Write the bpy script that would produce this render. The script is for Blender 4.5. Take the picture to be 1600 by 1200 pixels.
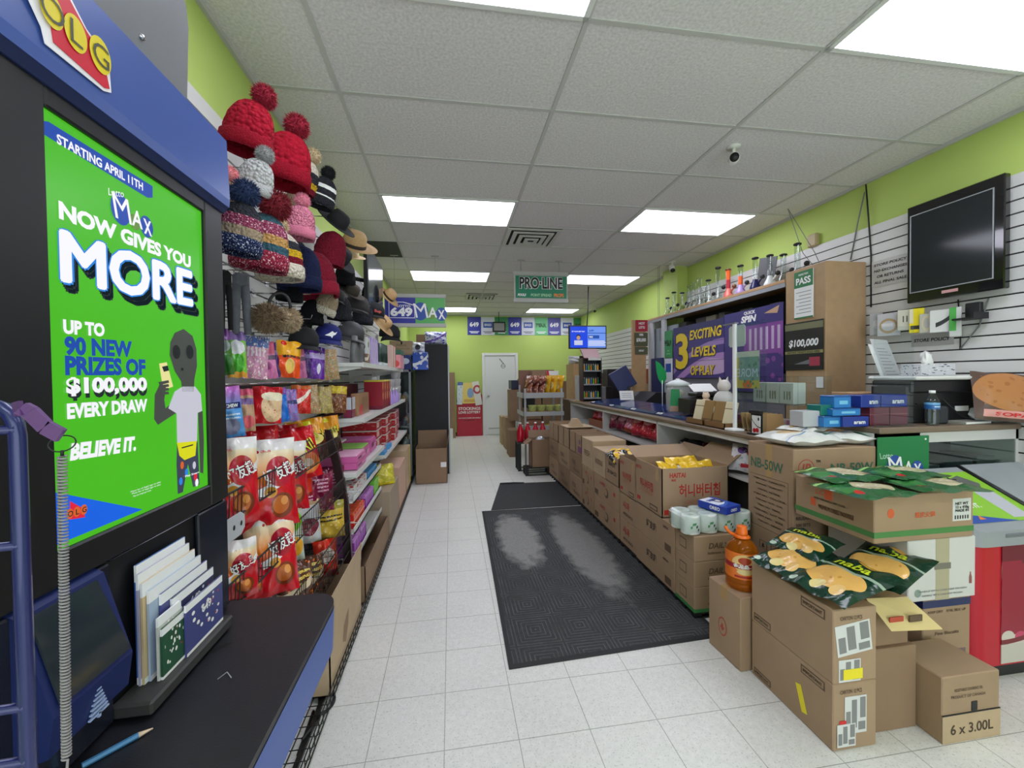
import bpy, bmesh, math, random
from mathutils import Vector, Matrix, Euler, noise as mnoise
for _o in list(bpy.data.objects): bpy.data.objects.remove(_o)
SC = bpy.context.scene
COL = SC.collection
PI = math.pi
# ------------------------------------------------------------------ camera
FPX = 636.0
CAM_H = 1.5
_d = Vector((704 - 800, 590 - 600, FPX)).normalized()
_r = Vector((4220, -61, FPX)); _r = (_r - _d * _r.dot(_d)).normalized()
_n = _d.cross(_r)
CAM = Vector((0, 0, CAM_H))
cam_data = bpy.data.cameras.new('camera')
cam_data.sensor_width = 36.0
cam_data.lens = FPX / 1600 * 36.0
cam_data.clip_start = 0.02
cam = bpy.data.objects.new('camera', cam_data); COL.objects.link(cam)
def _w(v):      # camera frame (right, down, forward) to world
    return Vector((v.dot(_r), v.dot(_d), -v.dot(_n)))
_R = Matrix((_w(Vector((1, 0, 0))), _w(Vector((0, -1, 0))), _w(Vector((0, 0, -1))))).transposed()
cam.matrix_world = Matrix.Translation(CAM) @ _R.to_4x4()
SC.camera = cam
def ray(x, y): return _w(Vector((x - 800, y - 600, FPX)))
def oX(x, y, c): v = ray(x, y); return CAM + v * (c / v.x)
def oY(x, y, c): v = ray(x, y); return CAM + v * (c / v.y)
def oZ(x, y, c): v = ray(x, y); return CAM + v * ((c - CAM_H) / v.z)
# ------------------------------------------------------------------ exposure, world, daylight
SC.view_settings.view_transform = 'Standard'
SC.view_settings.look = 'None'
SC.view_settings.gamma = 1.0
SC.view_settings.use_curve_mapping = False
SC.view_settings.exposure = 0.0
W = bpy.data.worlds.new('world'); SC.world = W; W.use_nodes = True
W.node_tree.nodes['Background'].inputs[0].default_value = (0.84, 0.92, 1.0, 1)
W.node_tree.nodes['Background'].inputs[1].default_value = 3.0
LAMP = 8.6
# room extents
XL, XR, YF, YB, ZC = -1.026, 3.46, -1.9, 10.5, 3.1
pl = bpy.data.lights.new('shop_window_daylight', 'AREA'); pl.shape = 'RECTANGLE'
pl.size, pl.size_y = 4.0, 2.3; pl.cycles.is_portal = True
plo = bpy.data.objects.new('shop_window_daylight', pl); COL.objects.link(plo)
plo.location = (1.22, YF - 0.1, 1.35); plo.rotation_euler = (PI / 2, 0, 0)

# ------------------------------------------------------------------ materials
def lin(c):
    c = c / 255.0
    return c / 12.92 if c <= 0.04045 else ((c + 0.055) / 1.055) ** 2.4
def rgb(t): return (lin(t[0]), lin(t[1]), lin(t[2]), 1.0)
MATS = {}
def _new(name):
    m = bpy.data.materials.new(name); m.use_nodes = True
    nt = m.node_tree
    return m, nt, nt.nodes['Principled BSDF']
def N(nt, t, **kw):
    n = nt.nodes.new(t)
    for k, v in kw.items(): setattr(n, k, v)
    return n
def setin(nt, sock, v):
    if isinstance(v, bpy.types.NodeSocket): nt.links.new(v, sock)
    else: sock.default_value = v
def mth(nt, op, a, b=0.0, c=None, clamp=False):
    n = N(nt, 'ShaderNodeMath', operation=op, use_clamp=clamp)
    setin(nt, n.inputs[0], a); setin(nt, n.inputs[1], b)
    if c is not None: setin(nt, n.inputs[2], c)
    return n.outputs[0]
def mixc(nt, f, a, b):
    n = N(nt, 'ShaderNodeMix', data_type='RGBA')
    setin(nt, n.inputs[0], f); setin(nt, n.inputs[6], a); setin(nt, n.inputs[7], b)
    return n.outputs[2]
def mat(name, c, rough=0.5, metal=0.0, emit=0.0, alpha=1.0, noise=None, bump=None, coat=0.0, spec=0.5):
    """plain surface; noise=(scale, amount) mottles the colour, bump=(scale, strength) roughens it"""
    if name in MATS: return MATS[name]
    m, nt, p = _new(name)
    col = rgb(c)
    p.inputs['Base Color'].default_value = col
    p.inputs['Roughness'].default_value = rough
    p.inputs['Metallic'].default_value = metal
    p.inputs['Specular IOR Level'].default_value = spec
    if coat: p.inputs['Coat Weight'].default_value = coat
    if emit:
        p.inputs['Emission Color'].default_value = col; p.inputs['Emission Strength'].default_value = emit
    if alpha < 1: p.inputs['Alpha'].default_value = alpha
    if noise or bump:
        tc = N(nt, 'ShaderNodeTexCoord')
    if noise:
        nz = N(nt, 'ShaderNodeTexNoise'); nz.inputs['Scale'].default_value = noise[0]; nz.inputs['Detail'].default_value = 5
        nt.links.new(tc.outputs['Object'], nz.inputs['Vector'])
        k = noise[1]
        dk = tuple(x * (1 - k) for x in col[:3]) + (1,); lt = tuple(min(1, x * (1 + k)) for x in col[:3]) + (1,)
        f = mth(nt, 'MULTIPLY_ADD', nz.outputs[0], 2.0, -0.5, clamp=True)
        nt.links.new(mixc(nt, f, dk, lt), p.inputs['Base Color'])
    if bump:
        bz = N(nt, 'ShaderNodeTexNoise'); bz.inputs['Scale'].default_value = bump[0]; bz.inputs['Detail'].default_value = 3
        nt.links.new(tc.outputs['Object'], bz.inputs['Vector'])
        bp = N(nt, 'ShaderNodeBump'); bp.inputs['Strength'].default_value = bump[1]; bp.inputs['Distance'].default_value = 0.01
        nt.links.new(bz.outputs[0], bp.inputs['Height']); nt.links.new(bp.outputs[0], p.inputs['Normal'])
    MATS[name] = m
    return m
def glassy(name, c=(235, 245, 245), amount=0.12, rough=0.02):
    """thin clear sheet: mostly see-through, tinted, with mirror reflections at a slant"""
    if name in MATS: return MATS[name]
    m, nt, p = _new(name)
    out = nt.nodes['Material Output']
    tr = N(nt, 'ShaderNodeBsdfTransparent'); tr.inputs[0].default_value = rgb(c)
    gl = N(nt, 'ShaderNodeBsdfGlossy'); gl.inputs['Roughness'].default_value = rough
    fr = N(nt, 'ShaderNodeLayerWeight'); fr.inputs[0].default_value = 0.5
    f = mth(nt, 'MULTIPLY_ADD', mth(nt, 'POWER', fr.outputs[1], 4.0), 0.5, amount * 0.5 + 0.02, clamp=True)
    mx = N(nt, 'ShaderNodeMixShader')
    nt.links.new(f, mx.inputs[0]); nt.links.new(tr.outputs[0], mx.inputs[1]); nt.links.new(gl.outputs[0], mx.inputs[2])
    nt.links.new(mx.outputs[0], out.inputs[0])
    MATS[name] = m
    return m
def design(name, base, layers=(), rough=0.3, bump=None, axes='XZ', emit=0.0, coat=0.0):
    """printed packaging: shapes laid over a base colour in the object's own generated 0-1 frame.
    layers: ('band',a,b,c) ('col',a,b,c) ('ell',cx,cy,rx,ry,c) ('diag',slope,off,width,c) ('grad',a,b,c)
            ('blob',scale,thr,c[,x0,x1,y0,y1]) ('rect',x0,x1,y0,y1,c) ('lines',x0,x1,y0,y1,n,c)"""
    if name in MATS: return MATS[name]
    m, nt, p = _new(name)
    tc = N(nt, 'ShaderNodeTexCoord'); sx = N(nt, 'ShaderNodeSeparateXYZ')
    nt.links.new(tc.outputs['Generated'], sx.inputs[0])
    u = sx.outputs['XYZ'.index(axes[0])]; v = sx.outputs['XYZ'.index(axes[1])]
    def inside(s, a, b): return mth(nt, 'MULTIPLY', mth(nt, 'GREATER_THAN', s, a), mth(nt, 'LESS_THAN', s, b))
    col = rgb(base)
    for L in layers:
        k = L[0]
        if k == 'band': f = inside(v, L[1], L[2]); c = L[3]
        elif k == 'col': f = inside(u, L[1], L[2]); c = L[3]
        elif k == 'ell':
            a = mth(nt, 'DIVIDE', mth(nt, 'SUBTRACT', u, L[1]), L[3]); b = mth(nt, 'DIVIDE', mth(nt, 'SUBTRACT', v, L[2]), L[4])
            f = mth(nt, 'LESS_THAN', mth(nt, 'ADD', mth(nt, 'MULTIPLY', a, a), mth(nt, 'MULTIPLY', b, b)), 1.0); c = L[5]
        elif k == 'diag':
            q = mth(nt, 'MULTIPLY_ADD', mth(nt, 'MULTIPLY', u, u), L[1], L[2])
            f = mth(nt, 'LESS_THAN', mth(nt, 'ABSOLUTE', mth(nt, 'SUBTRACT', v, q)), L[3]); c = L[4]
        elif k == 'below':
            q = mth(nt, 'MULTIPLY_ADD', mth(nt, 'MULTIPLY', u, u), L[1], L[2]); f = mth(nt, 'LESS_THAN', v, q); c = L[3]
        elif k == 'grad':
            f = mth(nt, 'DIVIDE', mth(nt, 'SUBTRACT', v, L[1]), L[2] - L[1], clamp=True); c = L[3]
        elif k == 'blob':
            vz = N(nt, 'ShaderNodeTexVoronoi'); vz.inputs['Scale'].default_value = L[1]
            nt.links.new(tc.outputs['Generated'], vz.inputs['Vector'])
            f = mth(nt, 'LESS_THAN', vz.outputs['Distance'], L[2]); c = L[3]
            if len(L) > 4: f = mth(nt, 'MULTIPLY', f, mth(nt, 'MULTIPLY', inside(u, L[4], L[5]), inside(v, L[6], L[7])))
        elif k == 'rect':
            f = mth(nt, 'MULTIPLY', inside(u, L[1], L[2]), inside(v, L[3], L[4])); c = L[5]
        elif k == 'lines':
            f = mth(nt, 'MULTIPLY', inside(u, L[1], L[2]), inside(v, L[3], L[4]))
            s = mth(nt, 'FRACT', mth(nt, 'MULTIPLY', mth(nt, 'SUBTRACT', v, L[3]), L[5] / (L[4] - L[3])))
            nz = N(nt, 'ShaderNodeTexNoise'); nz.inputs['Scale'].default_value = 26
            nt.links.new(tc.outputs['Generated'], nz.inputs['Vector'])
            f = mth(nt, 'MULTIPLY', mth(nt, 'MULTIPLY', f, mth(nt, 'LESS_THAN', s, 0.5)), mth(nt, 'GREATER_THAN', nz.outputs[0], 0.44)); c = L[6]
        elif k == 'vlines':
            f = mth(nt, 'MULTIPLY', inside(u, L[1], L[2]), inside(v, L[3], L[4]))
            s = mth(nt, 'FRACT', mth(nt, 'MULTIPLY', mth(nt, 'SUBTRACT', u, L[1]), L[5] / (L[2] - L[1])))
            f = mth(nt, 'MULTIPLY', f, mth(nt, 'LESS_THAN', s, 0.45)); c = L[6]
        col = mixc(nt, f, col, rgb(c))
    setin(nt, p.inputs['Base Color'], col)
    p.inputs['Roughness'].default_value = rough
    if coat: p.inputs['Coat Weight'].default_value = coat
    if emit:
        setin(nt, p.inputs['Emission Color'], col); p.inputs['Emission Strength'].default_value = emit
    if bump:
        bz = N(nt, 'ShaderNodeTexNoise'); bz.inputs['Scale'].default_value = bump[0]; bz.inputs['Detail'].default_value = 2; bz.inputs['Distortion'].default_value = 1.0
        nt.links.new(tc.outputs['Object'], bz.inputs['Vector'])
        bp = N(nt, 'ShaderNodeBump'); bp.inputs['Strength'].default_value = bump[1]; bp.inputs['Distance'].default_value = 0.01
        nt.links.new(bz.outputs[0], bp.inputs['Height']); nt.links.new(bp.outputs[0], p.inputs['Normal'])
    MATS[name] = m
    return m

# ------------------------------------------------------------------ mesh building
TEXTC = {}
def text_mesh(body, bold=0.0, shear=0.0):
    key = (body, bold, shear)
    if key not in TEXTC:
        fat = bold if ('M' in body and bold > 0) else 0.0
        cu = bpy.data.curves.new('lettering', 'FONT'); cu.body = body; cu.offset = 0.0 if fat else bold; cu.shear = shear
        cu.resolution_u = 3; cu.space_line = 0.95
        ob = bpy.data.objects.new('lettering', cu)
        me = ob.to_mesh()
        vs = [tuple(v.co) for v in me.vertices]; fs = [tuple(p.vertices) for p in me.polygons]
        ob.to_mesh_clear(); bpy.data.objects.remove(ob); bpy.data.curves.remove(cu)
        if not vs: vs, fs = [(0, 0, 0), (1, 0, 0), (1, 1, 0)], [(0, 1, 2)]
        if fat:      # widen the strokes with shifted copies
            n_ = len(vs); base = vs; vs = []; bf = fs; fs = []
            for q in range(8):
                fs += [tuple(i + len(vs) for i in f) for f in bf]; vs += [(v[0] + fat * math.cos(q * PI / 4), v[1] + fat * math.sin(q * PI / 4), 0) for v in base]
        x0 = min(v[0] for v in vs); x1 = max(v[0] for v in vs); y0 = min(v[1] for v in vs); y1 = max(v[1] for v in vs)
        vs = [((v[0] - x0) / (x1 - x0), (v[1] - y0) / (y1 - y0)) for v in vs]
        TEXTC[key] = (vs, fs, (x1 - x0) / (y1 - y0))
    return TEXTC[key]

class MB:
    def __init__(s):
        s.v = []; s.f = []; s.mi = []; s.sm = []; s.mats = []; s.T = None
    def add(s, vs, fs, m, smooth=False):
        if m not in s.mats: s.mats.append(m)
        k = s.mats.index(m); b = len(s.v)
        if s.T is not None: vs = [s.T @ Vector(v) for v in vs]
        s.v.extend(tuple(v) for v in vs)
        for f in fs:
            s.f.append(tuple(i + b for i in f)); s.mi.append(k); s.sm.append(smooth)
    def box(s, a, b, m, bev=0.0, faces=None):
        x0, y0, z0 = a; x1, y1, z1 = b
        if x0 > x1: x0, x1 = x1, x0
        if y0 > y1: y0, y1 = y1, y0
        if z0 > z1: z0, z1 = z1, z0
        if not bev:
            vs = [(x0, y0, z0), (x1, y0, z0), (x1, y1, z0), (x0, y1, z0), (x0, y0, z1), (x1, y0, z1), (x1, y1, z1), (x0, y1, z1)]
            s.add(vs, [(0, 3, 2, 1), (4, 5, 6, 7), (0, 1, 5, 4), (1, 2, 6, 5), (2, 3, 7, 6), (3, 0, 4, 7)], m)
            return
        e = min(bev, (x1 - x0) / 2.01, (y1 - y0) / 2.01, (z1 - z0) / 2.01)
        vs = []; idx = {}
        for i, x in enumerate((x0, x1)):
            for j, y in enumerate((y0, y1)):
                for k, z in enumerate((z0, z1)):
                    sx, sy, sz = (1, -1)[i], (1, -1)[j], (1, -1)[k]
                    idx[i, j, k] = len(vs)
                    vs += [(x, y + sy * e, z + sz * e), (x + sx * e, y, z + sz * e), (x + sx * e, y + sy * e, z)]
        fs = []
        g = lambda i, j, k, a: idx[i, j, k] + a
        fs += [(g(0, 0, 0, 0), g(0, 0, 1, 0), g(0, 1, 1, 0), g(0, 1, 0, 0)), (g(1, 0, 0, 0), g(1, 1, 0, 0), g(1, 1, 1, 0), g(1, 0, 1, 0))]
        fs += [(g(0, 0, 0, 1), g(1, 0, 0, 1), g(1, 0, 1, 1), g(0, 0, 1, 1)), (g(0, 1, 0, 1), g(0, 1, 1, 1), g(1, 1, 1, 1), g(1, 1, 0, 1))]
        fs += [(g(0, 0, 0, 2), g(0, 1, 0, 2), g(1, 1, 0, 2), g(1, 0, 0, 2)), (g(0, 0, 1, 2), g(1, 0, 1, 2), g(1, 1, 1, 2), g(0, 1, 1, 2))]
        for i in (0, 1):
            for j in (0, 1):
                fs.append((g(i, j, 0, 0), g(i, j, 0, 1), g(i, j, 1, 1), g(i, j, 1, 0)))
                fs.append((g(i, 0, j, 0), g(i, 0, j, 2), g(i, 1, j, 2), g(i, 1, j, 0)))
                fs.append((g(0, i, j, 1), g(0, i, j, 2), g(1, i, j, 2), g(1, i, j, 1)))
                for k in (0, 1): fs.append((g(i, j, k, 0), g(i, j, k, 1), g(i, j, k, 2)))
        s.add(vs, fs, m)
    def quad(s, p, m): s.add(p, [tuple(range(len(p)))], m)
    def lathe(s, prof, m, seg=24, c=(0, 0, 0), smooth=True, fn=None, cap=True):
        """prof: (r, z) pairs from bottom to top round the vertical axis through c"""
        vs = []; fs = []
        for i, (r, z) in enumerate(prof):
            for k in range(seg):
                a = 2 * PI * k / seg; rr = r * (fn(a, z, i) if fn else 1)
                vs.append((c[0] + rr * math.cos(a), c[1] + rr * math.sin(a), c[2] + z))
        for i in range(len(prof) - 1):
            for k in range(seg):
                k2 = (k + 1) % seg
                fs.append((i * seg + k, i * seg + k2, (i + 1) * seg + k2, (i + 1) * seg + k))
        if cap:
            fs.append(tuple(range(seg - 1, -1, -1))); n = (len(prof) - 1) * seg; fs.append(tuple(range(n, n + seg)))
        s.add(vs, fs, m, smooth)
    def cyl(s, p0, p1, r, m, seg=12, r2=None, smooth=True): s.tube([p0, p1], r, m, seg, r2=r2, smooth=smooth)
    def tube(s, path, r, m, seg=8, closed=False, r2=None, smooth=True):
        P = [Vector(p) for p in path]; n = len(P); vs = []; fs = []
        prev = None
        for i, p in enumerate(P):
            if closed: t = P[(i + 1) % n] - P[i - 1]
            else: t = P[min(i + 1, n - 1)] - P[max(i - 1, 0)]
            if t.length < 1e-9: t = Vector((0, 0, 1))
            t.normalize()
            if prev is None:
                a = Vector((0, 0, 1)) if abs(t.z) < 0.9 else Vector((1, 0, 0))
                u = t.cross(a).normalized()
            else:
                u = (prev - t * prev.dot(t))
                u = u.normalized() if u.length > 1e-6 else t.orthogonal().normalized()
            prev = u; w = t.cross(u)
            rr = r if r2 is None else r + (r2 - r) * i / max(1, n - 1)
            for k in range(seg):
                a = 2 * PI * k / seg
                vs.append(p + u * (rr * math.cos(a)) + w * (rr * math.sin(a)))
        for i in range(n if closed else n - 1):
            j = (i + 1) % n
            for k in range(seg):
                k2 = (k + 1) % seg
                fs.append((i * seg + k, i * seg + k2, j * seg + k2, j * seg + k))
        if not closed:
            fs.append(tuple(range(seg - 1, -1, -1))); b = (n - 1) * seg; fs.append(tuple(range(b, b + seg)))
        s.add(vs, fs, m, smooth)
    def ball(s, c, r, m, seg=16, rings=10, sc=(1, 1, 1), fn=None):
        vs = []; fs = []
        for i in range(rings + 1):
            t = PI * i / rings
            for k in range(seg):
                a = 2 * PI * k / seg
                d = Vector((math.sin(t) * math.cos(a), math.sin(t) * math.sin(a), -math.cos(t)))
                q = r * (fn(d) if fn else 1)
                vs.append((c[0] + d.x * q * sc[0], c[1] + d.y * q * sc[1], c[2] + d.z * q * sc[2]))
        for i in range(rings):
            for k in range(seg):
                k2 = (k + 1) % seg
                fs.append((i * seg + k, i * seg + k2, (i + 1) * seg + k2, (i + 1) * seg + k))
        s.add(vs, fs, m, True)
    def prism(s, poly, d, m, smooth=False):
        """poly: 3-D points in a plane, d: extrusion vector"""
        n = len(poly); P = [Vector(p) for p in poly]; D = Vector(d)
        vs = P + [p + D for p in P]
        fs = [tuple(range(n - 1, -1, -1)), tuple(range(n, 2 * n))]
        s.add(vs, fs, m)
        s.add(vs, [(i, (i + 1) % n, n + (i + 1) % n, n + i) for i in range(n)], m, smooth)
    def flat(s, poly, o, u, v, m, lift=0.0):
        """2-D polygon printed on the plane through o spanned by u and v"""
        o, u, v = Vector(o), Vector(u), Vector(v); nn = u.cross(v).normalized() * lift
        s.add([o + u * a + v * b + nn for a, b in poly], [tuple(range(len(poly)))], m)
    def text(s, body, o, u, v, m, h=None, w=None, bold=0.02, shear=0.0, anchor=(0.5, 0.5), lift=0.0015, warp=None):
        """lettering printed on a plane: o anchor point, u right, v up (unit vectors), h height and/or w width"""
        vs, fs, asp = text_mesh(body, bold, shear)
        if h is None: h = w / asp
        if w is None: w = h * asp
        o, u, v = Vector(o), Vector(u), Vector(v); nn = u.cross(v).normalized() * lift
        pts = []
        for a, b in vs:
            p = o + u * ((a - anchor[0]) * w) + v * ((b - anchor[1]) * h) + nn
            pts.append(warp(p) if warp else p)
        s.add(pts, fs, m)
    def disc(s, o, u, v, rx, ry, m, lift=0.001, seg=20, a0=0, a1=2 * PI):
        s.flat([(rx * math.cos(a0 + (a1 - a0) * k / seg), ry * math.sin(a0 + (a1 - a0) * k / seg)) for k in range(seg + (0 if a1 - a0 > 6.28 else 1))], o, u, v, m, lift)
    def build(s, name, parent=None, at=None, world=False):
        """at: world point that becomes the origin.  world=True: the parent's place is taken off the points"""
        off = Vector((0, 0, 0))
        if parent is not None and world: off = parent.location
        if at is not None: off = Vector(at)
        me = bpy.data.meshes.new(name)
        me.from_pydata([(v[0] - off.x, v[1] - off.y, v[2] - off.z) for v in s.v], [], s.f)
        for m in s.mats: me.materials.append(m)
        me.polygons.foreach_set('material_index', s.mi)
        me.polygons.foreach_set('use_smooth', s.sm)
        me.update()
        o = bpy.data.objects.new(name, me); COL.objects.link(o)
        if parent is not None: o.parent = parent
        elif at is not None: o.location = off
        return o
def tag(o, label, cat, group=None, kind=None):
    o['label'] = label; o['category'] = cat
    if group: o['group'] = group
    if kind: o['kind'] = kind
    return o
def thing(name, label, cat, loc=(0, 0, 0), rot=(0, 0, 0), group=None):
    o = bpy.data.objects.new(name, None); COL.objects.link(o); o.empty_display_size = 0.05
    o.location = loc; o.rotation_euler = rot
    return tag(o, label, cat, group)
def struct(o): o['kind'] = 'structure'; return o
def dup(o, loc, rot=None, label=None, group=None, sc=None):
    """copy of a thing with copies of its parts and sub-parts"""
    c = o.copy(); COL.objects.link(c); c.location = loc
    if rot is not None: c.rotation_euler = rot
    if sc: c.scale = sc
    if label: c['label'] = label
    if group: c['group'] = group
    def kids(src, dst):
        for ch in list(src.children):
            k = ch.copy(); COL.objects.link(k); k.parent = dst; kids(ch, k)
    kids(o, c)
    return c
X3, Y3, Z3 = Vector((1, 0, 0)), Vector((0, 1, 0)), Vector((0, 0, 1))

# common materials
BLACK = mat('black_plastic', (22, 22, 25), 0.45)
DARK = mat('dark_metal', (38, 38, 42), 0.4, 0.3)
WHITE = mat('white_paint', (226, 226, 224), 0.45)
CHROME = mat('chrome_wire', (190, 190, 195), 0.25, 1.0)
PAPER = mat('white_paper', (232, 232, 230), 0.7)
INK = mat('black_ink', (30, 30, 32), 0.6)
GREY = mat('grey_plastic', (120, 122, 126), 0.5)
SILVER = mat('silver_plastic', (170, 173, 178), 0.4, 0.4)
NAVY = mat('navy_paint', (28, 40, 92), 0.35)
RED = mat('red_print', (205, 32, 36), 0.5)
GREENP = mat('green_print', (48, 120, 70), 0.5)
YELLOW = mat('yellow_print', (245, 210, 60), 0.5)
CLEAR = glassy('clear_acrylic', (246, 250, 250), 0.03)
GLASS = glassy('clear_glass', (232, 240, 238), 0.10)
# ================================================================== the room
def floor_mat():
    m, nt, p = _new('vinyl_tile_floor')
    tc = N(nt, 'ShaderNodeTexCoord'); sx = N(nt, 'ShaderNodeSeparateXYZ'); nt.links.new(tc.outputs['Object'], sx.inputs[0])
    def seam(s, off, per, w):
        q = mth(nt, 'FRACT', mth(nt, 'DIVIDE', mth(nt, 'ADD', s, 100 * per - off), per))
        return mth(nt, 'LESS_THAN', q, w / per)
    sm = mth(nt, 'MAXIMUM', seam(sx.outputs[0], -0.048, 0.305, 0.0035), seam(sx.outputs[1], 1.635, 0.303, 0.0035))
    n1 = N(nt, 'ShaderNodeTexNoise'); n1.inputs['Scale'].default_value = 2.2; n1.inputs['Detail'].default_value = 6
    n2 = N(nt, 'ShaderNodeTexNoise'); n2.inputs['Scale'].default_value = 42; n2.inputs['Detail'].default_value = 6
    n3 = N(nt, 'ShaderNodeTexNoise'); n3.inputs['Scale'].default_value = 130; n3.inputs['Detail'].default_value = 2
    for n in (n1, n2, n3): nt.links.new(tc.outputs['Object'], n.inputs['Vector'])
    c = mixc(nt, n1.outputs[0], rgb((204, 203, 198)), rgb((228, 227, 222)))
    c = mixc(nt, mth(nt, 'MULTIPLY_ADD', n2.outputs[0], 1.6, -0.62, clamp=True), c, rgb((234, 233, 229)))
    c = mixc(nt, mth(nt, 'MULTIPLY', mth(nt, 'GREATER_THAN', n3.outputs[0], 0.63), 0.35), c, rgb((120, 118, 112)))
    c = mixc(nt, mth(nt, 'MULTIPLY', sm, 0.6), c, rgb((96, 92, 84)))
    nt.links.new(c, p.inputs['Base Color'])
    nt.links.new(mth(nt, 'MULTIPLY_ADD', n1.outputs[0], 0.3, 0.22), p.inputs['Roughness'])
    return m
def ceil_mat():
    m, nt, p = _new('acoustic_ceiling_tile')
    tc = N(nt, 'ShaderNodeTexCoord'); sx = N(nt, 'ShaderNodeSeparateXYZ'); nt.links.new(tc.outputs['Object'], sx.inputs[0])
    n2 = N(nt, 'ShaderNodeTexNoise'); n2.inputs['Scale'].default_value = 70; n2.inputs['Detail'].default_value = 4
    n1 = N(nt, 'ShaderNodeTexNoise'); n1.inputs['Scale'].default_value = 1.1; n1.inputs['Detail'].default_value = 3
    for n in (n1, n2): nt.links.new(tc.outputs['Object'], n.inputs['Vector'])
    c = mixc(nt, mth(nt, 'MULTIPLY_ADD', n2.outputs[0], 2.2, -0.6, clamp=True), rgb((206, 204, 206)), rgb((240, 238, 240)))
    c = mixc(nt, mth(nt, 'MULTIPLY', n1.outputs[0], 0.25), c, rgb((206, 200, 196)))
    nt.links.new(c, p.inputs['Base Color']); p.inputs['Roughness'].default_value = 0.95
    bp = N(nt, 'ShaderNodeBump'); bp.inputs['Strength'].default_value = 0.35; bp.inputs['Distance'].default_value = 0.004
    nt.links.new(n2.outputs[0], bp.inputs['Height']); nt.links.new(bp.outputs[0], p.inputs['Normal'])
    return m
LIME = mat('lime_green_wall_paint', (186, 208, 110), 0.7, noise=(1.5, 0.04))
b = MB(); b.box((XL - 0.1, YF - 0.1, -0.1), (XR + 0.1, YB + 0.1, 0), floor_mat()); struct(b.build('floor'))
# ceiling boards with the light and vent openings left in one slab; the T-bar grid is a lattice below it
GX = [-1.81, -0.59, 0.63, 1.85, 3.07]; GY0, GYP = 3.67, 0.63
CM = ceil_mat(); TB = mat('ceiling_tee_bar', (196, 196, 194), 0.55)
b = MB(); b.box((XL - 0.1, YF - 0.1, ZC), (XR + 0.1, YB + 0.1, ZC + 0.1), CM); struct(b.build('ceiling'))
b = MB()
for x in GX[1:]: b.box((x - 0.012, YF, ZC - 0.006), (x + 0.012, YB, ZC), TB)
y = GY0 - GYP * 8
while y < YB:
    if y > YF: b.box((XL, y - 0.012, ZC - 0.005), (XR, y + 0.012, ZC), TB)
    y += GYP
b.box((XL, YF, ZC - 0.025), (XL + 0.02, YB, ZC), TB); b.box((XR - 0.02, YF, ZC - 0.025), (XR, YB, ZC), TB); b.box((XL, YB - 0.02, ZC - 0.025), (XR, YB, ZC), TB)
struct(b.build('trim_1'))
b = MB(); b.box((XL - 0.1, YF, 0), (XL, YB, ZC), LIME); struct(b.build('wall_left'))
b = MB(); b.box((XR, YF, 0), (XR + 0.1, YB, ZC), LIME)
struct(b.build('wall_right'))
b = MB(); b.box((XL - 0.1, YB, 0), (XR + 0.1, YB + 0.1, ZC), LIME); struct(b.build('wall_back'))
# street front behind the camera, with its big window
b = MB(); b.box((XL - 0.1, YF - 0.15, 0), (XR + 0.1, YF, 0.2), LIME); b.box((XL - 0.1, YF - 0.15, 2.5), (XR + 0.1, YF, ZC), LIME)
b.box((XL - 0.1, YF - 0.15, 0.2), (-0.8, YF, 2.5), LIME); b.box((3.24, YF - 0.15, 0.2), (XR + 0.1, YF, 2.5), LIME); struct(b.build('wall_front'))
b = MB()
for x in (-0.8, 0.55, 1.9, 3.2): b.box((x, YF - 0.1, 0.2), (x + 0.04, YF - 0.05, 2.5), SILVER)
b.box((-0.8, YF - 0.1, 0.2), (3.24, YF - 0.05, 0.24), SILVER); b.box((-0.8, YF - 0.1, 2.46), (3.24, YF - 0.05, 2.5), SILVER); struct(b.build('window_1'))
# pilaster on the right wall
b = MB(); b.box((XR - 0.16, 5.55, 0), (XR, 5.95, ZC), LIME); struct(b.build('pillar'))
# slatwall panels: white slats over dark grooves
SLAT = mat('white_slatwall', (214, 214, 212), 0.45); GROOVE = mat('slat_groove', (46, 46, 46), 0.8)
def slatwall(name, x, side, y0, y1, z0, z1, pitch):
    b = MB(); b.box((x, y0, z0), (x + side * 0.006, y1, z1), GROOVE)
    z = z1
    while z > z0 + 0.02:
        b.box((x + side * 0.006, y0, max(z0, z - pitch + 0.010)), (x + side * 0.02, y1, z), SLAT); z -= pitch
    return struct(b.build(name))
slatwall('wall_panel_right', XR, -1, 0.9, 5.55, 0.05, 2.705, 0.0815)
slatwall('wall_panel_right', XR, -1, 5.95, 10.45, 0.05, 2.42, 0.0815)
slatwall('wall_panel_left', XL, 1, 0.0, 6.1, 0.05, 2.68, 0.0815)
BASEB = mat('vinyl_baseboard', (60, 58, 56), 0.6)
b = MB(); b.box((XL, 6.1, 0), (XL + 0.012, YB, 0.1), BASEB); struct(b.build('baseboard_left'))
b = MB(); b.box((XL, YB - 0.012, 0), (0.80, YB, 0.1), BASEB); b.box((1.86, YB - 0.012, 0), (XR, YB, 0.1), BASEB); struct(b.build('baseboard_back'))
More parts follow.
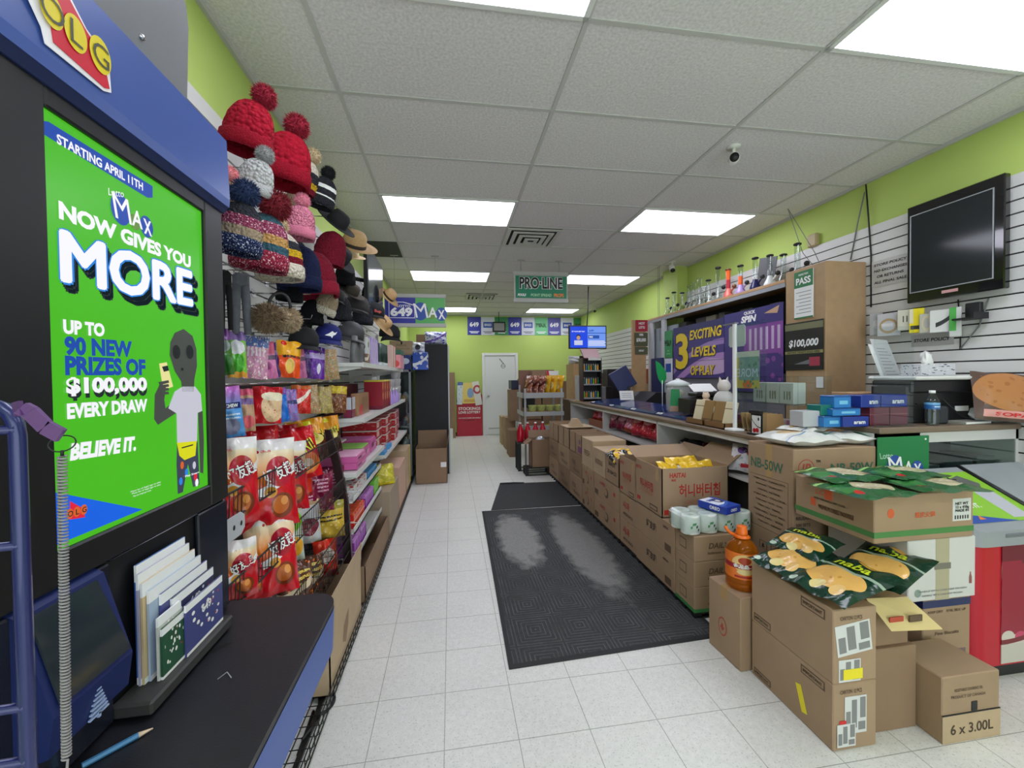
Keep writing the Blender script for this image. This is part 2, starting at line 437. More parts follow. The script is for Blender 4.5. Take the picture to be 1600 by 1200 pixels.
# ------------------------------------------------------------------ ceiling lights
LAMPM = mat('fluorescent_diffuser', (238, 239, 255), 0.4, emit=LAMP)
FRAME = mat('light_frame', (226, 228, 226), 0.5)
def troffer():
    t = thing('ceiling_light', 'x', 'ceiling light', (0, 0, ZC), group='lit fluorescent panels in the ceiling')
    b = MB()
    for s in (-1, 1):
        b.box((s * 0.61, -0.315, -0.014), (s * 0.585, 0.315, 0), FRAME); b.box((-0.61, s * 0.315, -0.014), (0.61, s * 0.29, 0), FRAME)
    b.build('frame', t)
    b = MB(); b.box((-0.585, -0.29, -0.010), (0.585, 0.29, -0.002), LAMPM); b.build('diffuser', t)
    return t
LIGHTS = [(0, 1.15, 'lit ceiling panel nearest the camera, cut by the top of the picture'), (1, 1.15, 'lit ceiling panel in the top right corner of the picture'),
          (0, 3.67, 'lit ceiling panel left of the square ceiling vent'), (1, 3.67, 'lit ceiling panel right of the square ceiling vent, toward the bare TV wall'),
          (0, 6.19, 'lit ceiling panel behind the blue and green lottery sign, left of the green sign'), (1, 6.19, 'lit ceiling panel just right of the hanging green sign'),
          (0, 9.34, 'small far lit ceiling panel beside the left end of the poster row'), (1, 9.34, 'small far lit ceiling panel above the right end of the poster row'),
          (0, -1.3, 'ceiling panel behind the camera on the left'), (1, -1.3, 'ceiling panel behind the camera on the right')]
t0 = troffer()
for i, (c, y, lab) in enumerate(LIGHTS):
    p = ((0.02, 2.46)[c], y + 0.315, ZC)
    o = t0 if i == 0 else dup(t0, p)
    o.location = p; o['label'] = lab
# ------------------------------------------------------------------ vents
VM = mat('vent_white', (206, 206, 202), 0.5); VD = mat('vent_dark', (34, 34, 34), 0.9)
def vent(x, y, s, lab):
    t = thing('ceiling_vent', lab, 'vent', (x, y, ZC), group='square ceiling diffusers')
    b = MB(); b.box((-s, -s, -0.004), (s, s, 0), VD); b.build('backing', t)
    for k in range(4):
        q = s * (1 - 0.245 * k); w = 0.045; z = -0.010 - 0.010 * k; b = MB()
        for a in (-1, 1): b.box((-q, a * q, z - 0.008), (q, a * (q - w), z), VM); b.box((a * q, -q + w, z - 0.008), (a * (q - w), q - w, z), VM)
        b.build('louvre', t)
vent(0.93, 4.62, 0.30, 'square louvred ceiling vent between the two brightest mid-room light panels')
vent(0.62, 8.1, 0.30, 'small far ceiling vent above the back wall poster row')
# dark missing tile at the left
b = MB(); b.box((XL + 0.02, 4.94, ZC - 0.012), (-0.60, 5.54, ZC - 0.001), mat('dark_ceiling_panel', (62, 64, 62), 0.8))
tag(b.build('ceiling_panel', at=(-0.8, 5.2, ZC)) , 'dark grey replacement ceiling panel against the left wall', 'ceiling panel')
# ------------------------------------------------------------------ security cameras
def bullet(p, d, lab, s=1.0):
    p = Vector(p); t = thing('security_camera', lab, 'security camera', p, group='ceiling security cameras')
    b = MB(); b.lathe([(0.045 * s, -0.012 * s), (0.045 * s, 0)], WHITE, 16); b.build('mount', t)
    b = MB(); b.tube([(0, 0, -0.01), (0.0, 0.0, -0.06 * s)], 0.012 * s, WHITE); b.build('arm', t)
    d = Vector(d).normalized(); c = Vector((0, 0, -0.085 * s)); b = MB()
    b.tube([c - d * 0.05 * s, c - d * 0.045 * s, c + d * 0.045 * s], 0.034 * s, WHITE, 14); b.build('housing', t)
    b = MB(); b.tube([c + d * 0.045 * s, c + d * 0.052 * s], 0.030 * s, BLACK, 14); b.build('lens', t)
bullet((1.99, 2.62, ZC), (-0.5, -0.8, -0.25), 'white bullet security camera on the ceiling above the counter, nearest', 1.0)
q = oZ(1050, 409, ZC); bullet(q, (-0.2, -0.7, -0.7), 'small white security camera on the far ceiling near the right wall pillar', 1.1)
q = Vector((3.3, 9.0, ZC)); bullet(q, (-0.2, -0.7, -0.7), 'tiny security camera on the ceiling at the far right, behind the lit monitor', 1.0)
# ------------------------------------------------------------------ hanging signs
PROG = mat('pro_line_green', (20, 124, 90), 0.5); ORANGE = mat('orange_print', (235, 130, 50), 0.5); SIGNG = mat('sign_rail_grey', (176, 176, 172), 0.5)
L649 = mat('lottery_blue', (42, 48, 150), 0.45); LMAX = mat('lottery_green', (86, 172, 88), 0.45); MAXB = mat('max_ball_blue', (34, 74, 160), 0.4)
WPRINT = mat('white_print', (240, 240, 240), 0.5)
def max_logo(b, o, u, v, s, white=WPRINT, ball=MAXB, lift=0.002):
    o, u, v = Vector(o), Vector(u).normalized(), Vector(v).normalized()
    b.disc(o - u * 0.28 * s, u, v, 0.22 * s, 0.27 * s, ball, lift); b.disc(o + u * 0.33 * s - v * 0.08 * s, u, v, 0.17 * s, 0.2 * s, ball, lift)
    b.disc(o + u * 0.04 * s - v * 0.1 * s, u, v, 0.13 * s, 0.14 * s, mat('max_ball_green', (110, 150, 60), 0.4), lift)
    b.text('M', o - u * 0.27 * s + v * 0.02 * s, u, v, white, h=0.42 * s, w=0.44 * s, bold=0.0, shear=-0.2, lift=lift * 2)
    b.text('A', o + u * 0.08 * s - v * 0.03 * s, u, v, white, h=0.3 * s, w=0.26 * s, bold=0.02, lift=lift * 2)
    b.text('X', o + u * 0.34 * s - v * 0.09 * s, u, v, white, h=0.28 * s, w=0.22 * s, bold=0.03, shear=-0.1, lift=lift * 2)
def hang_sign(name, lab, cat, x0, x1, z0, z1, y, cords, group=None):
    t = thing(name, lab, cat, ((x0 + x1) / 2, y, z0), group=group)
    b = MB(); b.box((x0, y, z0), (x1, y + 0.01, z1), SIGNG, 0.002); b.box((x0 - 0.01, y - 0.012, z1 - 0.02), (x1 + 0.01, y + 0.022, z1 + 0.03), SIGNG, 0.004)
    b.box((x0 - 0.01, y - 0.012, z0 - 0.03), (x1 + 0.01, y + 0.022, z0 + 0.02), SIGNG, 0.004); b.build('panel', t, world=True)
    for cx, r in cords:
        b = MB(); b.tube([(cx, y + 0.005, z1 + 0.03), (cx, y + 0.005, ZC - 0.006)], r, SIGNG, 6); b.box((cx - 0.05, y - 0.01, ZC - 0.014), (cx + 0.05, y + 0.02, ZC - 0.006), SIGNG); b.build('hanger', t, world=True)
    return t
y = 5.5; a0 = oY(803, 427, y); a1 = oY(887, 470, y)
t = hang_sign('hanging_sign', 'green white-framed betting sign hanging from the ceiling over the aisle', 'sign', a0.x, a1.x, a1.z, a0.z, y, [(a0.x + 0.1, 0.008), (a1.x - 0.12, 0.008)])
b = MB(); w = a1.x - a0.x; zc = (a0.z + a1.z) / 2; xc = (a0.x + a1.x) / 2
b.box((a0.x + 0.02, y - 0.004, a1.z + 0.03), (a1.x - 0.015, y, a0.z - 0.03), PROG)
for bo, mm, l in ((0.075, WPRINT, 0.0055), (0.03, INK, 0.0075)): b.text('PRO·LINE', (xc, y, zc + 0.055), X3, Z3, mm, h=0.155 + bo * 0.2, w=w * 0.80 + bo * 0.1, bold=bo, lift=l)
b.text('POOLS', (xc - 0.27, y, zc - 0.11), X3, Z3, WPRINT, h=0.036, w=0.12, bold=0.05, shear=0.3, lift=0.006)
b.text('POINT SPREAD', (xc, y, zc - 0.11), X3, Z3, mat('pale_green_print', (150, 200, 160), 0.5), h=0.04, w=0.29, bold=0.05, lift=0.006)
b.text('PROPS', (xc + 0.25, y, zc - 0.11), X3, Z3, ORANGE, h=0.05, w=0.14, bold=0.03, lift=0.006); b.build('print', t, world=True)
y = 5.45; a0 = oY(600, 462, y); a1 = oY(696, 508, y)
t = hang_sign('hanging_sign', 'blue and green double lottery sign hanging from the ceiling at the left', 'sign', a0.x, a1.x, a1.z, a0.z, y, [(-0.70, 0.003), (-0.18, 0.003)])
xm = oY(649, 480, y).x; b = MB(); zc = (a0.z + a1.z) / 2
b.box((a0.x + 0.01, y - 0.004, a1.z + 0.02), (xm, y, a0.z - 0.02), L649); b.box((xm, y - 0.004, a1.z + 0.02), (a1.x - 0.005, y, a0.z - 0.02), LMAX)
xc = (a0.x + xm) / 2 + 0.02
b.prism([(xc - 0.16, y - 0.006, zc - 0.1), (xc + 0.17, y - 0.006, zc - 0.1), (xc + 0.17, y - 0.006, zc + 0.07), (xc + 0.03, y - 0.006, zc + 0.11), (xc - 0.16, y - 0.006, zc + 0.11)], (0, 0.002, 0), WPRINT)
b.prism([(xc - 0.152, y - 0.0075, zc - 0.092), (xc + 0.162, y - 0.0075, zc - 0.092), (xc + 0.162, y - 0.0075, zc + 0.062), (xc + 0.02, y - 0.0075, zc + 0.102), (xc - 0.152, y - 0.0075, zc + 0.102)], (0, 0.001, 0), L649)
b.text('LOTTO', (xc + 0.03, y, zc + 0.055), X3, Z3, WPRINT, h=0.03, w=0.17, lift=0.009); b.text('649', (xc, y, zc - 0.02), X3, Z3, WPRINT, h=0.12, w=0.28, bold=0.05, lift=0.009)
max_logo(b, ((xm + a1.x) / 2 - 0.005, y - 0.004, zc - 0.01), X3, Z3, 0.44); b.build('print', t, world=True)
# ------------------------------------------------------------------ back wall: door, posters, emergency light
DOORW = mat('white_door_paint', (222, 224, 222), 0.4); yb = YB
d0 = oY(757, 556, yb); d1 = oY(806, 683, yb); dz = d0.z
b = MB()
for x0, x1, z0, z1 in ((d0.x - 0.07, d0.x, 0, dz + 0.07), (d1.x, d1.x + 0.07, 0, dz + 0.07), (d0.x, d1.x, dz, dz + 0.07)): b.box((x0, yb - 0.05, z0), (x1, yb, z1), WHITE, 0.006)
b.box((d0.x, yb - 0.03, 0.012), (d1.x, yb, dz - 0.006), DOORW, 0.003); b.box((d0.x + 0.08, yb - 0.036, 0.16), (d1.x - 0.25, yb - 0.03, 0.19), mat('door_scuff', (170, 170, 166), 0.6))
do = struct(b.build('door_1', at=(d0.x, yb, 0)))
b = MB(); b.tube([(d0.x + 0.08, yb - 0.03, 1.02), (d0.x + 0.08, yb - 0.07, 1.02)], 0.028, CHROME, 12); b.ball((d0.x + 0.08, yb - 0.09, 1.02), 0.032, CHROME); b.build('door_knob', do, world=True)
b = MB(); q = oY(786, 572, yb); b.disc((q.x, yb - 0.032, q.z), X3, Z3, 0.06, 0.06, GREY, 0.001); b.disc((q.x, yb - 0.033, q.z), X3, Z3, 0.045, 0.045, DOORW, 0.001); b.box((q.x - 0.05, yb - 0.036, q.z - 0.008), (q.x + 0.05, yb - 0.033, q.z + 0.008), GREY)
b.T = Matrix.Translation((q.x - 0.04, yb - 0.035, q.z + 0.12)) @ Matrix.Rotation(0.9, 4, 'Y'); b.box((-0.09, 0, -0.012), (0.09, 0.002, 0.012), GREY); b.T = None; b.build('no_entry_sign', do, world=True)
PB = oY(730, 495, yb); PE = oY(916, 524, yb); n = 8; pw = (PE.x - PB.x) / n
LAV = mat('pale_poster', (212, 214, 224), 0.5); PUR = mat('poster_purple', (88, 84, 160), 0.5); PGR = mat('poster_green', (60, 140, 84), 0.5); PGR2 = mat('poster_light_green', (110, 190, 130), 0.5)
kinds = ['649', 'home', 'maxd', '649', 'home', 'max', '649p', 'home', 'maxd'][:9]
pw = (PE.x - PB.x) / 9
names = {'649': 'blue lottery poster', '649p': 'purple-blue lottery poster', 'home': 'pale lottery poster with blue panel', 'max': 'light green lottery poster', 'maxd': 'dark green lottery poster'}
ords = ['first', 'second', 'third', 'fourth', 'fifth', 'sixth', 'seventh', 'eighth', 'ninth']
for i, k in enumerate(kinds):
    x0 = PB.x + i * pw; x1 = x0 + pw; z1 = PB.z; z0 = PE.z; xc = (x0 + x1) / 2; b = MB(); h = z1 - z0
    base = {'649': L649, '649p': PUR, 'home': LAV, 'max': PGR2, 'maxd': PGR}[k]
    b.box((x0 + 0.003, yb - 0.012, z0), (x1 - 0.003, yb - 0.002, z1), base); yy = yb - 0.012
    if k == 'home': b.box((xc - pw * 0.34, yy - 0.002, z0 + h * 0.4), (xc + pw * 0.34, yy, z0 + h * 0.72), MAXB); b.text('BINGO', (xc, yy - 0.002, z0 + h * 0.56), X3, Z3, WPRINT, w=pw * 0.5, h=h * 0.14)
    elif k[0] == '6': b.text('649', (xc, yy, z0 + h * 0.58), X3, Z3, WPRINT, w=pw * 0.66, h=h * 0.26, bold=0.04)
    else: b.text('MAX', (xc, yy, z0 + h * 0.56), X3, Z3, WPRINT, w=pw * 0.75, h=h * 0.24, bold=0.02, shear=-0.1)
    for q in range(2): b.box((xc - pw * (0.36 - 0.1 * q), yy - 0.002, z0 + h * (0.14 - 0.07 * q) + 0.01), (xc + pw * (0.36 - 0.1 * q), yy, z0 + h * (0.16 - 0.07 * q) + 0.02), WPRINT if k != 'home' else GREY)
    tag(b.build('lottery_poster', at=(xc, yb, z0)), f'{names[k]}, {ords[i]} from the left on the back wall', 'poster', 'lottery posters along the back wall')
q = oY(780, 511, 9.9); t = thing('emergency_light', 'small dark framed display box hanging in front of the back wall posters', 'emergency light', q)
b = MB(); b.box((q.x - 0.16, q.y, q.z - 0.12), (q.x + 0.16, q.y + 0.1, q.z + 0.13), BLACK, 0.01); b.build('housing', t, world=True)
b = MB(); b.box((q.x - 0.125, q.y - 0.006, q.z - 0.085), (q.x + 0.125, q.y, q.z + 0.095), mat('grey_display', (140, 140, 136), 0.4)); b.build('display', t, world=True)
b = MB(); b.tube([(q.x, q.y + 0.05, q.z + 0.13), (q.x, q.y + 0.05, ZC - 0.005)], 0.008, BLACK, 6); b.build('drop_rod', t, world=True)
# ================================================================== lottery play stand at the left, close to the camera
def ppoly(b, pts, pf, c, m, lift=(0, 0, 0)):
    L = Vector(lift); b.add([pf(x, y, c) + L for x, y in pts], [tuple(range(len(pts)))], m)
def ptext(b, body, pf, c, l, r, hpx, m, v=None, bold=0.02, shear=0.0, lift=0.0015):
    """lettering on the plane pf(.., c) from pixel l to pixel r, hpx pixels high at its middle"""
    pl_, pr_ = pf(*l, c), pf(*r, c); mid = (pl_ + pr_) / 2
    dep = (mid - CAM).dot(_w(Vector((0, 0, 1))))
    b.text(body, mid, (pr_ - pl_).normalized(), v or Z3, m, h=hpx * dep / FPX, w=(pr_ - pl_).length, bold=bold, shear=shear, lift=lift)
def pell(b, pf, c, cx, cy, rx, ry, m, u, v, lift=0.001, seg=20):
    p = pf(cx, cy, c); s = (p - CAM).dot(_w(Vector((0, 0, 1)))) / FPX
    b.disc(p, u, v, rx * s, ry * s, m, lift, seg)
KX = -0.60
KB = mat('kiosk_black', (15, 16, 20), 0.42); KN = mat('kiosk_blue_black', (15, 19, 38), 0.45); KH = mat('kiosk_header_blue', (58, 84, 156), 0.32, noise=(9, 0.05))
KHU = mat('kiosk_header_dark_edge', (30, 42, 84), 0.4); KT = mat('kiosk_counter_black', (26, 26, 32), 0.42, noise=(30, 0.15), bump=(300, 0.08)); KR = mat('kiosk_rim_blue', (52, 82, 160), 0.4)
kiosk = thing('lottery_kiosk', 'tall black and blue lottery play stand with lit green screen at the left', 'lottery kiosk', (-0.8, 0.85, 0))
b = MB(); b.box((-1.0, 0.50, 0.86), (KX, 1.18, 2.0), KB, 0.006); b.box((-1.0, 0.50, 0.0), (-0.66, 1.15, 0.86), KN, 0.006); b.build('cabinet', kiosk, world=True)
# header with its logo
b = MB(); b.prism([(-1.0, 0.50, 1.975), (KX + 0.028, 0.50, 1.955), (KX + 0.03, 0.50, 1.975), (KX + 0.025, 0.50, 2.13), (-0.7, 0.50, 2.15), (-1.0, 0.50, 2.15)], (0, 0.683, 0), KH)
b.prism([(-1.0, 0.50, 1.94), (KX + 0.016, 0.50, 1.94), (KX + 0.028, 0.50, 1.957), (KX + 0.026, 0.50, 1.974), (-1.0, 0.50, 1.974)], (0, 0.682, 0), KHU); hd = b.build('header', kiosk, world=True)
b = MB(); HXX = KX + 0.031; c = HXX
WB = mat('olg_white_border', (236, 232, 238), 0.4); OR_ = mat('olg_red', (206, 24, 50), 0.35); OY_ = mat('olg_yellow', (226, 204, 24), 0.35)
def sheet(poly, t, m):
    P = [oX(x, y, c) for x, y in poly]; P = [p + Vector((t, 0, 0)) for p in P]; b.prism(P, (0.001, 0, 0), m)
sheet([(37, -12), (100, -20), (133, 45), (168, 92), (172, 145), (160, 142), (68, 68), (62, 42)], 0.001, WB)
sheet([(80, -12), (96, -18), (128, 42), (158, 92), (168, 139), (160, 137), (80, 66), (76, 40)], 0.0025, OR_)
for (x, y, ch) in ((75, 15, 'O'), (113, 52, 'L'), (152, 86, 'G')):
    pell(b, oX, c, x, y, 20, 27, OY_, Y3, Z3, 0.005, 28)
    p = oX(x, y, c); b.text(ch, p, Y3, Z3, mat('olg_letter', (60, 62, 40), 0.5), h=0.035, bold=-0.005, lift=0.0062)
b.build('logo', kiosk, world=True)
# grey backing board behind the header
BKG = mat('grey_backing_board', (112, 114, 117), 0.25)
b = MB(); pz = [(0.45, 2.15), (1.335, 2.15), (1.335, 2.30), (1.352, 2.54), (1.345, 2.60), (1.30, 2.66), (0.45, 2.75)]
b.prism([(-0.765, y, z) for y, z in pz], (0.012, 0, 0), BKG); b.box((-1.0, 1.15, 0.9), (-0.765, 1.17, 2.3), KB)
p = oX(221, 58, -0.752); b.ball((p.x, p.y, p.z), 0.008, CHROME); b.build('backing_board', kiosk, world=True)
# screen: bezel and lit advertisement
b = MB(); y0, y1, z0, z1 = 0.706, 1.101, 1.243, 1.911
for a, d in (((KX, 0.55, 1.19), (KX + 0.012, y0, 1.955)), ((KX, y1, 1.19), (KX + 0.012, 1.178, 1.955)), ((KX, y0, z1), (KX + 0.012, y1, 1.955)), ((KX, y0, 1.19), (KX + 0.012, y1, z0))): b.box(a, d, KB, 0.003)
b.build('bezel', kiosk, world=True)
def lit(n, c, e=1.0):
    m = mat(n, c, 0.25, emit=e, spec=0.3); m.node_tree.nodes['Principled BSDF'].inputs['Base Color'].default_value = (0.01, 0.01, 0.01, 1); return m
SG = lit('screen_green', (70, 184, 26), 1.0); SB = lit('screen_blue', (10, 96, 225)); SW = lit('screen_white', (244, 244, 250)); SLB = lit('screen_light_blue', (40, 130, 220)); SDK = lit('screen_shadow', (22, 34, 40))
SNB = lit('screen_royal_blue', (18, 70, 170)); SY = lit('screen_yellow', (214, 214, 20)); SGY = lit('screen_alien_grey', (66, 70, 66)); SGD = lit('screen_alien_dark', (18, 22, 24)); STS = lit('screen_shirt', (196, 196, 210)); SRD = lit('screen_red', (220, 30, 60)); SCR = lit('screen_cream', (230, 222, 150)); SOR = lit('screen_orange', (214, 96, 40)); SGM = lit('screen_olive', (96, 140, 70))
b = MB(); b.box((KX, y0, z0), (KX + 0.004, y1, z1), SG); c = KX + 0.004; e = lambda k: (0.0006 * k, 0, 0)
ppoly(b, [(79, 768), (222, 796), (84, 853)], oX, c, SB, e(1))
ppoly(b, [(62, 188), (75, 190), (238, 291), (238, 309), (230, 309), (66, 209)], oX, c, SNB, e(1))
ptext(b, 'STARTING APRIL 11TH', oX, c, (87, 216), (222, 292), 14, SW, bold=0.03, lift=0.0015)
ptext(b, 'Lotto', oX, c, (168, 299), (192, 303), 11, SW, bold=0.0)
p = oX(207, 337, c); max_logo(b, p, Y3, Z3, 0.105, SW, SNB, 0.0012)
ptext(b, 'NOW GIVES YOU', oX, c, (90, 327), (297, 410), 23, SW, bold=0.05)
for dx, dy, mm, bo, k in ((9, 15, SDK, 0.05, 1), (5, 8, SDK, 0.05, 1.2), (0, 0, SLB, 0.06, 2), (0, 0, SW, 0.035, 3)): ptext(b, 'MORE', oX, c, (93 + dx - bo * 60, 398 + dy), (298 + dx + bo * 60, 452 + dy), 62 + bo * 170, mm, bold=bo, lift=0.0006 * k)
ptext(b, 'UP TO', oX, c, (97, 510), (162, 516), 22, SW, bold=0.05)
ptext(b, '90 NEW', oX, c, (99, 540), (205, 546), 28, SNB, bold=0.05); ptext(b, 'PRIZES OF', oX, c, (100, 571), (226, 574), 28, SNB, bold=0.05)
ptext(b, '$100,000', oX, c, (105, 611), (229, 609), 30, SDK, bold=0.04, lift=0.001); ptext(b, '$100,000', oX, c, (101, 605), (228, 602), 28, SW, bold=0.05, lift=0.002)
ptext(b, 'EVERY DRAW', oX, c, (103, 643), (229, 633), 22, SW, bold=0.05); ptext(b, 'BELIEVE IT.', oX, c, (107, 707), (211, 693), 25, SW, bold=0.055, shear=0.18)
for k, (l, r) in enumerate((((203, 769), (250, 753)), ((205, 772), (250, 757)), ((207, 776), (235, 766)))): ptext(b, 'Must be of legal age to play', oX, c, l, r, 3.2, SW, bold=0)
# logo on the blue corner
ppoly(b, [(108, 783), (126, 793), (132, 808), (108, 812)], oX, c, SRD, e(2))
for x, ch in ((107, 'O'), (118, 'L'), (129, 'G')):
    y = 803 - (x - 107) * 0.3; pell(b, oX, c, x, y, 6, 8, SOR, Y3, Z3, 0.002); p = oX(x, y, c); b.text(ch, p, Y3, Z3, SDK, h=0.009, lift=0.0028)
# plain grey visitor in a white T-shirt holding a ticket
ppoly(b, [(284, 590), (300, 590), (302, 620), (283, 620)], oX, c, SGY, e(1))
ppoly(b, [(264, 555), (272, 580), (282, 596), (284, 612), (302, 612), (303, 592), (307, 572), (306, 545), (300, 525), (286, 514), (272, 520), (265, 535)], oX, c, SGY, e(2))
for ex, er in ((274, 9), (295, 9)): pell(b, oX, c, ex, 550, er, 11, SGD, Y3, Z3, 0.0025)
pell(b, oX, c, 283, 577, 3, 2.5, SGD, Y3, Z3, 0.0025)
ppoly(b, [(241, 617), (249, 600), (259, 602), (256, 625), (258, 638), (270, 628), (275, 645), (246, 664), (240, 655)], oX, c, SGY, e(1.4))
ppoly(b, [(248, 568), (260, 566), (270, 604), (259, 608), (253, 600)], oX, c, SCR, e(1.2)); ppoly(b, [(252, 573), (261, 571), (263, 579), (255, 581)], oX, c, SDK, e(2.2))
for k in range(4): ppoly(b, [(246 + k * 0.8, 597 + 5 * k), (262, 594 + 6 * k), (263, 598 + 6 * k), (248 + k * 0.8, 602 + 5 * k)], oX, c, SGY, e(2.6))
ppoly(b, [(272, 612), (284, 604), (304, 604), (313, 616), (315, 642), (308, 645), (307, 690), (276, 692), (275, 646), (262, 638)], oX, c, STS, e(2))
ppoly(b, [(309, 645), (316, 642), (318, 690), (317, 740), (312, 738), (311, 700)], oX, c, SGY, e(1.4))
ppoly(b, [(276, 690), (308, 688), (310, 730), (311, 757), (301, 761), (293, 725), (285, 769), (277, 772), (275, 725)], oX, c, lit('screen_trousers', (56, 62, 84)), e(1.6))
for (x, y, mm) in ((283, 727, SOR), (290, 738, SLB), (302, 727, STS), (304, 745, SRD), (281, 752, SLB), (306, 754, SW)): pell(b, oX, c, x, y, 4, 6, mm, Y3, Z3, 0.0022)
ppoly(b, [(275, 692), (306, 689), (304, 712), (287, 719), (279, 712)], oX, c, SY, e(3)); ppoly(b, [(282, 699), (300, 694), (300, 696), (282, 701)], oX, c, SDK, e(4))
ptext(b, 'Play Smart', oX, c, (287, 745), (309, 738), 4, SW, lift=0.003)
b.build('screen', kiosk, world=True)
# glossy lower panel, ticket slot and scanner
GLB = mat('kiosk_gloss_black', (30, 32, 44), 0.12)
b = MB(); b.box((KX, 0.53, 0.905), (KX + 0.010, 0.80, 1.185), GLB, 0.003); b.box((KX, 1.05, 0.905), (KX + 0.010, 1.175, 1.185), GLB, 0.003)
b.box((KX, 0.80, 1.186), (KX + 0.010, 1.05, 1.19), GLB, 0.002); b.box((KX, 0.80, 0.905), (KX + 0.068, 1.075, 0.930), mat('slot_lip_grey', (54, 53, 52), 0.5), 0.004); b.build('lower_panel', kiosk, world=True)
b = MB(); b.prism([(KX, 0.635, 0.97), (KX + 0.05, 0.635, 0.985), (KX + 0.058, 0.635, 1.04), (KX + 0.018, 0.635, 1.18), (KX, 0.635, 1.19)], (0, 0.14, 0), NAVY); sc = b.build('ticket_scanner', kiosk, world=True)
s0, s1 = Vector((KX + 0.0565, 0, 1.05)), Vector((KX + 0.0195, 0, 1.175)); nn = Vector((s1.z - s0.z, 0, s0.x - s1.x)).normalized()
b = MB(); b.prism([s0 + nn * 0.001 + Y3 * 0.645, s0 + nn * 0.001 + Y3 * 0.768, s1 + nn * 0.001 + Y3 * 0.755, s1 + nn * 0.001 + Y3 * 0.647], nn * 0.003, mat('scanner_window', (40, 48, 54), 0.06)); b.build('window', kiosk, world=True)
b = MB(); tx = KX + 0.053; tw = mat('tree_emblem', (150, 168, 205), 0.5)
for k in range(7): 
    w = 0.004 + 0.0022 * (6 - k); b.box((tx, 0.71 - w, 0.987 + 0.0062 * k), (tx + 0.0035, 0.71 + w, 0.9895 + 0.0062 * k), tw)
b.box((tx, 0.708, 0.982), (tx + 0.0035, 0.712, 0.99), tw); b.build('tree_emblem', kiosk, world=True)
# counter with a blue rim and rounded corner
b = MB(); FX = -0.318; out = [(KX, 0.505), (FX - 0.01, 0.505)] + [(FX, 0.52)] + [(FX - 0.06 + 0.06 * math.cos(t), 1.13 + 0.07 * math.sin(t)) for t in [PI / 2 * k / 6 for k in range(7)]] + [(KX, 1.20)]
b.prism([(x, y, 0.880) for x, y in out], (0, 0, 0.020), KT); 
so = [(-0.60, 0.93), (-0.545, 0.985), (-0.535, 0.99), (-0.53, 0.982), (-0.585, 0.925), (-0.595, 0.922)]
b.add([(x + 0.03, y + 0.02, 0.9006) for x, y in so], [tuple(range(len(so)))], mat('slot_black', (8, 8, 9), 0.5)); b.build('counter', kiosk, world=True)
b = MB(); r0 = [(x, y) for x, y in out[1:-1]]
for i in range(len(r0) - 1):
    (xa, ya), (xb, yb_) = r0[i], r0[i + 1]
    b.add([(xa + 0.001, ya, 0.885), (xb + 0.001, yb_, 0.885), (xb - 0.004, yb_, 0.775), (xa - 0.004, ya, 0.775)], [(0, 1, 2, 3)], KR, False)
b.box((KX - 0.05, 0.52, 0.60), (FX - 0.20, 1.10, 0.878), KN); b.build('rim', kiosk, world=True)
# pamphlets standing in the slot
cols = [((60, 110, 190), 'blue'), ((170, 165, 190), 'lilac'), ((205, 180, 140), 'tan'), ((160, 178, 200), 'pale blue'), ((70, 74, 130), 'navy'), ((50, 52, 90), 'dark navy'), ((196, 196, 190), 'white'), ((42, 84, 60), 'green'), ((190, 176, 120), 'yellow')]
spots = [(0.862, 0.985, 1.168, 0), (0.858, 0.99, 1.152, 1), (0.86, 1.0, 1.134, 2), (0.868, 1.012, 1.115, 3), (0.892, 1.025, 1.096, 4), (0.915, 1.04, 1.074, 5), (0.866, 0.915, 1.062, 6), (0.868, 0.918, 1.04, 7), (0.93, 1.046, 1.05, 4)]
for i, (ya, yc, zt, ci) in enumerate(spots):
    cc, nm = cols[ci]; ya -= 0.012; yc += 0.006; zt -= 0.012; x = KX + 0.011 + 0.0052 * i; b = MB()
    dm = design('pamphlet_%d' % i, cc, [('band', 0.86, 1.0, (236, 236, 238)), ('blob', 7, 0.28, (236, 236, 230), 0.1, 0.9, 0.2, 0.85), ('rect', 0.0, 1.0, 0.0, 0.06, (235, 235, 235)), ('blob', 9, 0.2, (190, 60, 60), 0.5, 0.9, 0.3, 0.8)], axes='YZ')
    b.box((x, ya, 0.931), (x + 0.004, yc, zt), dm); ow = x + 0.0045
    if i in (5, 8): b.text('649', (ow, (ya + yc) / 2, zt - 0.035), Y3, Z3, WPRINT, h=0.018, bold=0.028)
    where = ['rearmost in the kiosk slot', 'second from the back of the kiosk slot', 'third from the back of the kiosk slot', 'in the middle of the kiosk slot', 'in front of the pale blue one in the kiosk slot', 'front row right of the kiosk slot', 'front row left behind the green one', 'lowest at the slot left end', 'foremost and lowest at the slot right end'][i]
    tag(b.build('pamphlet', at=(x, (ya + yc) / 2, 0.945)), f'{nm} lottery pamphlet, {where}', 'pamphlet', 'lottery pamphlets in the kiosk slot')
# pencil on the counter
b = MB(); p0 = oZ(128, 1197, 0.905); p1 = oZ(216, 1149, 0.905); p2 = oZ(239, 1138, 0.905)
t = thing('pencil', 'blue pencil lying on the black lottery counter', 'pencil', (p0.x, p0.y, 0.9)); PBL = mat('pencil_blue', (60, 120, 165), 0.35)
b.tube([p0, p1], 0.0045, PBL, 6, smooth=False); b.build('barrel', t, world=True); b = MB(); b.tube([p1, p2], 0.0045, mat('pencil_wood', (225, 200, 170), 0.6), 6, r2=0.001); b.build('tip', t, world=True)
b = MB(); b.tube([(-0.47, 0.885, 0.9015), (-0.46, 0.9, 0.904), (-0.445, 0.885, 0.9015)], 0.001, SILVER, 5); tag(b.build('staple', at=(-0.46, 0.89, 0.90)), 'tiny bent staple on the black lottery counter', 'staple')
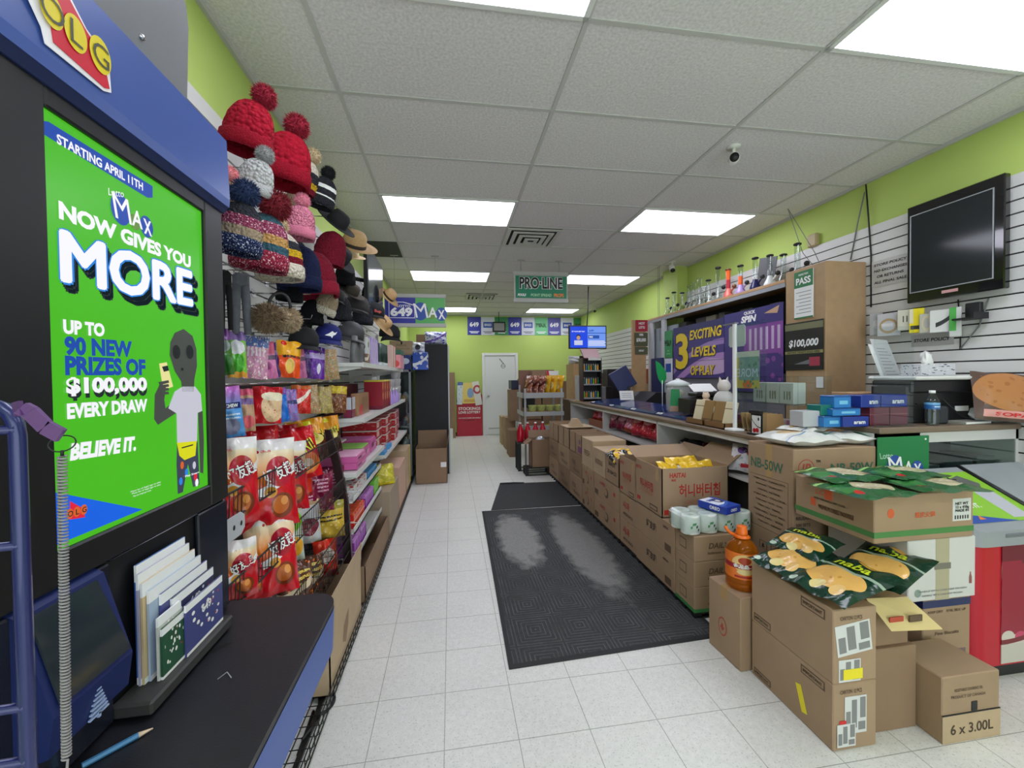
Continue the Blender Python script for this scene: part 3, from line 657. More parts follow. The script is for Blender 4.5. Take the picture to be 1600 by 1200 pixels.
# blue wire rack at the left edge
RB = mat('rack_blue', (28, 36, 92), 0.3, 0.1, coat=0.3)
rack = thing('wire_rack', 'blue wire display rack at the left edge, in front of the kiosk', 'rack', (-0.55, 0.36, 0))
def rounded(pts, r=0.03, n=5):
    out = []
    for i, p in enumerate(pts):
        p = Vector(p)
        if i in (0, len(pts) - 1): out.append(p); continue
        a = (Vector(pts[i - 1]) - p).normalized() * r; c = (Vector(pts[i + 1]) - p).normalized() * r
        for k in range(n + 1):
            t_ = k / n; out.append((p + a) * (1 - t_) ** 2 + p * 2 * t_ * (1 - t_) + (p + c) * t_ ** 2)
    return out
b = MB(); b.tube(rounded([(-0.388, 0.43, 0.01), (-0.388, 0.43, 1.482), (-0.74, 0.43, 1.49), (-0.74, 0.43, 0.01)]), 0.0060, RB, 8); b.tube(rounded([(-0.378, 0.27, 0.01), (-0.378, 0.27, 1.452), (-0.74, 0.27, 1.46), (-0.74, 0.27, 0.01)]), 0.0060, RB, 8)
b.box((-0.40, 0.26, 0.0), (-0.36, 0.44, 0.012), RB); b.box((-0.76, 0.26, 0.0), (-0.72, 0.44, 0.012), RB); b.build('frame', rack, world=True)
for z in (1.458, 1.353, 1.205, 1.155, 0.8, 0.45):
    b = MB(); b.tube([(-0.386, 0.428, z), (-0.74, 0.428, z - 0.012)], 0.0042, RB, 8); b.tube([(-0.374, 0.27, z - .03), (-0.74, 0.27, z - 0.04)], 0.004, RB, 8) if z < 1 else None; b.build('shelf_bar', rack, world=True)
for i, (za, zb, cc) in enumerate(((1.358, 1.48, (200, 202, 210)), (1.21, 1.335, (214, 214, 216)))):
    b = MB(); b.box((-0.72, 0.385, za), (-0.410, 0.392, zb), design('rack_card_%d' % i, cc, [('blob', 5, 0.3, (40, 44, 60)), ('lines', 0.1, 0.9, 0.1, 0.9, 9, (60, 60, 70))]))
    tag(b.build('leaflet', at=(-0.55, 0.388, za)), ['white leaflet in the upper pocket of the blue wire rack', 'white leaflet in the lower pocket of the blue wire rack'][i], 'leaflet', 'leaflets in the blue wire rack')
# purple clip with a coiled cord
CL = mat('purple_vinyl_strap', (96, 62, 116), 0.3)
a = oY(27, 640, 0.42); p1 = oY(52, 644, 0.415); p2 = oY(75, 667, 0.415); p3 = oY(99, 680, 0.415); rg = oY(97, 693, 0.415)
clip = thing('coiled_cord', 'grey coiled pen cord hanging from a purple strap on the blue rack', 'cord', rg)
b = MB(); pts = [a, oY(38, 637, 0.412), p1, p2, p3]
for i in range(len(pts) - 1):
    d = (pts[i + 1] - pts[i]); n_ = Vector((-d.z, 0, d.x)).normalized(); w = 0.0062
    b.prism([pts[i] - n_ * w, pts[i + 1] - n_ * w, pts[i + 1] + n_ * w, pts[i] + n_ * w], (0, -0.004, 0), CL)
b.build('strap', clip, world=True)
b = MB(); b.tube([rg + Vector((0.0105 * math.cos(t), 0.003 * math.sin(t), 0.0068 * math.sin(t))) for t in [2 * PI * k / 24 for k in range(24)]], 0.0006, BLACK, 5, closed=True); b.build('ring', clip, world=True)
b = MB(); t0_ = oY(97, 712, 0.415); t1_ = oY(104, 1185, 0.415); n = 950; path = []
b.tube([rg + Vector((0, 0, -0.006)), t0_], 0.0012, BLACK, 6)
for k in range(n):
    q = t0_.lerp(t1_, k / n); a_ = k * 2 * PI / 10; path.append(q + Vector((0.0027 * math.cos(a_), 0.0027 * math.sin(a_), 0)))
path += [t1_ + Vector((0, 0, -0.01)), Vector((t1_.x - 0.02, t1_.y - 0.02, 0.95))]
b.tube(path, 0.0010, mat('coil_grey', (132, 128, 130), 0.4), 5); b.build('coil', clip, world=True)
# ================================================================== soft goods helpers
def dpt(p): return (Vector(p) - CAM).dot(_w(Vector((0, 0, 1)))) / FPX      # metres per pixel at p
def bag_y(u, v, d):
    """half thickness of a filled pouch at u,v in -1..1"""
    return d * max(0.0, 1 - abs(u) ** 2.6) ** 0.6 * max(0.0, 1 - abs(v) ** 3.2) ** 0.7
def bag_mb(w, h, d, m, seed=0, wr=0.010, nu=12, nv=16, crimp=0.0, back=None):
    """pillow pouch, width X, height Z from 0, front towards -Y"""
    b = MB(); rnd = random.Random(seed); ph = [rnd.uniform(0, 6) for _ in range(6)]
    for s in (-1, 1):
        vs = []
        for j in range(nv + 1):
            v = -1 + 2 * j / nv
            for i in range(nu + 1):
                u = -1 + 2 * i / nu
                t = bag_y(u, v, d)
                edge = max(abs(u), abs(v)) >= 0.999
                q = 0 if edge else wr * (abs(v) ** 2 + 0.25) * math.sin(u * 9 + ph[0] + 2 * math.sin(v * 2 + ph[1])) * (1 - abs(u) ** 4) * 0.7 + wr * 0.5 * math.sin(v * 7 + u * 4 + ph[2]) * (1 - abs(v) ** 6)
                pin = 1 - 0.07 * (1 - abs(v) ** 2) * 0.5
                vs.append((u * w / 2 * pin, s * (t + (q if s < 0 else q * 0.4)) + wr * 0.8 * math.sin(u * 6 + ph[3]) * abs(v) ** 5, h * (v + 1) / 2))
        fs = []
        for j in range(nv):
            for i in range(nu):
                a = j * (nu + 1) + i; f = (a, a + 1, a + nu + 2, a + nu + 1)
                fs.append(f if s < 0 else f[::-1])
        b.add(vs, fs, m if s < 0 or back is None else back, True)
    return b
def bag_text(b, body, w, h, d, cx, cz, hh, ww, m, bold=0.03, shear=0.0, ang=0.0, lift=0.004):
    u = Vector((math.cos(ang), 0, math.sin(ang))); v = Vector((-math.sin(ang), 0, math.cos(ang)))
    def wp(p): return Vector((p.x, -bag_y(p.x / (w / 2), p.z / (h / 2) - 1, d) - lift, p.z))
    b.text(body, (cx, 0, cz), u, v, m, h=hh, w=ww, bold=bold, shear=shear, warp=wp)
ORD = ['first', 'second', 'third', 'fourth', 'fifth', 'sixth', 'seventh', 'eighth', 'ninth', 'tenth', 'eleventh', 'twelfth', 'thirteenth', 'fourteenth', 'fifteenth', 'sixteenth', 'seventeenth', 'eighteenth', 'nineteenth', 'twentieth']
PK = dict(rough=0.22, bump=(34, 0.45))
FOIL = mat('bag_back_foil', (170, 170, 172), 0.35, 0.4)
# ------------------------------------------------------------------ hats
def knit(name, c, sc=70, st=1.0, fleck=None):
    if name in MATS: return MATS[name]
    m, nt, p = _new(name); tc = N(nt, 'ShaderNodeTexCoord')
    vz = N(nt, 'ShaderNodeTexVoronoi'); vz.inputs['Scale'].default_value = sc; nt.links.new(tc.outputs['Object'], vz.inputs['Vector'])
    nz = N(nt, 'ShaderNodeTexNoise'); nz.inputs['Scale'].default_value = 160; nt.links.new(tc.outputs['Object'], nz.inputs['Vector'])
    col = mixc(nt, nz.outputs[0], tuple(x * 0.8 for x in rgb(c)[:3]) + (1,), tuple(min(1, x * 1.15) for x in rgb(c)[:3]) + (1,))
    if fleck: col = mixc(nt, mth(nt, 'GREATER_THAN', nz.outputs[0], 0.60), col, rgb(fleck))
    nt.links.new(col, p.inputs['Base Color']); p.inputs['Roughness'].default_value = 0.95; p.inputs['Specular IOR Level'].default_value = 0.2
    bp = N(nt, 'ShaderNodeBump'); bp.inputs['Strength'].default_value = st; bp.inputs['Distance'].default_value = 0.012; bp.invert = True
    nt.links.new(vz.outputs['Distance'], bp.inputs['Height']); nt.links.new(bp.outputs[0], p.inputs['Normal'])
    MATS[name] = m; return m
def fur_mb(r, m, n=900, ln=0.4, seed=3):
    b = MB(); rnd = random.Random(seed); b.ball((0, 0, 0), r * 0.72, m, 14, 9); vs = []; fs = []
    for k in range(n):
        z = rnd.uniform(-1, 1); a = rnd.uniform(0, 2 * PI); q = math.sqrt(1 - z * z); d = Vector((q * math.cos(a), q * math.sin(a), z))
        t = d.cross(Vector((rnd.gauss(0, 1), rnd.gauss(0, 1), rnd.gauss(0, 1)))).normalized() * r * 0.055
        tip = (d + Vector((rnd.gauss(0, .16), rnd.gauss(0, .16), rnd.gauss(0, .16) - 0.08))).normalized() * r * rnd.uniform(1 - ln * 0.25, 1.08)
        i = len(vs); vs += [d * r * 0.62 - t, d * r * 0.62 + t, tip]; fs.append((i, i + 1, i + 2))
    b.add(vs, fs, m); return b
PEGS = []
_pb = MB(); _pb.tube([(0, 0, 0), (1, 0, 0)], 0.0028, CHROME, 6); _pb.box((-0.004, -0.02, -0.02), (0.006, 0.02, 0.02), CHROME); _pb.tube([(1, 0, 0), (1.03, 0, 0.02)], 0.0028, CHROME, 6)
def hook_to(p, dz=0.05):
    if not PEGS: o = _pb.build('wall_hook')
    else: o = PEGS[0].copy(); COL.objects.link(o)
    PEGS.append(o); o.location = (XL + 0.021, p[1], p[2] + dz); o.scale = (max(0.1, p[0] - XL - 0.03), 1, 1)
    tag(o, 'chrome peg hook on the white slatted left wall', 'hook', 'chrome peg hooks on the left slatwall')
def beanie(loc, s, tilt, bands, cuff, pom, label, group='knit hats on the left wall', flat=0.75, rotz=0.0, bob=0.05, poms=1.0, nod=0.0, pd=(0.0, 0.0)):
    """bands: (height share, material) from the cuff up; cuff: material or None; pom: material or None"""
    t = thing('beanie', label, 'knit hat', loc, (nod, tilt, rotz), group); t.scale = (s, s * flat, s); hook_to(loc, 0.06 * s)
    b = MB(); z0 = 0.0; R = lambda z: 0.098 * math.sqrt(max(0.0, 1 - max(0, (z - 0.07) / 0.155) ** 2.3))
    tot = sum(x[0] for x in bands)
    for sh, m in bands:
        z1 = z0 + 0.224 * sh / tot; n = max(3, int(14 * sh / tot)); pr = [(max(0.004, R(z0 + (z1 - z0) * i / n)), z0 + (z1 - z0) * i / n) for i in range(n + 1)]
        b.lathe(pr, m, 40, fn=lambda a, z, i: 1 + bob * math.sin(15 * a + 90 * z) * math.cos(130 * z), cap=False); z0 = z1
    b.build('crown', t)
    if cuff:
        b = MB(); b.lathe([(0.090, 0.002), (0.104, -0.004), (0.109, 0.02), (0.108, 0.055), (0.100, 0.064)], cuff, 48, fn=lambda a, z, i: 1 + 0.012 * math.sin(40 * a), cap=False); b.build('cuff', t)
    if pom:
        b = fur_mb(0.058 * poms, pom); o = b.build('pompom', t); o.location = (pd[0], pd[1], 0.222 + 0.032 * poms); o.scale = (1, 1 / flat, 1)
    return t
K_RED = knit('red_bobble_knit', (156, 14, 38), 48, 1.0); K_REDP = knit('red_plain_knit', (140, 12, 34), 160, 0.4); P_RED = mat('red_fur', (150, 22, 48), 0.9); K_GREY = knit('grey_bobble_knit', (184, 184, 184), 50, 1.0); K_GREYP = knit('grey_rib_knit', (176, 176, 178), 160, 0.4); P_GREY = mat('grey_fur', (160, 160, 160), 0.9)
K_NAVY = knit('navy_fleck_knit', (36, 46, 84), 90, 0.8, (190, 196, 214)); K_NAVYP = knit('navy_plain_knit', (24, 30, 62), 120, 0.5); P_NAVY = mat('navy_fur', (36, 54, 92), 0.9); K_MAR = knit('maroon_knit', (120, 24, 44), 90, 0.7); K_MARF = knit('maroon_fleck_knit', (150, 40, 66), 90, 0.8, (220, 180, 190)); P_MAR = mat('dark_red_fur', (120, 18, 34), 0.9)
K_TAN = knit('tan_knit', (176, 156, 132), 80, 0.9); K_CRM = knit('cream_knit', (214, 204, 188), 80, 0.9); K_GOLD = knit('gold_knit', (206, 166, 36), 80, 0.9); K_BLK = knit('charcoal_knit', (48, 48, 56), 80, 0.8); K_TEAL = knit('teal_knit', (62, 96, 112), 80, 0.8); K_OCH = knit('ochre_knit', (196, 150, 92), 80, 0.9); P_CRM = mat('cream_fur', (206, 186, 152), 0.9)
K_PINK = knit('pink_bobble_knit', (214, 128, 152)); P_PINK = mat('pink_fur', (222, 140, 160), 0.9); P_PINK2 = mat('pale_pink_fur', (232, 150, 156), 0.9); P_BLK = mat('black_fur', (24, 24, 30), 0.9); K_ROSE = knit('rose_multi_knit', (150, 60, 92), 80, 0.9, (230, 200, 210))
FELTK = knit('black_plain_knit', (20, 20, 24), 110, 0.5)
def hp(px, py, X): return oX(px, py, X)
# (px,py of the hat's lower rim centre, height px, X, tilt ...)
def H(px, py, hpx, X, tilt, bands, cuff, pom, label, **k):
    p = hp(px, py, X); s = hpx * dpt(p) / 0.235
    return beanie(p, s, tilt, bands, cuff, pom, label, **k)
H(382, 236, 84, -0.74, 0.22, [(1, K_RED)], K_REDP, P_RED, 'biggest red knit pompom hat, topmost and nearest the kiosk', pd=(0.03, 0))
H(442, 288, 86, -0.74, 0.16, [(1, K_RED)], K_REDP, P_RED, 'second red knit pompom hat, behind the biggest one', pd=(0.02, 0))
H(394, 306, 62, -0.70, 0.22, [(1, K_GREY)], K_GREYP, P_GREY, 'grey knit pompom hat below the biggest red hat', pd=(0.02, 0))
H(466, 300, 56, -0.76, 0.30, [(0.5, K_MAR), (0.5, K_GOLD), (0.9, K_BLK), (1.2, K_CRM)], None, P_CRM, 'striped knit hat with tan fur pompom, behind the second red hat', pd=(0.02, 0))
H(352, 340, 62, -0.74, 0.1, [(1, K_OCH)], None, P_PINK2, 'knit hat with pale pink pompom, half hidden by the kiosk edge')
H(366, 394, 84, -0.66, 0.18, [(0.9, K_NAVY), (0.6, K_TAN), (0.7, K_ROSE), (1, K_BLK)], K_NAVY, P_NAVY, 'chunky striped hat with navy flecked cuff and navy pompom', poms=1.2)
H(404, 420, 92, -0.70, 0.14, [(0.7, K_MARF), (0.6, K_TEAL), (0.5, K_OCH), (0.7, K_ROSE), (0.6, K_TEAL)], K_MARF, P_MAR, 'multicolour striped hat with maroon flecked cuff and dark red pompom', poms=1.2, pd=(0.03, 0))
H(438, 436, 78, -0.70, 0.0, [(0.9, K_CRM), (0.5, K_MAR), (0.5, K_GOLD), (0.6, K_BLK), (0.8, K_CRM)], K_CRM, P_CRM, 'cream cuffed hat striped maroon, gold and charcoal above the earmuffs', poms=0.8)
H(466, 372, 54, -0.68, 0.12, [(1, K_PINK)], knit('pink_plain_knit', (206, 118, 144), 160, 0.4), P_PINK, 'pink knit pompom hat in the middle of the hat wall')
H(448, 326, 30, -0.80, 0.5, [(1, K_TAN)], K_CRM, None, 'small tan ribbed hat behind the grey pompom hat')
H(497, 322, 50, -0.76, 0.3, [(0.4, K_BLK), (0.4, WPRINT), (0.5, K_BLK), (0.3, WPRINT), (0.8, K_BLK)], K_BLK, P_BLK, 'black hat with white stripes and black pompom near the ceiling')
H(468, 452, 72, -0.72, 0.05, [(1, K_NAVYP)], K_NAVYP, None, 'plain navy knit hat right of the cream cuffed hat')
H(496, 464, 74, -0.74, -0.1, [(1, K_MAR)], knit('maroon_rib_knit', (134, 28, 48), 160, 0.4), None, 'maroon cuffed hat below the black visor cap')
H(512, 414, 56, -0.78, 0.2, [(1, K_MAR)], None, None, 'small maroon knit hat above the maroon cuffed hat')
H(504, 490, 40, -0.74, 0.4, [(1, K_TAN)], K_CRM, mat('brown_fur', (72, 58, 48), 0.9), 'beige knit hat with brown pompom beside the blue cap')
H(462, 412, 40, -0.84, 0.0, [(1, K_BLK)], K_BLK, P_BLK, 'charcoal knit hat half hidden behind the pink pompom hat')
# wide brim hats and caps
def brim_hat(loc, s, rot, m, band, label, name='sun_hat', cat='hat', brim=0.17):
    t = thing(name, label, cat, loc, rot, 'brimmed hats and caps on the left wall'); t.scale = (s, s, s); hook_to(loc, 0.06 * s)
    b = MB(); b.lathe([(0.088, 0.0), (0.086, 0.04), (0.08, 0.085), (0.06, 0.112), (0.03, 0.117), (0.004, 0.112)], m, 28); b.build('crown', t)
    b = MB(); b.lathe([(0.086, 0.0), (brim * 0.75, -0.004), (brim, 0.008), (brim, 0.012), (brim * 0.75, 0.001), (0.086, 0.005)], m, 36, fn=lambda a, z, i: 1 + 0.03 * math.sin(2 * a), cap=False); b.build('brim', t)
    b = MB(); b.lathe([(0.0885, 0.004), (0.0875, 0.03)], band, 28, cap=False); b.build('band', t)
    return t
def cap(loc, s, rot, m, label, logo=None):
    t = thing('baseball_cap', label, 'cap', loc, rot, 'brimmed hats and caps on the left wall'); t.scale = (s, s, s); hook_to(loc, 0.06 * s)
    b = MB(); b.lathe([(0.086, 0), (0.09, 0.03), (0.084, 0.07), (0.06, 0.105), (0.03, 0.118), (0.006, 0.122)], m, 24); b.ball((0, 0, 0.122), 0.007, m, 8, 6); b.build('crown', t)
    b = MB(); vs = []; n = 14
    for k in range(n + 1):
        a = PI * 1.5 + (k / n - 0.5) * 2.2
        for q, r in enumerate((0.084, 0.125, 0.165)):
            dr = r * (1 if q == 0 else (1 - 0.18 * abs(k / n - 0.5) * 2 * q))
            vs.append((dr * math.cos(a), dr * math.sin(a), 0.006 - 0.010 * q - 0.03 * (k / n - 0.5) ** 2 * 4 * q * 0.5))
    up = [(x, y, z + 0.004) for x, y, z in vs]; fs = []
    for k in range(n):
        for q in range(2): i = k * 3 + q; fs.append((i, i + 1, i + 4, i + 3))
    b.add(vs, [f[::-1] for f in fs], m, True); b.add(up, fs, m, True); b.build('visor', t)
    if logo == 'bird':
        b = MB(); P = [(-0.038, 0.006), (-0.012, 0.022), (0.008, 0.040), (0.024, 0.030), (0.040, 0.040), (0.030, 0.018), (0.016, 0.010), (0.010, -0.008), (0.0, 0.004), (-0.016, 0.004)]
        b.flat(P, (0, -0.0925, 0.032), X3, Vector((0, 0.10, 1)).normalized(), WPRINT, 0.001); b.build('bird_emblem', t)
    if logo == 'red':
        b = MB(); b.text('Sup', (0, -0.0925, 0.042), X3, Vector((0, 0.10, 1)).normalized(), mat('pale_red_thread', (226, 90, 90), 0.6), h=0.03, w=0.06, bold=0.03, lift=0.001); b.build('emblem', t)
    return t
STRAW = mat('straw', (196, 160, 112), 0.8, noise=(120, 0.2), bump=(200, 0.4)); STRAW2 = mat('pale_straw', (206, 182, 146), 0.8, noise=(120, 0.2), bump=(200, 0.4)); HBAND = mat('hat_band_dark', (46, 38, 34), 0.7); FELT = mat('black_felt', (30, 31, 36), 0.9); CAPN = mat('blue_cap_cloth', (24, 34, 110), 0.85); CAPB = mat('black_cap_cloth', (20, 20, 24), 0.85)
def BH(px, py, wpx, X, rot, m, band, lab, brim=0.17): p = hp(px, py, X); return brim_hat(p, wpx * dpt(p) / (2 * brim), rot, m, band, lab, brim=brim)
BH(553, 385, 70, -0.72, (0.5, 0.35, 0), STRAW, HBAND, 'straw sun hat with dark band, left of the wall-mounted monitor')
BH(550, 402, 40, -0.82, (0.4, 0.2, 0), STRAW2, STRAW2, 'pale straw hat just below the banded sun hat')
BH(525, 350, 62, -0.74, (0.3, 0.75, 0), FELT, FELT, 'black wide-brim felt hat above the straw sun hat')
BH(528, 404, 60, -0.74, (0.3, 0.9, 0), FELT, FELT, 'black brimmed hat beside the small maroon hat')
BH(606, 464, 40, -0.72, (0.3, 0.9, 0), STRAW, HBAND, 'tan hat behind the wall-mounted monitor')
BH(596, 508, 46, -0.74, (0.2, 0.9, 0), STRAW, STRAW2, 'tan brimmed hat under the black cap with red lettering')
BH(548, 458, 44, -0.80, (0.3, 0.6, 0), mat('brown_felt', (66, 58, 52), 0.9), HBAND, 'brown hat below the monitor bracket')
def CP(px, py, wpx, X, rot, m, lab, logo=None): p = hp(px, py, X); return cap(p, wpx * dpt(p) / 0.19, rot, m, lab, logo)
CP(512, 532, 42, -0.74, (0.15, 0.1, 0.45), CAPN, 'blue baseball cap with white bird emblem', 'bird')
CP(474, 540, 46, -0.76, (0.15, 0.1, 0.6), CAPB, 'plain black cap between the earmuffs and the blue cap')
CP(584, 494, 34, -0.74, (0.15, 0.1, 0.5), CAPB, 'black cap with small red lettering, under the monitor', 'red')
CP(608, 528, 34, -0.74, (0.15, 0.1, 0.6), CAPB, 'farthest black cap, at the end of the hat wall')
CP(556, 486, 40, -0.80, (0.1, 0.2, 0.5), mat('grey_cap_cloth', (56, 54, 54), 0.9), 'dark grey cap above the wrapped grey gloves')
CP(520, 470, 34, -0.86, (0.1, 0.2, 0.5), mat('charcoal_cap_cloth', (36, 36, 40), 0.9), 'charcoal cap behind the beige knit hat')
CP(546, 530, 44, -0.76, (0.1, 0.2, 0.5), mat('wrapped_grey_cap', (60, 60, 64), 0.6), 'grey cap in a clear bag over the white glove shelf')
# dark stock hanging between the hats and the sweets
for px, py, hpx, X, lab in ((452, 470, 44, -0.80, 'black knit hat behind the earmuff headband'), (486, 506, 40, -0.80, 'black knit hat above the plain black cap'), (538, 446, 36, -0.84, 'black knit hat left of the monitor bracket'), (530, 500, 40, -0.84, 'charcoal knit hat above the blue cap'), (566, 506, 36, -0.82, 'charcoal knit hat above the top white shelf'), (468, 522, 40, -0.86, 'black knit hat half hidden by the plain black cap'), (578, 470, 30, -0.80, 'small black knit hat just below the monitor')):
    H(px, py, hpx, X, 0.1, [(1, K_BLK if 'char' in lab else FELTK)], K_BLK if 'char' in lab else FELTK, None, lab)
# earmuffs
p = hp(432, 500, -0.70); t = thing('earmuffs', 'tan fur earmuffs with black headband hanging on a peg', 'earmuffs', p, (0, 0.1, 0.5)); s = dpt(p)
FURT = mat('tan_fur', (134, 112, 88), 0.95); FURT2 = mat('pale_tan_fur', (176, 156, 128), 0.95)
b = fur_mb(26 * s, FURT, 1400, 0.3); o = b.build('ear_pad', t); o.location = (-12 * s, 0, 0); b = fur_mb(22 * s, FURT2, 1200, 0.3, 5); o = b.build('ear_pad', t); o.location = (18 * s, 0.03, 0.012)
b = MB(); b.tube([(s * (3 + 15 * math.cos(a)), 0.012, 22 * s + s * 22 * math.sin(a)) for a in [PI * k / 14 for k in range(15)]], 0.006, BLACK, 8); b.build('headband', t)
# hanging leggings
LEG = mat('grey_leggings', (98, 100, 110), 0.9, noise=(40, 0.2)); LEGB = mat('black_leggings', (18, 18, 22), 0.9)
for i, (px, wpx, yt, yb_, m, lab) in enumerate(((376, 30, 432, 522, LEG, 'grey leggings hanging on the wall left of the earmuffs'), (352, 20, 428, 515, LEGB, 'black sequinned leggings hanging beside the kiosk edge'))):
    p = hp(px, yt, -0.80); s = dpt(p); hh = (yb_ - yt) * s; b = MB()
    for q in (-1, 1): b.tube([(q * wpx * s * 0.12, 0, 0), (q * wpx * s * 0.22, 0, -hh * 0.4), (q * wpx * s * 0.27, 0, -hh)], wpx * s * 0.24, m, 10, r2=wpx * s * 0.17)
    b.box((-wpx * s * 0.36, -0.02, -0.04), (wpx * s * 0.36, 0.02, 0.012), m, 0.01); o = b.build('leggings'); o.location = p; o.rotation_euler = (0, 0, 0.6); tag(o, lab, 'leggings')
# pegs
for y, z in [(1.9, 1.80), (2.3, 1.82), (2.3, 1.95), (2.8, 1.82), (2.6, 1.95), (3.2, 1.9), (1.7, 1.92)]: hook_to((-0.72, y, z), 0)
hook_to((-0.70, oX(432, 500, -0.70).y, oX(432, 478, -0.70).z), 0)
for px in (376, 352): q = oX(px, 430, -0.80); hook_to((q.x, q.y, q.z), 0)
# wall monitor
q0 = oX(574, 376, -0.74); q1 = oX(598, 414, -0.74); ya, yc = q0.y, oX(598, 445, -0.74).y; zt, zb = 2.755, 2.17
t = thing('wall_monitor', 'flat black monitor on a wall bracket at the end of the hats', 'monitor', (-0.74, (ya + yc) / 2, zb)); t.rotation_euler = (0, 0, 0.0)
b = MB(); b.box((-0.78, ya, zb), (-0.74, yc, zt), BLACK, 0.006); b.build('housing', t, world=True)
b = MB(); b.box((-0.740, ya + 0.02, zb + 0.02), (-0.738, yc - 0.02, zt - 0.02), mat('monitor_glass', (62, 68, 74), 0.12)); b.build('screen', t, world=True)
b = MB(); b.box((-1.005, ya + 0.22, 2.35), (-0.985, ya + 0.42, 2.6), BLACK, 0.004); b.tube([(-0.99, ya + 0.32, 2.47), (-0.9, ya + 0.22, 2.47), (-0.78, ya + 0.34, 2.47)], 0.02, BLACK, 8); b.build('bracket', t, world=True)
# ------------------------------------------------------------------ hanging candy bags
def cd(n, base, layers): return design(n, base, layers, **PK)
CAND = {
 'lime green': cd('c_lime', (120, 200, 50), [('band', 0.78, 1, (150, 120, 190)), ('ell', .5, .62, .42, .16, (236, 236, 244)), ('ell', .5, .28, .36, .2, (70, 170, 40)), ('band', 0, .1, (240, 170, 60))]),
 'dark green and purple': cd('c_dgreen', (70, 120, 50), [('band', 0.74, 1, (120, 70, 140)), ('ell', .5, .62, .42, .12, (150, 160, 160)), ('ell', .5, .26, .36, .2, (40, 110, 40))]),
 'clear pink gummy': cd('c_gummy', (214, 150, 190), [('band', 0.72, 1, (90, 120, 190)), ('blob', 9, .32, (240, 232, 220)), ('blob', 14, .2, (196, 60, 120)), ('blob', 11, .18, (236, 190, 100)), ('vlines', .1, .9, .5, .72, 5, (236, 220, 236))]),
 'pink': cd('c_pink', (224, 128, 184), [('band', .5, .62, (110, 90, 120)), ('ell', .5, .34, .16, .1, (180, 80, 150)), ('band', .66, 1, (214, 96, 130))]),
 'orange and yellow': cd('c_orange', (240, 84, 30), [('band', .58, 1, (244, 176, 30)), ('ell', .55, .3, .18, .2, (236, 196, 90)), ('lines', .25, .95, .52, .66, 1, (40, 40, 40)), ('ell', .28, .92, .12, .07, (220, 40, 30))]),
 'purple': cd('c_purple', (104, 44, 160), [('band', .6, .78, (190, 170, 220)), ('ell', .6, .3, .1, .16, (230, 220, 240)), ('blob', 8, .15, (150, 90, 200))]),
 'dark purple': cd('c_dpurple', (64, 28, 100), [('band', .6, .74, (120, 100, 150))]),
 'clear mixed sweets': cd('c_mixed', (176, 150, 110), [('blob', 9, .33, (214, 120, 70)), ('blob', 12, .3, (120, 140, 90)), ('blob', 15, .25, (232, 222, 214)), ('blob', 11, .15, (170, 60, 120))]),
 'pink and blue': cd('c_pinkblue', (80, 150, 220), [('below', 0.0, .0, (80, 150, 220)), ('grad', .55, 1, (206, 110, 200)), ('rect', .2, .95, .56, .68, (30, 40, 110)), ('ell', .55, .22, .3, .16, (120, 120, 150)), ('lines', .3, .9, .36, .5, 2, (200, 220, 240))]),
 'tan and pink': cd('c_tanpink', (190, 150, 120), [('band', .6, .75, (120, 90, 150)), ('band', .82, 1, (206, 80, 110)), ('ell', .5, .2, .4, .14, (220, 100, 110))]),
 'red and cream': cd('c_redcream', (196, 24, 34), [('ell', .68, .44, .4, .4, (226, 190, 150)), ('ell', .66, .72, .4, .12, (240, 228, 200)), ('blob', 9, .2, (190, 90, 70), .3, 1, .1, .6)]),
 'bright blue': cd('c_blue', (30, 110, 214), [('band', .8, 1, (120, 60, 160)), ('blob', 6, .2, (60, 150, 230))]),
 'lilac and blue': cd('c_lilac', (150, 110, 180), [('blob', 8, .3, (90, 140, 210)), ('band', .5, .62, (60, 60, 120)), ('blob', 12, .2, (220, 180, 200))]),
 'red and white': cd('c_redwhite', (206, 40, 36), [('diag', .6, .35, .09, (236, 226, 214)), ('band', .85, 1, (200, 100, 40)), ('blob', 8, .2, (226, 120, 80))]),
 'clear yellow': cd('c_clearyel', (170, 150, 100), [('blob', 10, .34, (214, 190, 60)), ('blob', 14, .25, (120, 110, 80))]),
 'yellow topped brown': cd('c_yelbrown', (120, 70, 40), [('band', .7, 1, (216, 190, 50)), ('blob', 8, .3, (190, 140, 100))]),
}
def hang_row(items, X, rowname):
    for i, (k, xl, xr, yt, yb_, th) in enumerate(items):
        pt = oX((xl + xr) / 2, yt, X); s = dpt(pt); h = (yb_ - yt) * s; w = max(0.05, (xr - xl) * s * 1.04)
        pt = oX((xl + xr) / 2, yb_, X + 0.004 * (i % 3))
        b = bag_mb(w, h, 0.024, CAND[k], i * 7 + len(items), 0.012, 12, 14, back=FOIL)
        if k == 'pink and blue': bag_text(b, 'HI-CHEW', w, h, 0.024, w * .05, h * .62, h * .07, w * .62, WPRINT, 0.03)
        o = b.build('candy_bag'); o.location = pt; o.rotation_euler = (-0.06 - 0.10 * ((i * 5) % 3), 0.09 * ((i * 7) % 3 - 1), th)
        tag(o, f'{k} candy bag, {ORD[i]} from the kiosk in the {rowname} peg row', 'candy bag', f'candy bags on the {rowname} peg row')
hang_row([('dark green and purple', 346, 364, 514, 586, .5), ('lime green', 360, 384, 515, 590, .5), ('clear pink gummy', 383, 414, 524, 592, .5), ('pink', 408, 433, 534, 592, .6), ('dark purple', 424, 436, 533, 590, .8), ('orange and yellow', 432, 466, 532, 590, .5), ('pink', 462, 480, 538, 591, .7), ('dark purple', 470, 488, 541, 590, .7), ('purple', 480, 506, 541, 592, .6), ('clear mixed sweets', 498, 530, 546, 594, .5)], -0.80, 'upper')
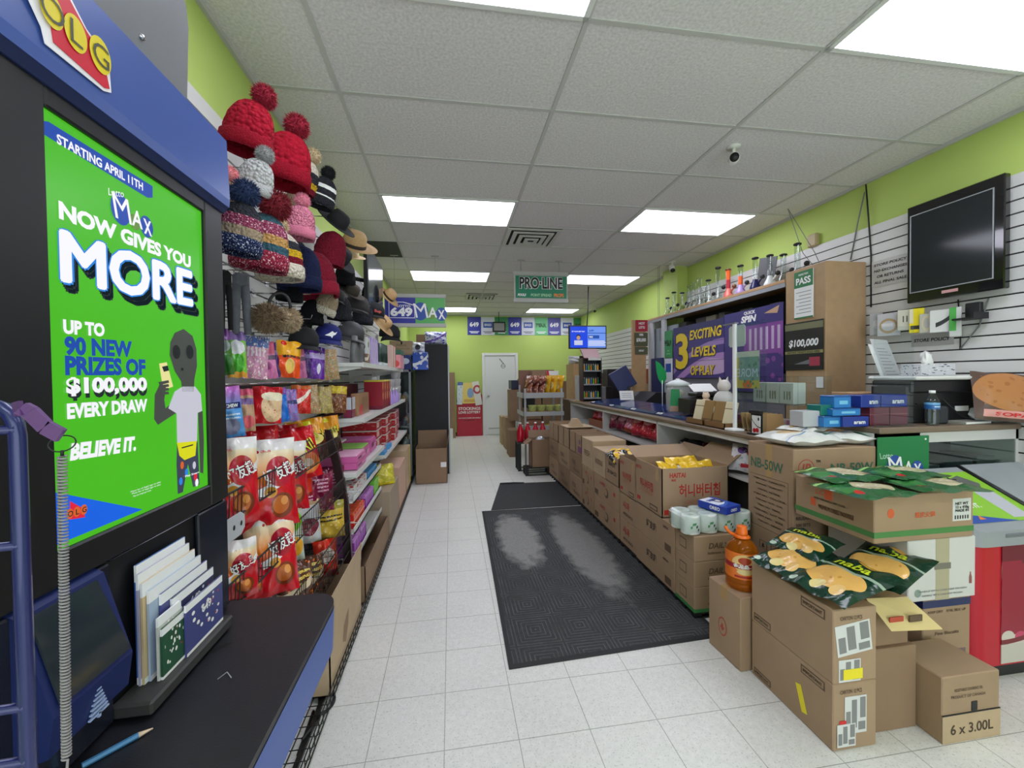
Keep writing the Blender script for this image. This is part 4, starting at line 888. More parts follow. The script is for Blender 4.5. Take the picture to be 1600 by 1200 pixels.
hang_row([('pink and blue', 344, 380, 604, 684, .5), ('tan and pink', 376, 398, 606, 674, .6), ('red and cream', 396, 436, 604, 662, .55), ('bright blue', 428, 452, 606, 660, .7), ('lilac and blue', 444, 466, 607, 658, .6), ('red and white', 456, 484, 602, 646, .6), ('clear mixed sweets', 478, 500, 602, 646, .6), ('clear yellow', 494, 520, 603, 646, .55), ('yellow topped brown', 514, 540, 603, 645, .5)], -0.78, 'lower')
for nm, z in (('upper', 1.735), ('lower', 1.475)):
    b = MB(); b.tube([(-0.83, 1.35, z + 0.01), (-0.83, 3.3, z + 0.01)], 0.004, CHROME, 6)
    for k in range(9): b.tube([(XL + 0.02, 1.4 + 0.22 * k, z + 0.01), (-0.80, 1.4 + 0.22 * k, z + 0.01)], 0.003, CHROME, 6)
    tag(b.build('peg_rail', at=(-0.9, 2.3, z)), f'chrome peg rail carrying the {nm} row of candy bags', 'rail')
b = MB(); b.box((XL + 0.02, 1.3, 1.478), (-0.86, 3.1, 1.512), mat('grey_label_strip', (150, 150, 150), 0.5), 0.003); b.box((XL + 0.02, 1.3, 1.465), (-0.87, 3.1, 1.478), BLACK); tag(b.build('label_rail', at=(-0.94, 2.2, 1.47)), 'grey label rail between the two rows of candy bags', 'rail')
# ================================================================== cartons
CARD = mat('cardboard', (160, 133, 106), 0.75, noise=(6, 0.07)); CARD2 = mat('cardboard_pale', (182, 158, 128), 0.75, noise=(6, 0.07)); CARD3 = mat('cardboard_brown', (140, 113, 88), 0.75, noise=(6, 0.07)); CARDIN = mat('cardboard_inside', (140, 118, 94), 0.8); TAPE = mat('packing_tape', (178, 146, 100), 0.2)
def carton(loc, dim, label, rot=0.0, m=None, open_=False, flaps=(), tape=True, group=None, prints=None, name='carton', cat='cardboard box', bev=0.004):
    """closed or open carton; local frame: base centre at the origin, w along X, d along Y.  flaps: (side, degrees from horizontal)"""
    w, d, h = dim; m = m or CARD
    t = thing(name, label, cat, loc, (0, 0, rot), group); b = MB()
    if not open_: b.box((-w / 2, -d / 2, 0), (w / 2, d / 2, h), m, bev)
    else:
        e = 0.006; b.box((-w / 2, -d / 2, 0), (w / 2, d / 2, e), m)
        for a, c in (((-w / 2, -d / 2, 0), (-w / 2 + e, d / 2, h)), ((w / 2 - e, -d / 2, 0), (w / 2, d / 2, h)), ((-w / 2, -d / 2, 0), (w / 2, -d / 2 + e, h)), ((-w / 2, d / 2 - e, 0), (w / 2, d / 2, h))): b.box(a, c, m)
    if prints: prints(b, w, d, h)
    b.build('body', t)
    for side, deg in flaps:
        a = math.radians(deg); L = (d if side in 'xX' else w) * 0.5; F = min(w, d) * 0.45; b = MB()
        if side in 'xX':
            s = 1 if side == 'X' else -1; dx, dz = s * math.cos(a) * F, math.sin(a) * F
            b.prism([(s * w / 2, -d / 2, h), (s * w / 2, d / 2, h), (s * w / 2 + dx, d / 2 - 0.004, h + dz), (s * w / 2 + dx, -d / 2 + 0.004, h + dz)], Vector((-dz, 0, dx)).normalized() * 0.005 * s, m)
        else:
            s = 1 if side == 'Y' else -1; dy, dz = s * math.cos(a) * F, math.sin(a) * F
            b.prism([(-w / 2, s * d / 2, h), (w / 2, s * d / 2, h), (w / 2 - 0.004, s * d / 2 + dy, h + dz), (-w / 2 + 0.004, s * d / 2 + dy, h + dz)], Vector((0, -dz, dy)).normalized() * 0.005 * s, m)
        b.build('flap', t)
    if tape and not open_:
        b = MB(); ax = w >= d
        if ax: b.box((-w / 2 - 0.0008, -0.024, h * 0.82), (w / 2 + 0.0008, 0.024, h + 0.0008), TAPE)
        else: b.box((-0.024, -d / 2 - 0.0008, h * 0.82), (0.024, d / 2 + 0.0008, h + 0.0008), TAPE)
        b.build('tape', t)
    return t
# ------------------------------------------------------------------ wire chip rack
RBR = mat('rack_brown', (44, 24, 26), 0.35); RWI = mat('rack_wire', (40, 34, 34), 0.4, 0.3)
rk = thing('snack_rack', 'dark brown wire snack rack full of chip bags beside the kiosk', 'rack', (-0.84, 2.0, 0))
b = MB(); prof = [(-0.70, 0.0), (-0.645, 0.0), (-0.640, 0.35), (-0.655, 0.7), (-0.70, 0.98), (-0.755, 1.18), (-0.80, 1.18), (-0.745, 0.96), (-0.70, 0.68), (-0.69, 0.35)]
b.prism([(x, 2.70, z) for x, z in prof], (0, 0.03, 0), RBR); b.box((-1.0, 2.70, 0), (-0.95, 2.73, 1.18), RBR); b.box((-0.96, 2.71, 0.3), (-0.70, 2.725, 0.34), RBR); b.box((-0.96, 2.71, 0.75), (-0.70, 2.725, 0.79), RBR); b.build('side_frame', rk, world=True)
b = MB(); b.prism([(x, 1.22, z) for x, z in prof], (0, 0.03, 0), RBR); b.box((-1.0, 1.22, 0), (-0.95, 1.25, 1.18), RBR); b.build('side_frame', rk, world=True)
for z, x in ((1.055, -0.70), (0.79, -0.675), (0.52, -0.655), (0.41, -0.65)):
    b = MB()
    for dz in (0, 0.085): b.tube([(x, 1.25, z + dz), (x, 2.70, z + dz)], 0.0035, RWI, 6)
    k = 1.27; n_ = 0
    while k < 2.7: b.tube([(-0.98, k, z - 0.03), (x, k, z), (x + 0.004, k, z + 0.085)] if n_ % 3 == 0 else [(x, k, z), (x + 0.004, k, z + 0.085)], 0.0018, RWI, 5); k += 0.026; n_ += 1
    b.box((-0.98, 1.25, z - 0.036), (-0.975, 2.70, z + 0.02), RWI); b.build('wire_shelf', rk, world=True)
b = MB()
for x, z in ((-0.97, 0.62), (-0.97, 0.35)): b.box((x, 2.2, z), (x + 0.01, 2.69, z + 0.02), SILVER)
b.box((-0.97, 2.35, 0.1), (-0.96, 2.38, 0.75), SILVER); b.build('back_frame', rk, world=True)
HY = design('haoyouqu_bag', (200, 18, 34), [('grad', .40, .62, (240, 140, 34)), ('grad', .58, .86, (234, 222, 190)), ('rect', 0, 1, .86, 1, (226, 222, 220)), ('below', .32, .30, (200, 18, 34)), ('diag', .32, .36, .05, (236, 236, 240)), ('ell', .68, .62, .22, .17, (178, 30, 52)), ('ell', .70, .24, .19, .14, (128, 52, 26)), ('ell', .68, .25, .14, .10, (190, 100, 44)), ('ell', .74, .29, .06, .05, (226, 150, 80)), ('ell', .52, .40, .10, .06, (226, 160, 60)), ('ell', .36, .86, .025, .018, (170, 20, 30))], rough=0.22, bump=(22, 0.3))
DRI = design('red_crisp_bag', (206, 24, 34), [('ell', .6, .3, .34, .2, (236, 120, 60)), ('ell', .55, .28, .2, .11, (232, 210, 190)), ('band', .93, 1, (180, 16, 26)), ('diag', .2, .10, .05, (236, 140, 60))], rough=0.22, bump=(22, 0.3))
TUR = design('brown_turtle_chip_bag', (66, 30, 22), [('band', .62, 1, (226, 150, 30)), ('ell', .5, .5, .34, .12, (240, 220, 120)), ('blob', 7, .25, (120, 60, 30), 0, 1, 0, .45), ('rect', .2, .5, .84, .95, (236, 226, 40))], rough=0.2, bump=(22, 0.3))
MARN = design('maroon_noodle_bag', (126, 18, 58), [('blob', 8, .36, (216, 180, 130), 0, 1, 0, .3), ('lines', .2, .8, .5, .85, 4, (220, 160, 190)), ('band', .94, 1, (96, 12, 44))], rough=0.22, bump=(22, 0.3))
GRY = design('green_crisp_bag', (196, 206, 190), [('ell', .5, .72, .44, .22, (120, 190, 40)), ('ell', .5, .7, .26, .1, (50, 110, 40)), ('ell', .6, .26, .34, .2, (238, 170, 40)), ('band', .94, 1, (150, 90, 60))], rough=0.22, bump=(22, 0.3))
SIL = design('silver_crisp_bag', (196, 196, 200), [('ell', .6, .4, .3, .2, (120, 40, 60)), ('blob', 6, .2, (214, 190, 140)), ('band', .9, 1, (170, 140, 100))], rough=0.18, bump=(22, 0.3))
GLD = design('gold_noodle_bag', (206, 170, 60), [('blob', 8, .33, (232, 206, 120), 0, 1, 0, .5), ('lines', .1, .9, .5, .7, 2, (30, 26, 20)), ('band', .8, 1, (150, 140, 40))], rough=0.22, bump=(22, 0.3))
BRO = design('brown_gold_bag', (86, 50, 34), [('blob', 6, .25, (230, 120, 50)), ('lines', .2, .9, .5, .9, 3, (226, 196, 90)), ('diag', .3, .3, .08, (210, 190, 160))], rough=0.2, bump=(22, 0.3))
ORG = design('orange_red_bag', (214, 50, 30), [('ell', .5, .6, .3, .2, (236, 220, 210)), ('blob', 6, .2, (240, 150, 60)), ('band', 0, .2, (150, 30, 30))], rough=0.2, bump=(22, 0.3))
OUTL = mat('dark_outline_print', (30, 32, 48), 0.4)
def snack(px, yt, yb_, wpx, X, m, lab, th=0.55, lean=-0.15, kind=None, group='chip bags on the dark wire rack', name='chip_bag', cat='chip bag', seed=None, roll=0.0, dd=0.3):
    p = oX(px, yb_, X); s = dpt(p); h = (yb_ - yt) * s * 1.02; w = wpx * s * 1.05; d = w * dd
    b = bag_mb(w, h, d, m, seed if seed is not None else int(px * 3 + yt), 0.016 if w > .12 else 0.008, 14, 18, back=FOIL)
    if kind == 'hyq':
        for bo, mm, l in ((0.05, OUTL, 0.004), (0.012, WPRINT, 0.006)): bag_text(b, '好友趣', w, h, d, w * 0.17, h * 0.61, h * 0.16, w * 0.52, mm, bo, 0.0, 0.35, l)
        bag_text(b, 'ORION', w, h, d, -w * 0.02, h * 0.86, h * 0.03, w * 0.16, RED, 0.02)
    if kind == 'dri':
        for bo, mm, l in ((0.06, OUTL, 0.004), (0.01, mat('bright_yellow_print', (232, 220, 60), 0.4), 0.006)): bag_text(b, 'DRi!', w, h, d, w * 0.05, h * 0.62, h * 0.24, w * 0.62, mm, bo, 0.0, 0.3, l)
    if kind == 'tur':
        for bo, mm, l in ((0.06, OUTL, 0.004), (0.01, mat('bright_yellow_print', (232, 220, 60), 0.4), 0.006)): bag_text(b, '꼬북칩', w, h, d, 0, h * 0.60, h * 0.16, w * 0.7, mm, bo, 0.0, 0.2, l)
    o = b.build(name); o.location = p; o.rotation_euler = (lean, roll, th); return tag(o, lab, cat, group)
snack(362, 688, 822, 74, -0.745, HY, 'red and cream chip bag nearest the kiosk on the rack top tier', kind='hyq')
snack(420, 690, 826, 82, -0.735, HY, 'red and cream chip bag in front on the rack top tier', kind='hyq', lean=-0.2)
snack(448, 694, 800, 62, -0.775, HY, 'red and cream chip bag tucked behind the front one on the top tier', kind='hyq')
snack(466, 700, 790, 44, -0.80, ORG, 'orange and white chip bag wedged behind the yellow-lettered red one')
snack(480, 668, 748, 46, -0.755, DRI, 'red chip bag with yellow lettering on the rack top tier', kind='dri', roll=-0.15)
snack(496, 654, 720, 36, -0.77, TUR, 'brown and orange chip bag left of its twin on the top tier', kind='tur', roll=-0.12)
snack(518, 651, 708, 34, -0.77, TUR, 'brown and orange chip bag at the far end of the top tier', kind='tur', roll=-0.08)
snack(402, 668, 760, 62, -0.90, DRI, 'plain red chip bag showing only its top, behind the front bags'); snack(440, 666, 750, 50, -0.90, DRI, 'second red chip bag behind, beside the yellow-lettered one'); snack(474, 660, 730, 44, -0.90, TUR, 'brown chip bag behind the yellow-lettered red one')
snack(500, 738, 800, 40, -0.77, MARN, 'maroon noodle snack bag, nearer of two on the rack second tier', th=0.45); snack(520, 730, 782, 36, -0.77, MARN, 'maroon noodle snack bag, farther of two on the rack second tier', th=0.45); snack(474, 756, 812, 42, -0.78, MARN, 'maroon noodle snack bag lying behind the top tier wires', th=0.45)
snack(428, 806, 930, 70, -0.70, HY, 'red and cream chip bag leaning out of the rack third tier', kind='hyq', lean=-0.25); snack(450, 794, 880, 46, -0.76, GRY, 'green and yellow crisp bag on the rack third tier'); snack(476, 786, 850, 48, -0.76, SIL, 'silver crisp bag on the rack third tier'); snack(514, 786, 842, 46, -0.74, GLD, 'gold noodle snack bag at the far end of the rack third tier', th=0.4)
snack(366, 850, 938, 64, -0.71, HY, 'red and cream chip bag lowest beside the kiosk corner', kind='hyq'); snack(392, 856, 936, 40, -0.76, HY, 'red and cream chip bag squeezed behind the lowest one', kind=None)
snack(462, 884, 946, 50, -0.70, BRO, 'brown and gold snack bag, nearest on the rack lowest tier'); snack(486, 872, 928, 40, -0.71, BRO, 'brown and gold snack bag, second on the rack lowest tier'); snack(511, 846, 902, 34, -0.72, ORG, 'orange red snack bag at the far end of the rack lowest tier')
t = thing('hook_tag', 'grey plastic hook tag with two holes beside the kiosk edge', 'tag', oX(368, 822, -0.665)); s = dpt(t.location); b = MB()
b.prism([(0, -16 * s + 0 * k, 0) for k in ()] or [(0, -20 * s * 1.4, -18 * s), (0, 14 * s, -18 * s), (0, 26 * s, -10 * s), (0, 26 * s, 10 * s), (0, 14 * s, 18 * s), (0, -20 * s * 1.4, 18 * s)], (0.003, 0, 0), mat('tag_grey', (176, 178, 186), 0.5)); b.disc((0.0032, -8 * s, 0), Y3, Z3, 3.2 * s, 4 * s, INK, 0.001); b.disc((0.0032, 14 * s, 0), Y3, Z3, 3.2 * s, 4 * s, INK, 0.001); b.build('plate', t)
# ------------------------------------------------------------------ low wire basket along the floor with cartons
bk = thing('floor_basket', 'long low black wire basket along the floor under the left shelves', 'basket', (-0.8, 2.5, 0)); b = MB(); BW = mat('basket_wire', (34, 34, 34), 0.4, 0.3)
for z in (0.02, 0.05, 0.085): b.tube([(-0.56, 0.7, z), (-0.56, 6.0, z)], 0.003, BW, 6)
k = 0.72
while k < 6: b.tube([(-1.0, k, 0.022), (-0.57, k, 0.022), (-0.56, k, 0.03), (-0.56, k, 0.085)], 0.0022, BW, 5); k += 0.055
for x in (-0.95, -0.85, -0.75, -0.65): b.tube([(x, 0.7, 0.018), (x, 6.0, 0.018)], 0.0025, BW, 5)
b.build('wire_grid', bk, world=True)
b = MB(); b.box((-0.62, 0.7, 0), (-0.6, 6.0, 0.016), BW); b.box((-0.98, 0.7, 0), (-0.96, 6.0, 0.016), BW); b.build('runner', bk, world=True)
def leafprint(b, w, d, h):
    b.flat([(-0.06, -0.05), (0.0, -0.085), (0.05, -0.02), (0.07, 0.06), (0.02, 0.05), (-0.04, 0.02)], (w / 2, -0.05, h * 0.5), Y3, Z3, CARD3, 0.001)
carton((-0.715, 2.30, 0.028), (0.29, 0.66, 0.325), 'open pale carton at the rack foot, leaf mark on its side', open_=True, m=CARD2, flaps=(('X', 86), ('y', -80)), group='cartons in the left floor basket', prints=leafprint)
carton((-0.715, 3.26, 0.028), (0.29, 1.0, 0.24), 'long brown open carton behind the leaf-marked one on the left', open_=True, m=CARD3, group='cartons in the left floor basket')
carton((-0.70, 4.15, 0.028), (0.27, 0.6, 0.43), 'grey-brown carton under the left shelves below the yellow bag', m=mat('cardboard_grey', (160, 142, 122), 0.8), group='cartons in the left floor basket', tape=False)
carton((-0.70, 4.85, 0.028), (0.27, 0.6, 0.50), 'pale pink carton under the left shelves, second from the glass showcase', m=mat('cardboard_pinkish', (196, 160, 140), 0.8), group='cartons in the left floor basket', tape=False)
carton((-0.70, 5.50, 0.028), (0.27, 0.5, 0.56), 'cream carton with yellow edge next to the glass showcase', m=CARD2, group='cartons in the left floor basket', prints=lambda b, w, d, h: b.box((w / 2, d * .3, 0), (w / 2 + .001, d / 2, h), mat('yellow_band', (206, 190, 60), 0.6)), tape=False)
YB_ = design('yellow_chip_bag', (206, 196, 60), [('blob', 6, .3, (226, 214, 120)), ('band', 0, .1, (236, 220, 40)), ('blob', 9, .2, (150, 140, 60))], rough=0.2, bump=(20, 0.4))
o = bag_mb(0.24, 0.20, 0.06, YB_, 4, 0.02).build('chip_bag'); o.location = (-0.66, 4.1, 0.46); o.rotation_euler = (-0.3, 0, 0.5); tag(o, 'yellow chip bag standing on a carton under the left shelves', 'chip bag')
# cable loop and plug by the counter foot
b = MB(); c0 = oZ(506, 1098, 0.006); b.tube([(-0.62, 1.75, 0.03), (-0.59, 1.86, 0.012)] + [(c0.x - 0.0 + 0.045 * math.cos(a), c0.y + 0.06 * math.sin(a), 0.006) for a in [PI * 0.75 - PI * 1.5 * k / 14 for k in range(15)]] + [(-0.62, 1.7, 0.01)], 0.006, BLACK, 8); tag(b.build('power_cable', at=(c0.x, c0.y, 0)), 'loop of black power cable on the floor beside the counter foot', 'cable')
# ------------------------------------------------------------------ white gondola shelving
SHW = mat('shelf_white', (214, 214, 210), 0.4)
gd = thing('shelving_unit', 'white metal shelving with sweets between snack rack and glass showcase', 'shelves', (-0.82, 4.3, 0))
def shelf(x, y0, y1, z):
    b = MB(); b.box((XL + 0.02, y0, z - 0.03), (x, y1, z), SHW, 0.004); b.box((x - 0.004, y0, z - 0.032), (x + 0.004, y1, z + 0.004), SHW)
    for yy in (y0 + 0.02, (y0 + y1) / 2, y1 - 0.03): b.prism([(XL + 0.02, yy, z - 0.03), (x - 0.02, yy, z - 0.03), (x - 0.02, yy, z - 0.04), (XL + 0.02, yy, z - 0.10)], (0, 0.006, 0), SHW)
    b.build('shelf', gd, world=True)
shelf(-0.62, 3.05, 5.5, 1.615); shelf(-0.62, 3.05, 5.7, 1.215); shelf(-0.62, 2.78, 3.92, 0.88); shelf(-0.62, 3.96, 5.85, 0.775)
b = MB(); b.box((XL + 0.02, 2.80, 1.04), (-0.78, 3.2, 1.052), SHW); b.build('shelf', gd, world=True)
b = MB()
for yy in (2.80, 4.30, 5.83): b.box((XL + 0.02, yy, 0.0), (XL + 0.05, yy + 0.04, 2.1), SHW)
b.build('upright', gd, world=True)
for k, z in enumerate((0.69, 0.485, 0.29)):
    b = MB(); b.box((XL + 0.03, 2.80, z - 0.012), (-0.64, 3.85, z), SHW); b.box((-0.648, 2.80, z - 0.012), (-0.64, 3.85, z + 0.03), SHW)
    b.tube([(-0.98, 2.78, z + 0.07), (-0.60, 2.78, z + 0.07), (-0.60, 2.78, z - 0.0)], 0.003, CHROME, 6); b.build('tray_shelf', gd, world=True)
# boxes of sweets
def sweetbox(loc, dim, m, lab, name='candy_box', cat='box', rot=0.0, group=None, cells=None):
    w, d, h = dim; b = MB(); b.box((-w / 2, -d / 2, 0), (w / 2, d / 2, h), m, 0.003)
    if cells:
        n, cm = cells
        for k in range(n): b.box((-w / 2 + 0.006, -d / 2 + 0.006 + (d - 0.01) * k / n, h), (w / 2 - 0.006, -d / 2 + (d - 0.01) * (k + 0.86) / n, h + 0.012), cm, 0.004)
    o = b.build(name); o.location = loc; o.rotation_euler = (0, 0, rot); return tag(o, lab, cat, group)
def dbox(n, base, L, axes='YZ'): return design(n, base, L, rough=0.35, axes=axes)
PKB = dbox('pink_candy_box', (206, 96, 160), [('rect', .1, .5, .35, .65, (110, 40, 90)), ('lines', .55, .95, .3, .6, 2, (236, 200, 220))]); PKC = mat('pale_pink_packs', (226, 170, 200), 0.4); GRC = mat('lime_packs', (150, 200, 100), 0.4)
RDB = dbox('red_candy_box', (170, 26, 36), [('rect', .08, .5, .2, .8, (226, 190, 180)), ('blob', 6, .25, (200, 130, 110)), ('band', .86, 1, (216, 206, 200))]); PUB = dbox('purple_candy_box', (140, 44, 160), [('vlines', .05, .95, .1, .9, 5, (180, 100, 200)), ('band', .8, 1, (196, 130, 210))]); ORB = dbox('red_orange_candy_box', (206, 36, 30), [('vlines', .05, .95, 0, 1, 5, (230, 110, 50)), ('band', .45, .5, (240, 210, 190))])
WCB = dbox('white_cherry_box', (206, 204, 204), [('blob', 5, .33, (190, 24, 34)), ('blob', 8, .2, (120, 20, 30))]); BLB = mat('blue_cards', (70, 150, 206), 0.4); PUP = mat('violet_packs', (130, 80, 180), 0.35)
sweetbox((-0.78, 3.00, 0.885), (0.30, 0.28, 0.045), PKB, 'lower pink candy box at the near end of the white shelves'); sweetbox((-0.78, 3.00, 0.931), (0.30, 0.28, 0.04), PKB, 'upper pink candy box with pale pink packs on top, near shelf end', cells=(8, PKC))
sweetbox((-0.80, 3.32, 0.885), (0.28, 0.26, 0.085), PKB, 'candy box topped with lime green packs behind the pink one', cells=(8, GRC)); sweetbox((-0.80, 3.62, 0.885), (0.28, 0.24, 0.10), PKB, 'pink candy box behind the lime green topped one', cells=(6, mat('mid_pink_packs', (214, 120, 180), 0.4)))
sweetbox((-0.90, 3.0, 1.052), (0.16, 0.34, 0.03), PUP, 'violet packs on a ledge above the pink candy boxes', cells=(7, mat('violet_tips', (170, 130, 210), 0.3))); 
sweetbox((-0.67, 4.05, 0.776), (0.09, 0.16, 0.03), BLB, 'pale blue card box, nearer one at the shelf edge'); sweetbox((-0.67, 4.35, 0.776), (0.09, 0.16, 0.05), BLB, 'pale blue card box, farther one at the shelf edge')
for r in range(4):
    for c in range(5):
        sweetbox((-0.83 + 0.03 * (c % 2), 4.02 + 0.34 * c if c < 4 else 5.36, 0.776 + 0.083 * r), (0.30 if r else 0.28, 0.30, 0.080), RDB if c < 4 else dbox('rose_candy_box', (206, 140, 160), [('blob', 6, .3, (226, 190, 200)), ('rect', .1, .6, .3, .7, (150, 60, 90))]), f'{"red" if c < 4 else "rose pink"} biscuit box, {["lowest", "second lowest", "third up", "topmost"][r]} in the {ORD[c]} stack on the lower shelf', group='biscuit boxes stacked on the lower white shelf')
sweetbox((-0.76, 3.05, 0.691), (0.22, 0.42, 0.09), WCB, 'white box with red cherry print on the first tray under the pink boxes'); sweetbox((-0.76, 3.55, 0.691), (0.2, 0.4, 0.06), BLB, 'blue box beside the cherry print box')
sweetbox((-0.77, 3.04, 0.486), (0.22, 0.36, 0.09), ORB, 'red and orange candy box on the second tray', cells=(5, mat('orange_packs', (226, 90, 50), 0.35))); sweetbox((-0.77, 3.42, 0.486), (0.22, 0.34, 0.10), PUB, 'purple candy box behind the red and orange one', cells=(4, mat('lilac_packs', (196, 130, 206), 0.35))); sweetbox((-0.77, 3.72, 0.486), (0.22, 0.2, 0.13), mat('bright_green_box', (120, 196, 70), 0.4), 'bright green candy box at the far end of the second tray')
sweetbox((-0.77, 3.06, 0.291), (0.22, 0.40, 0.11), PUB, 'purple candy box on the lowest tray', cells=(4, mat('lilac_packs', (196, 130, 206), 0.35)))
# second shelf: gift boxes, stick biscuits, cups
sweetbox((-0.74, 3.14, 1.216), (0.06, 0.11, 0.15), dbox('white_maroon_box', (130, 40, 70), [('band', .4, 1, (200, 200, 210)), ('rect', 0, .12, 0, 1, (60, 30, 40))]), 'small white and maroon box at the near end of the middle shelf'); sweetbox((-0.72, 3.42, 1.216), (0.05, 0.42, 0.17), dbox('brown_display_box', (160, 120, 84), [('ell', .3, .2, .2, .3, (196, 50, 50)), ('vlines', .4, 1, .05, .8, 4, (120, 90, 64))]), 'brown display box with red sweets on the middle shelf'); sweetbox((-0.90, 3.6, 1.216), (0.1, 0.7, 0.24), dbox('dark_maroon_box', (70, 20, 30), [('blob', 6, .3, (120, 80, 80)), ('ell', .25, .6, .08, .3, (170, 90, 60))]), 'long dark maroon carton at the back of the middle shelf')
POC = dbox('stick_biscuit_box', (150, 16, 40), [('ell', .35, .78, .2, .14, (226, 160, 90)), ('ell', .35, .45, .2, .14, (226, 170, 110)), ('band', .94, 1, (200, 190, 60)), ('band', 0, .12, (120, 20, 50))])
for k in range(4): sweetbox((-0.70, 3.92 + 0.13 * k, 1.216), (0.16, 0.115, 0.27), POC, f'red stick biscuit box, {ORD[k]} of four upright on the middle shelf', group='red stick biscuit boxes on the middle shelf')
CUPW = mat('white_cup', (196, 192, 196), 0.5); LBOT = mat('lilac_bottle', (170, 140, 210), 0.3)
for k, (y, n) in enumerate(((4.62, 3), (4.86, 3), (5.15, 4), (5.4, 4))):
    for r in range(n):
        b = MB(); b.lathe([(0.036, 0), (0.046, 0.085), (0.048, 0.09)], CUPW, 14); o = b.build('cup'); o.location = (-0.68, y, 1.216 + 0.091 * r); tag(o, f'white cup, {["lowest", "second", "third", "topmost"][r] if r < 3 or n > 3 else "top"} in the {ORD[k]} cup tower on the middle shelf', 'cup', 'white cups in towers on the middle shelf')
for k, y in enumerate((4.50, 4.74, 5.0)):
    t = thing('bottle', f'lilac bottle, {ORD[k]} from the red stick biscuits on the middle shelf', 'bottle', (-0.645, y, 1.216), group='lilac bottles on the middle shelf')
    b = MB(); b.lathe([(0.0, 0), (0.032, 0), (0.034, 0.01), (0.034, 0.09), (0.014, 0.13), (0.013, 0.15)], LBOT, 14); b.build('body', t); b = MB(); b.lathe([(0.015, 0.15), (0.015, 0.17)], WPRINT, 12); b.build('cap', t)
# top shelf: gloves, cards, tubes, books
GPK = mat('wrapped_grey_glove', (110, 110, 112), 0.4, noise=(20, 0.2))
for k, (y, m, lab) in enumerate(((3.16, GPK, 'wrapped grey glove pack, nearest on the top white shelf'), (3.34, GPK, 'second wrapped grey glove pack on the top white shelf'))):
    b = MB(); b.tube([(0, -0.03, 0), (0, -0.025, 0.12), (0, -0.01, 0.2)], 0.03, m, 8, r2=0.02); b.tube([(0, 0.035, 0), (0, 0.03, 0.12), (0, 0.01, 0.2)], 0.03, m, 8, r2=0.02); o = b.build('glove_pack'); o.location = (-0.70, y, 1.616); tag(o, lab, 'gloves')
sweetbox((-0.68, 3.52, 1.616), (0.02, 0.12, 0.22), dbox('green_mark_card', (206, 206, 206), [('ell', .5, .75, .2, .12, (60, 110, 80)), ('band', 0, .4, (130, 100, 80)), ('diag', .4, .2, .06, (226, 216, 200))]), 'white card pack with green mark on the top white shelf')
for k in range(3): sweetbox((-0.68, 3.68 + 0.11 * k, 1.616), (0.03, 0.09, 0.24), dbox('lilac_pack', (190, 170, 216), [('blob', 5, .3, (150, 120, 200))]), f'lilac hanging pack, {ORD[k]} of three on the top white shelf', group='lilac packs on the top white shelf')
DGT = mat('dark_green_tube', (44, 66, 60), 0.35)
for k in range(4):
    b = MB(); b.lathe([(0.03, 0), (0.03, 0.04)], mat('pale_cap', (196, 206, 206), 0.4), 12); b.lathe([(0.032, 0.04), (0.032, 0.22)], DGT, 12); o = b.build('tube'); o.location = (-0.67, 4.04 + 0.10 * k, 1.616); tag(o, f'dark green tube with pale cap, {ORD[k]} of four on the top white shelf', 'tube', 'dark green tubes on the top white shelf')
for k, c in enumerate(((206, 170, 160), (214, 206, 200), (206, 120, 100), (226, 196, 180), (190, 150, 150))): sweetbox((-0.70, 4.50 + 0.075 * k, 1.616), (0.16, 0.06, 0.24), mat('thin_box_%d' % k, c, 0.5), f'thin pale upright box, {ORD[k]} from the tubes on the top white shelf', group='thin upright boxes on the top white shelf')
sweetbox((-0.70, 5.12, 1.616), (0.24, 0.36, 0.16), dbox('pink_tissue_box', (226, 150, 160), [('ell', .3, .5, .14, .3, (190, 60, 90)), ('ell', .75, .35, .2, .25, (214, 80, 70))], 'XZ'), 'pink patterned box at the far end of the top white shelf'); sweetbox((-0.70, 5.12, 1.777), (0.24, 0.34, 0.06), mat('green_box_lid', (50, 96, 76), 0.5), 'dark green pack lying on the pink patterned box')
# ------------------------------------------------------------------ glass showcase, black cabinet, tall carton at the far left
GFR = mat('showcase_frame', (120, 124, 128), 0.35, 0.6)
sx0, sx1, sy0, sy1, sz = XL + 0.02, -0.56, 5.95, 6.80, 1.62
t = thing('glass_showcase', 'tall glass showcase with small goods at the end of the left shelves', 'showcase', ((sx0 + sx1) / 2, (sy0 + sy1) / 2, 0)); b = MB()
for x in (sx0, sx1 - 0.03):
    for y in (sy0, sy1 - 0.03): b.box((x, y, 0), (x + 0.03, y + 0.03, sz), GFR)
b.box((sx0, sy0, 0), (sx1, sy1, 0.1), GFR); b.box((sx0, sy0, sz - 0.03), (sx1, sy1, sz), GFR); b.build('frame', t, world=True)
b = MB(); b.box((sx0, sy0 + .03, .1), (sx0 + .012, sy1, sz - .03), mat('showcase_back_grey', (120, 122, 122), .5)); b.box((sx0, sy1 - .012, .1), (sx1 - .03, sy1, sz - .03), MATS['showcase_back_grey']); b.build('back_panel', t, world=True)
b = MB(); b.box((sx1 - 0.008, sy0 + 0.03, 0.1), (sx1 - 0.004, sy1 - 0.03, sz - 0.03), GLASS); b.build('glass_side', t, world=True); b = MB(); b.box((sx0 + 0.03, sy0 + 0.004, 0.1), (sx1 - 0.03, sy0 + 0.008, sz - 0.03), GLASS); b.build('glass_front', t, world=True)
for z in (0.45, 0.8, 1.15): b = MB(); b.box((sx0 + 0.03, sy0 + 0.03, z), (sx1 - 0.03, sy1 - 0.03, z + 0.008), GREY); b.build('shelf', t, world=True)
rnd = random.Random(8)
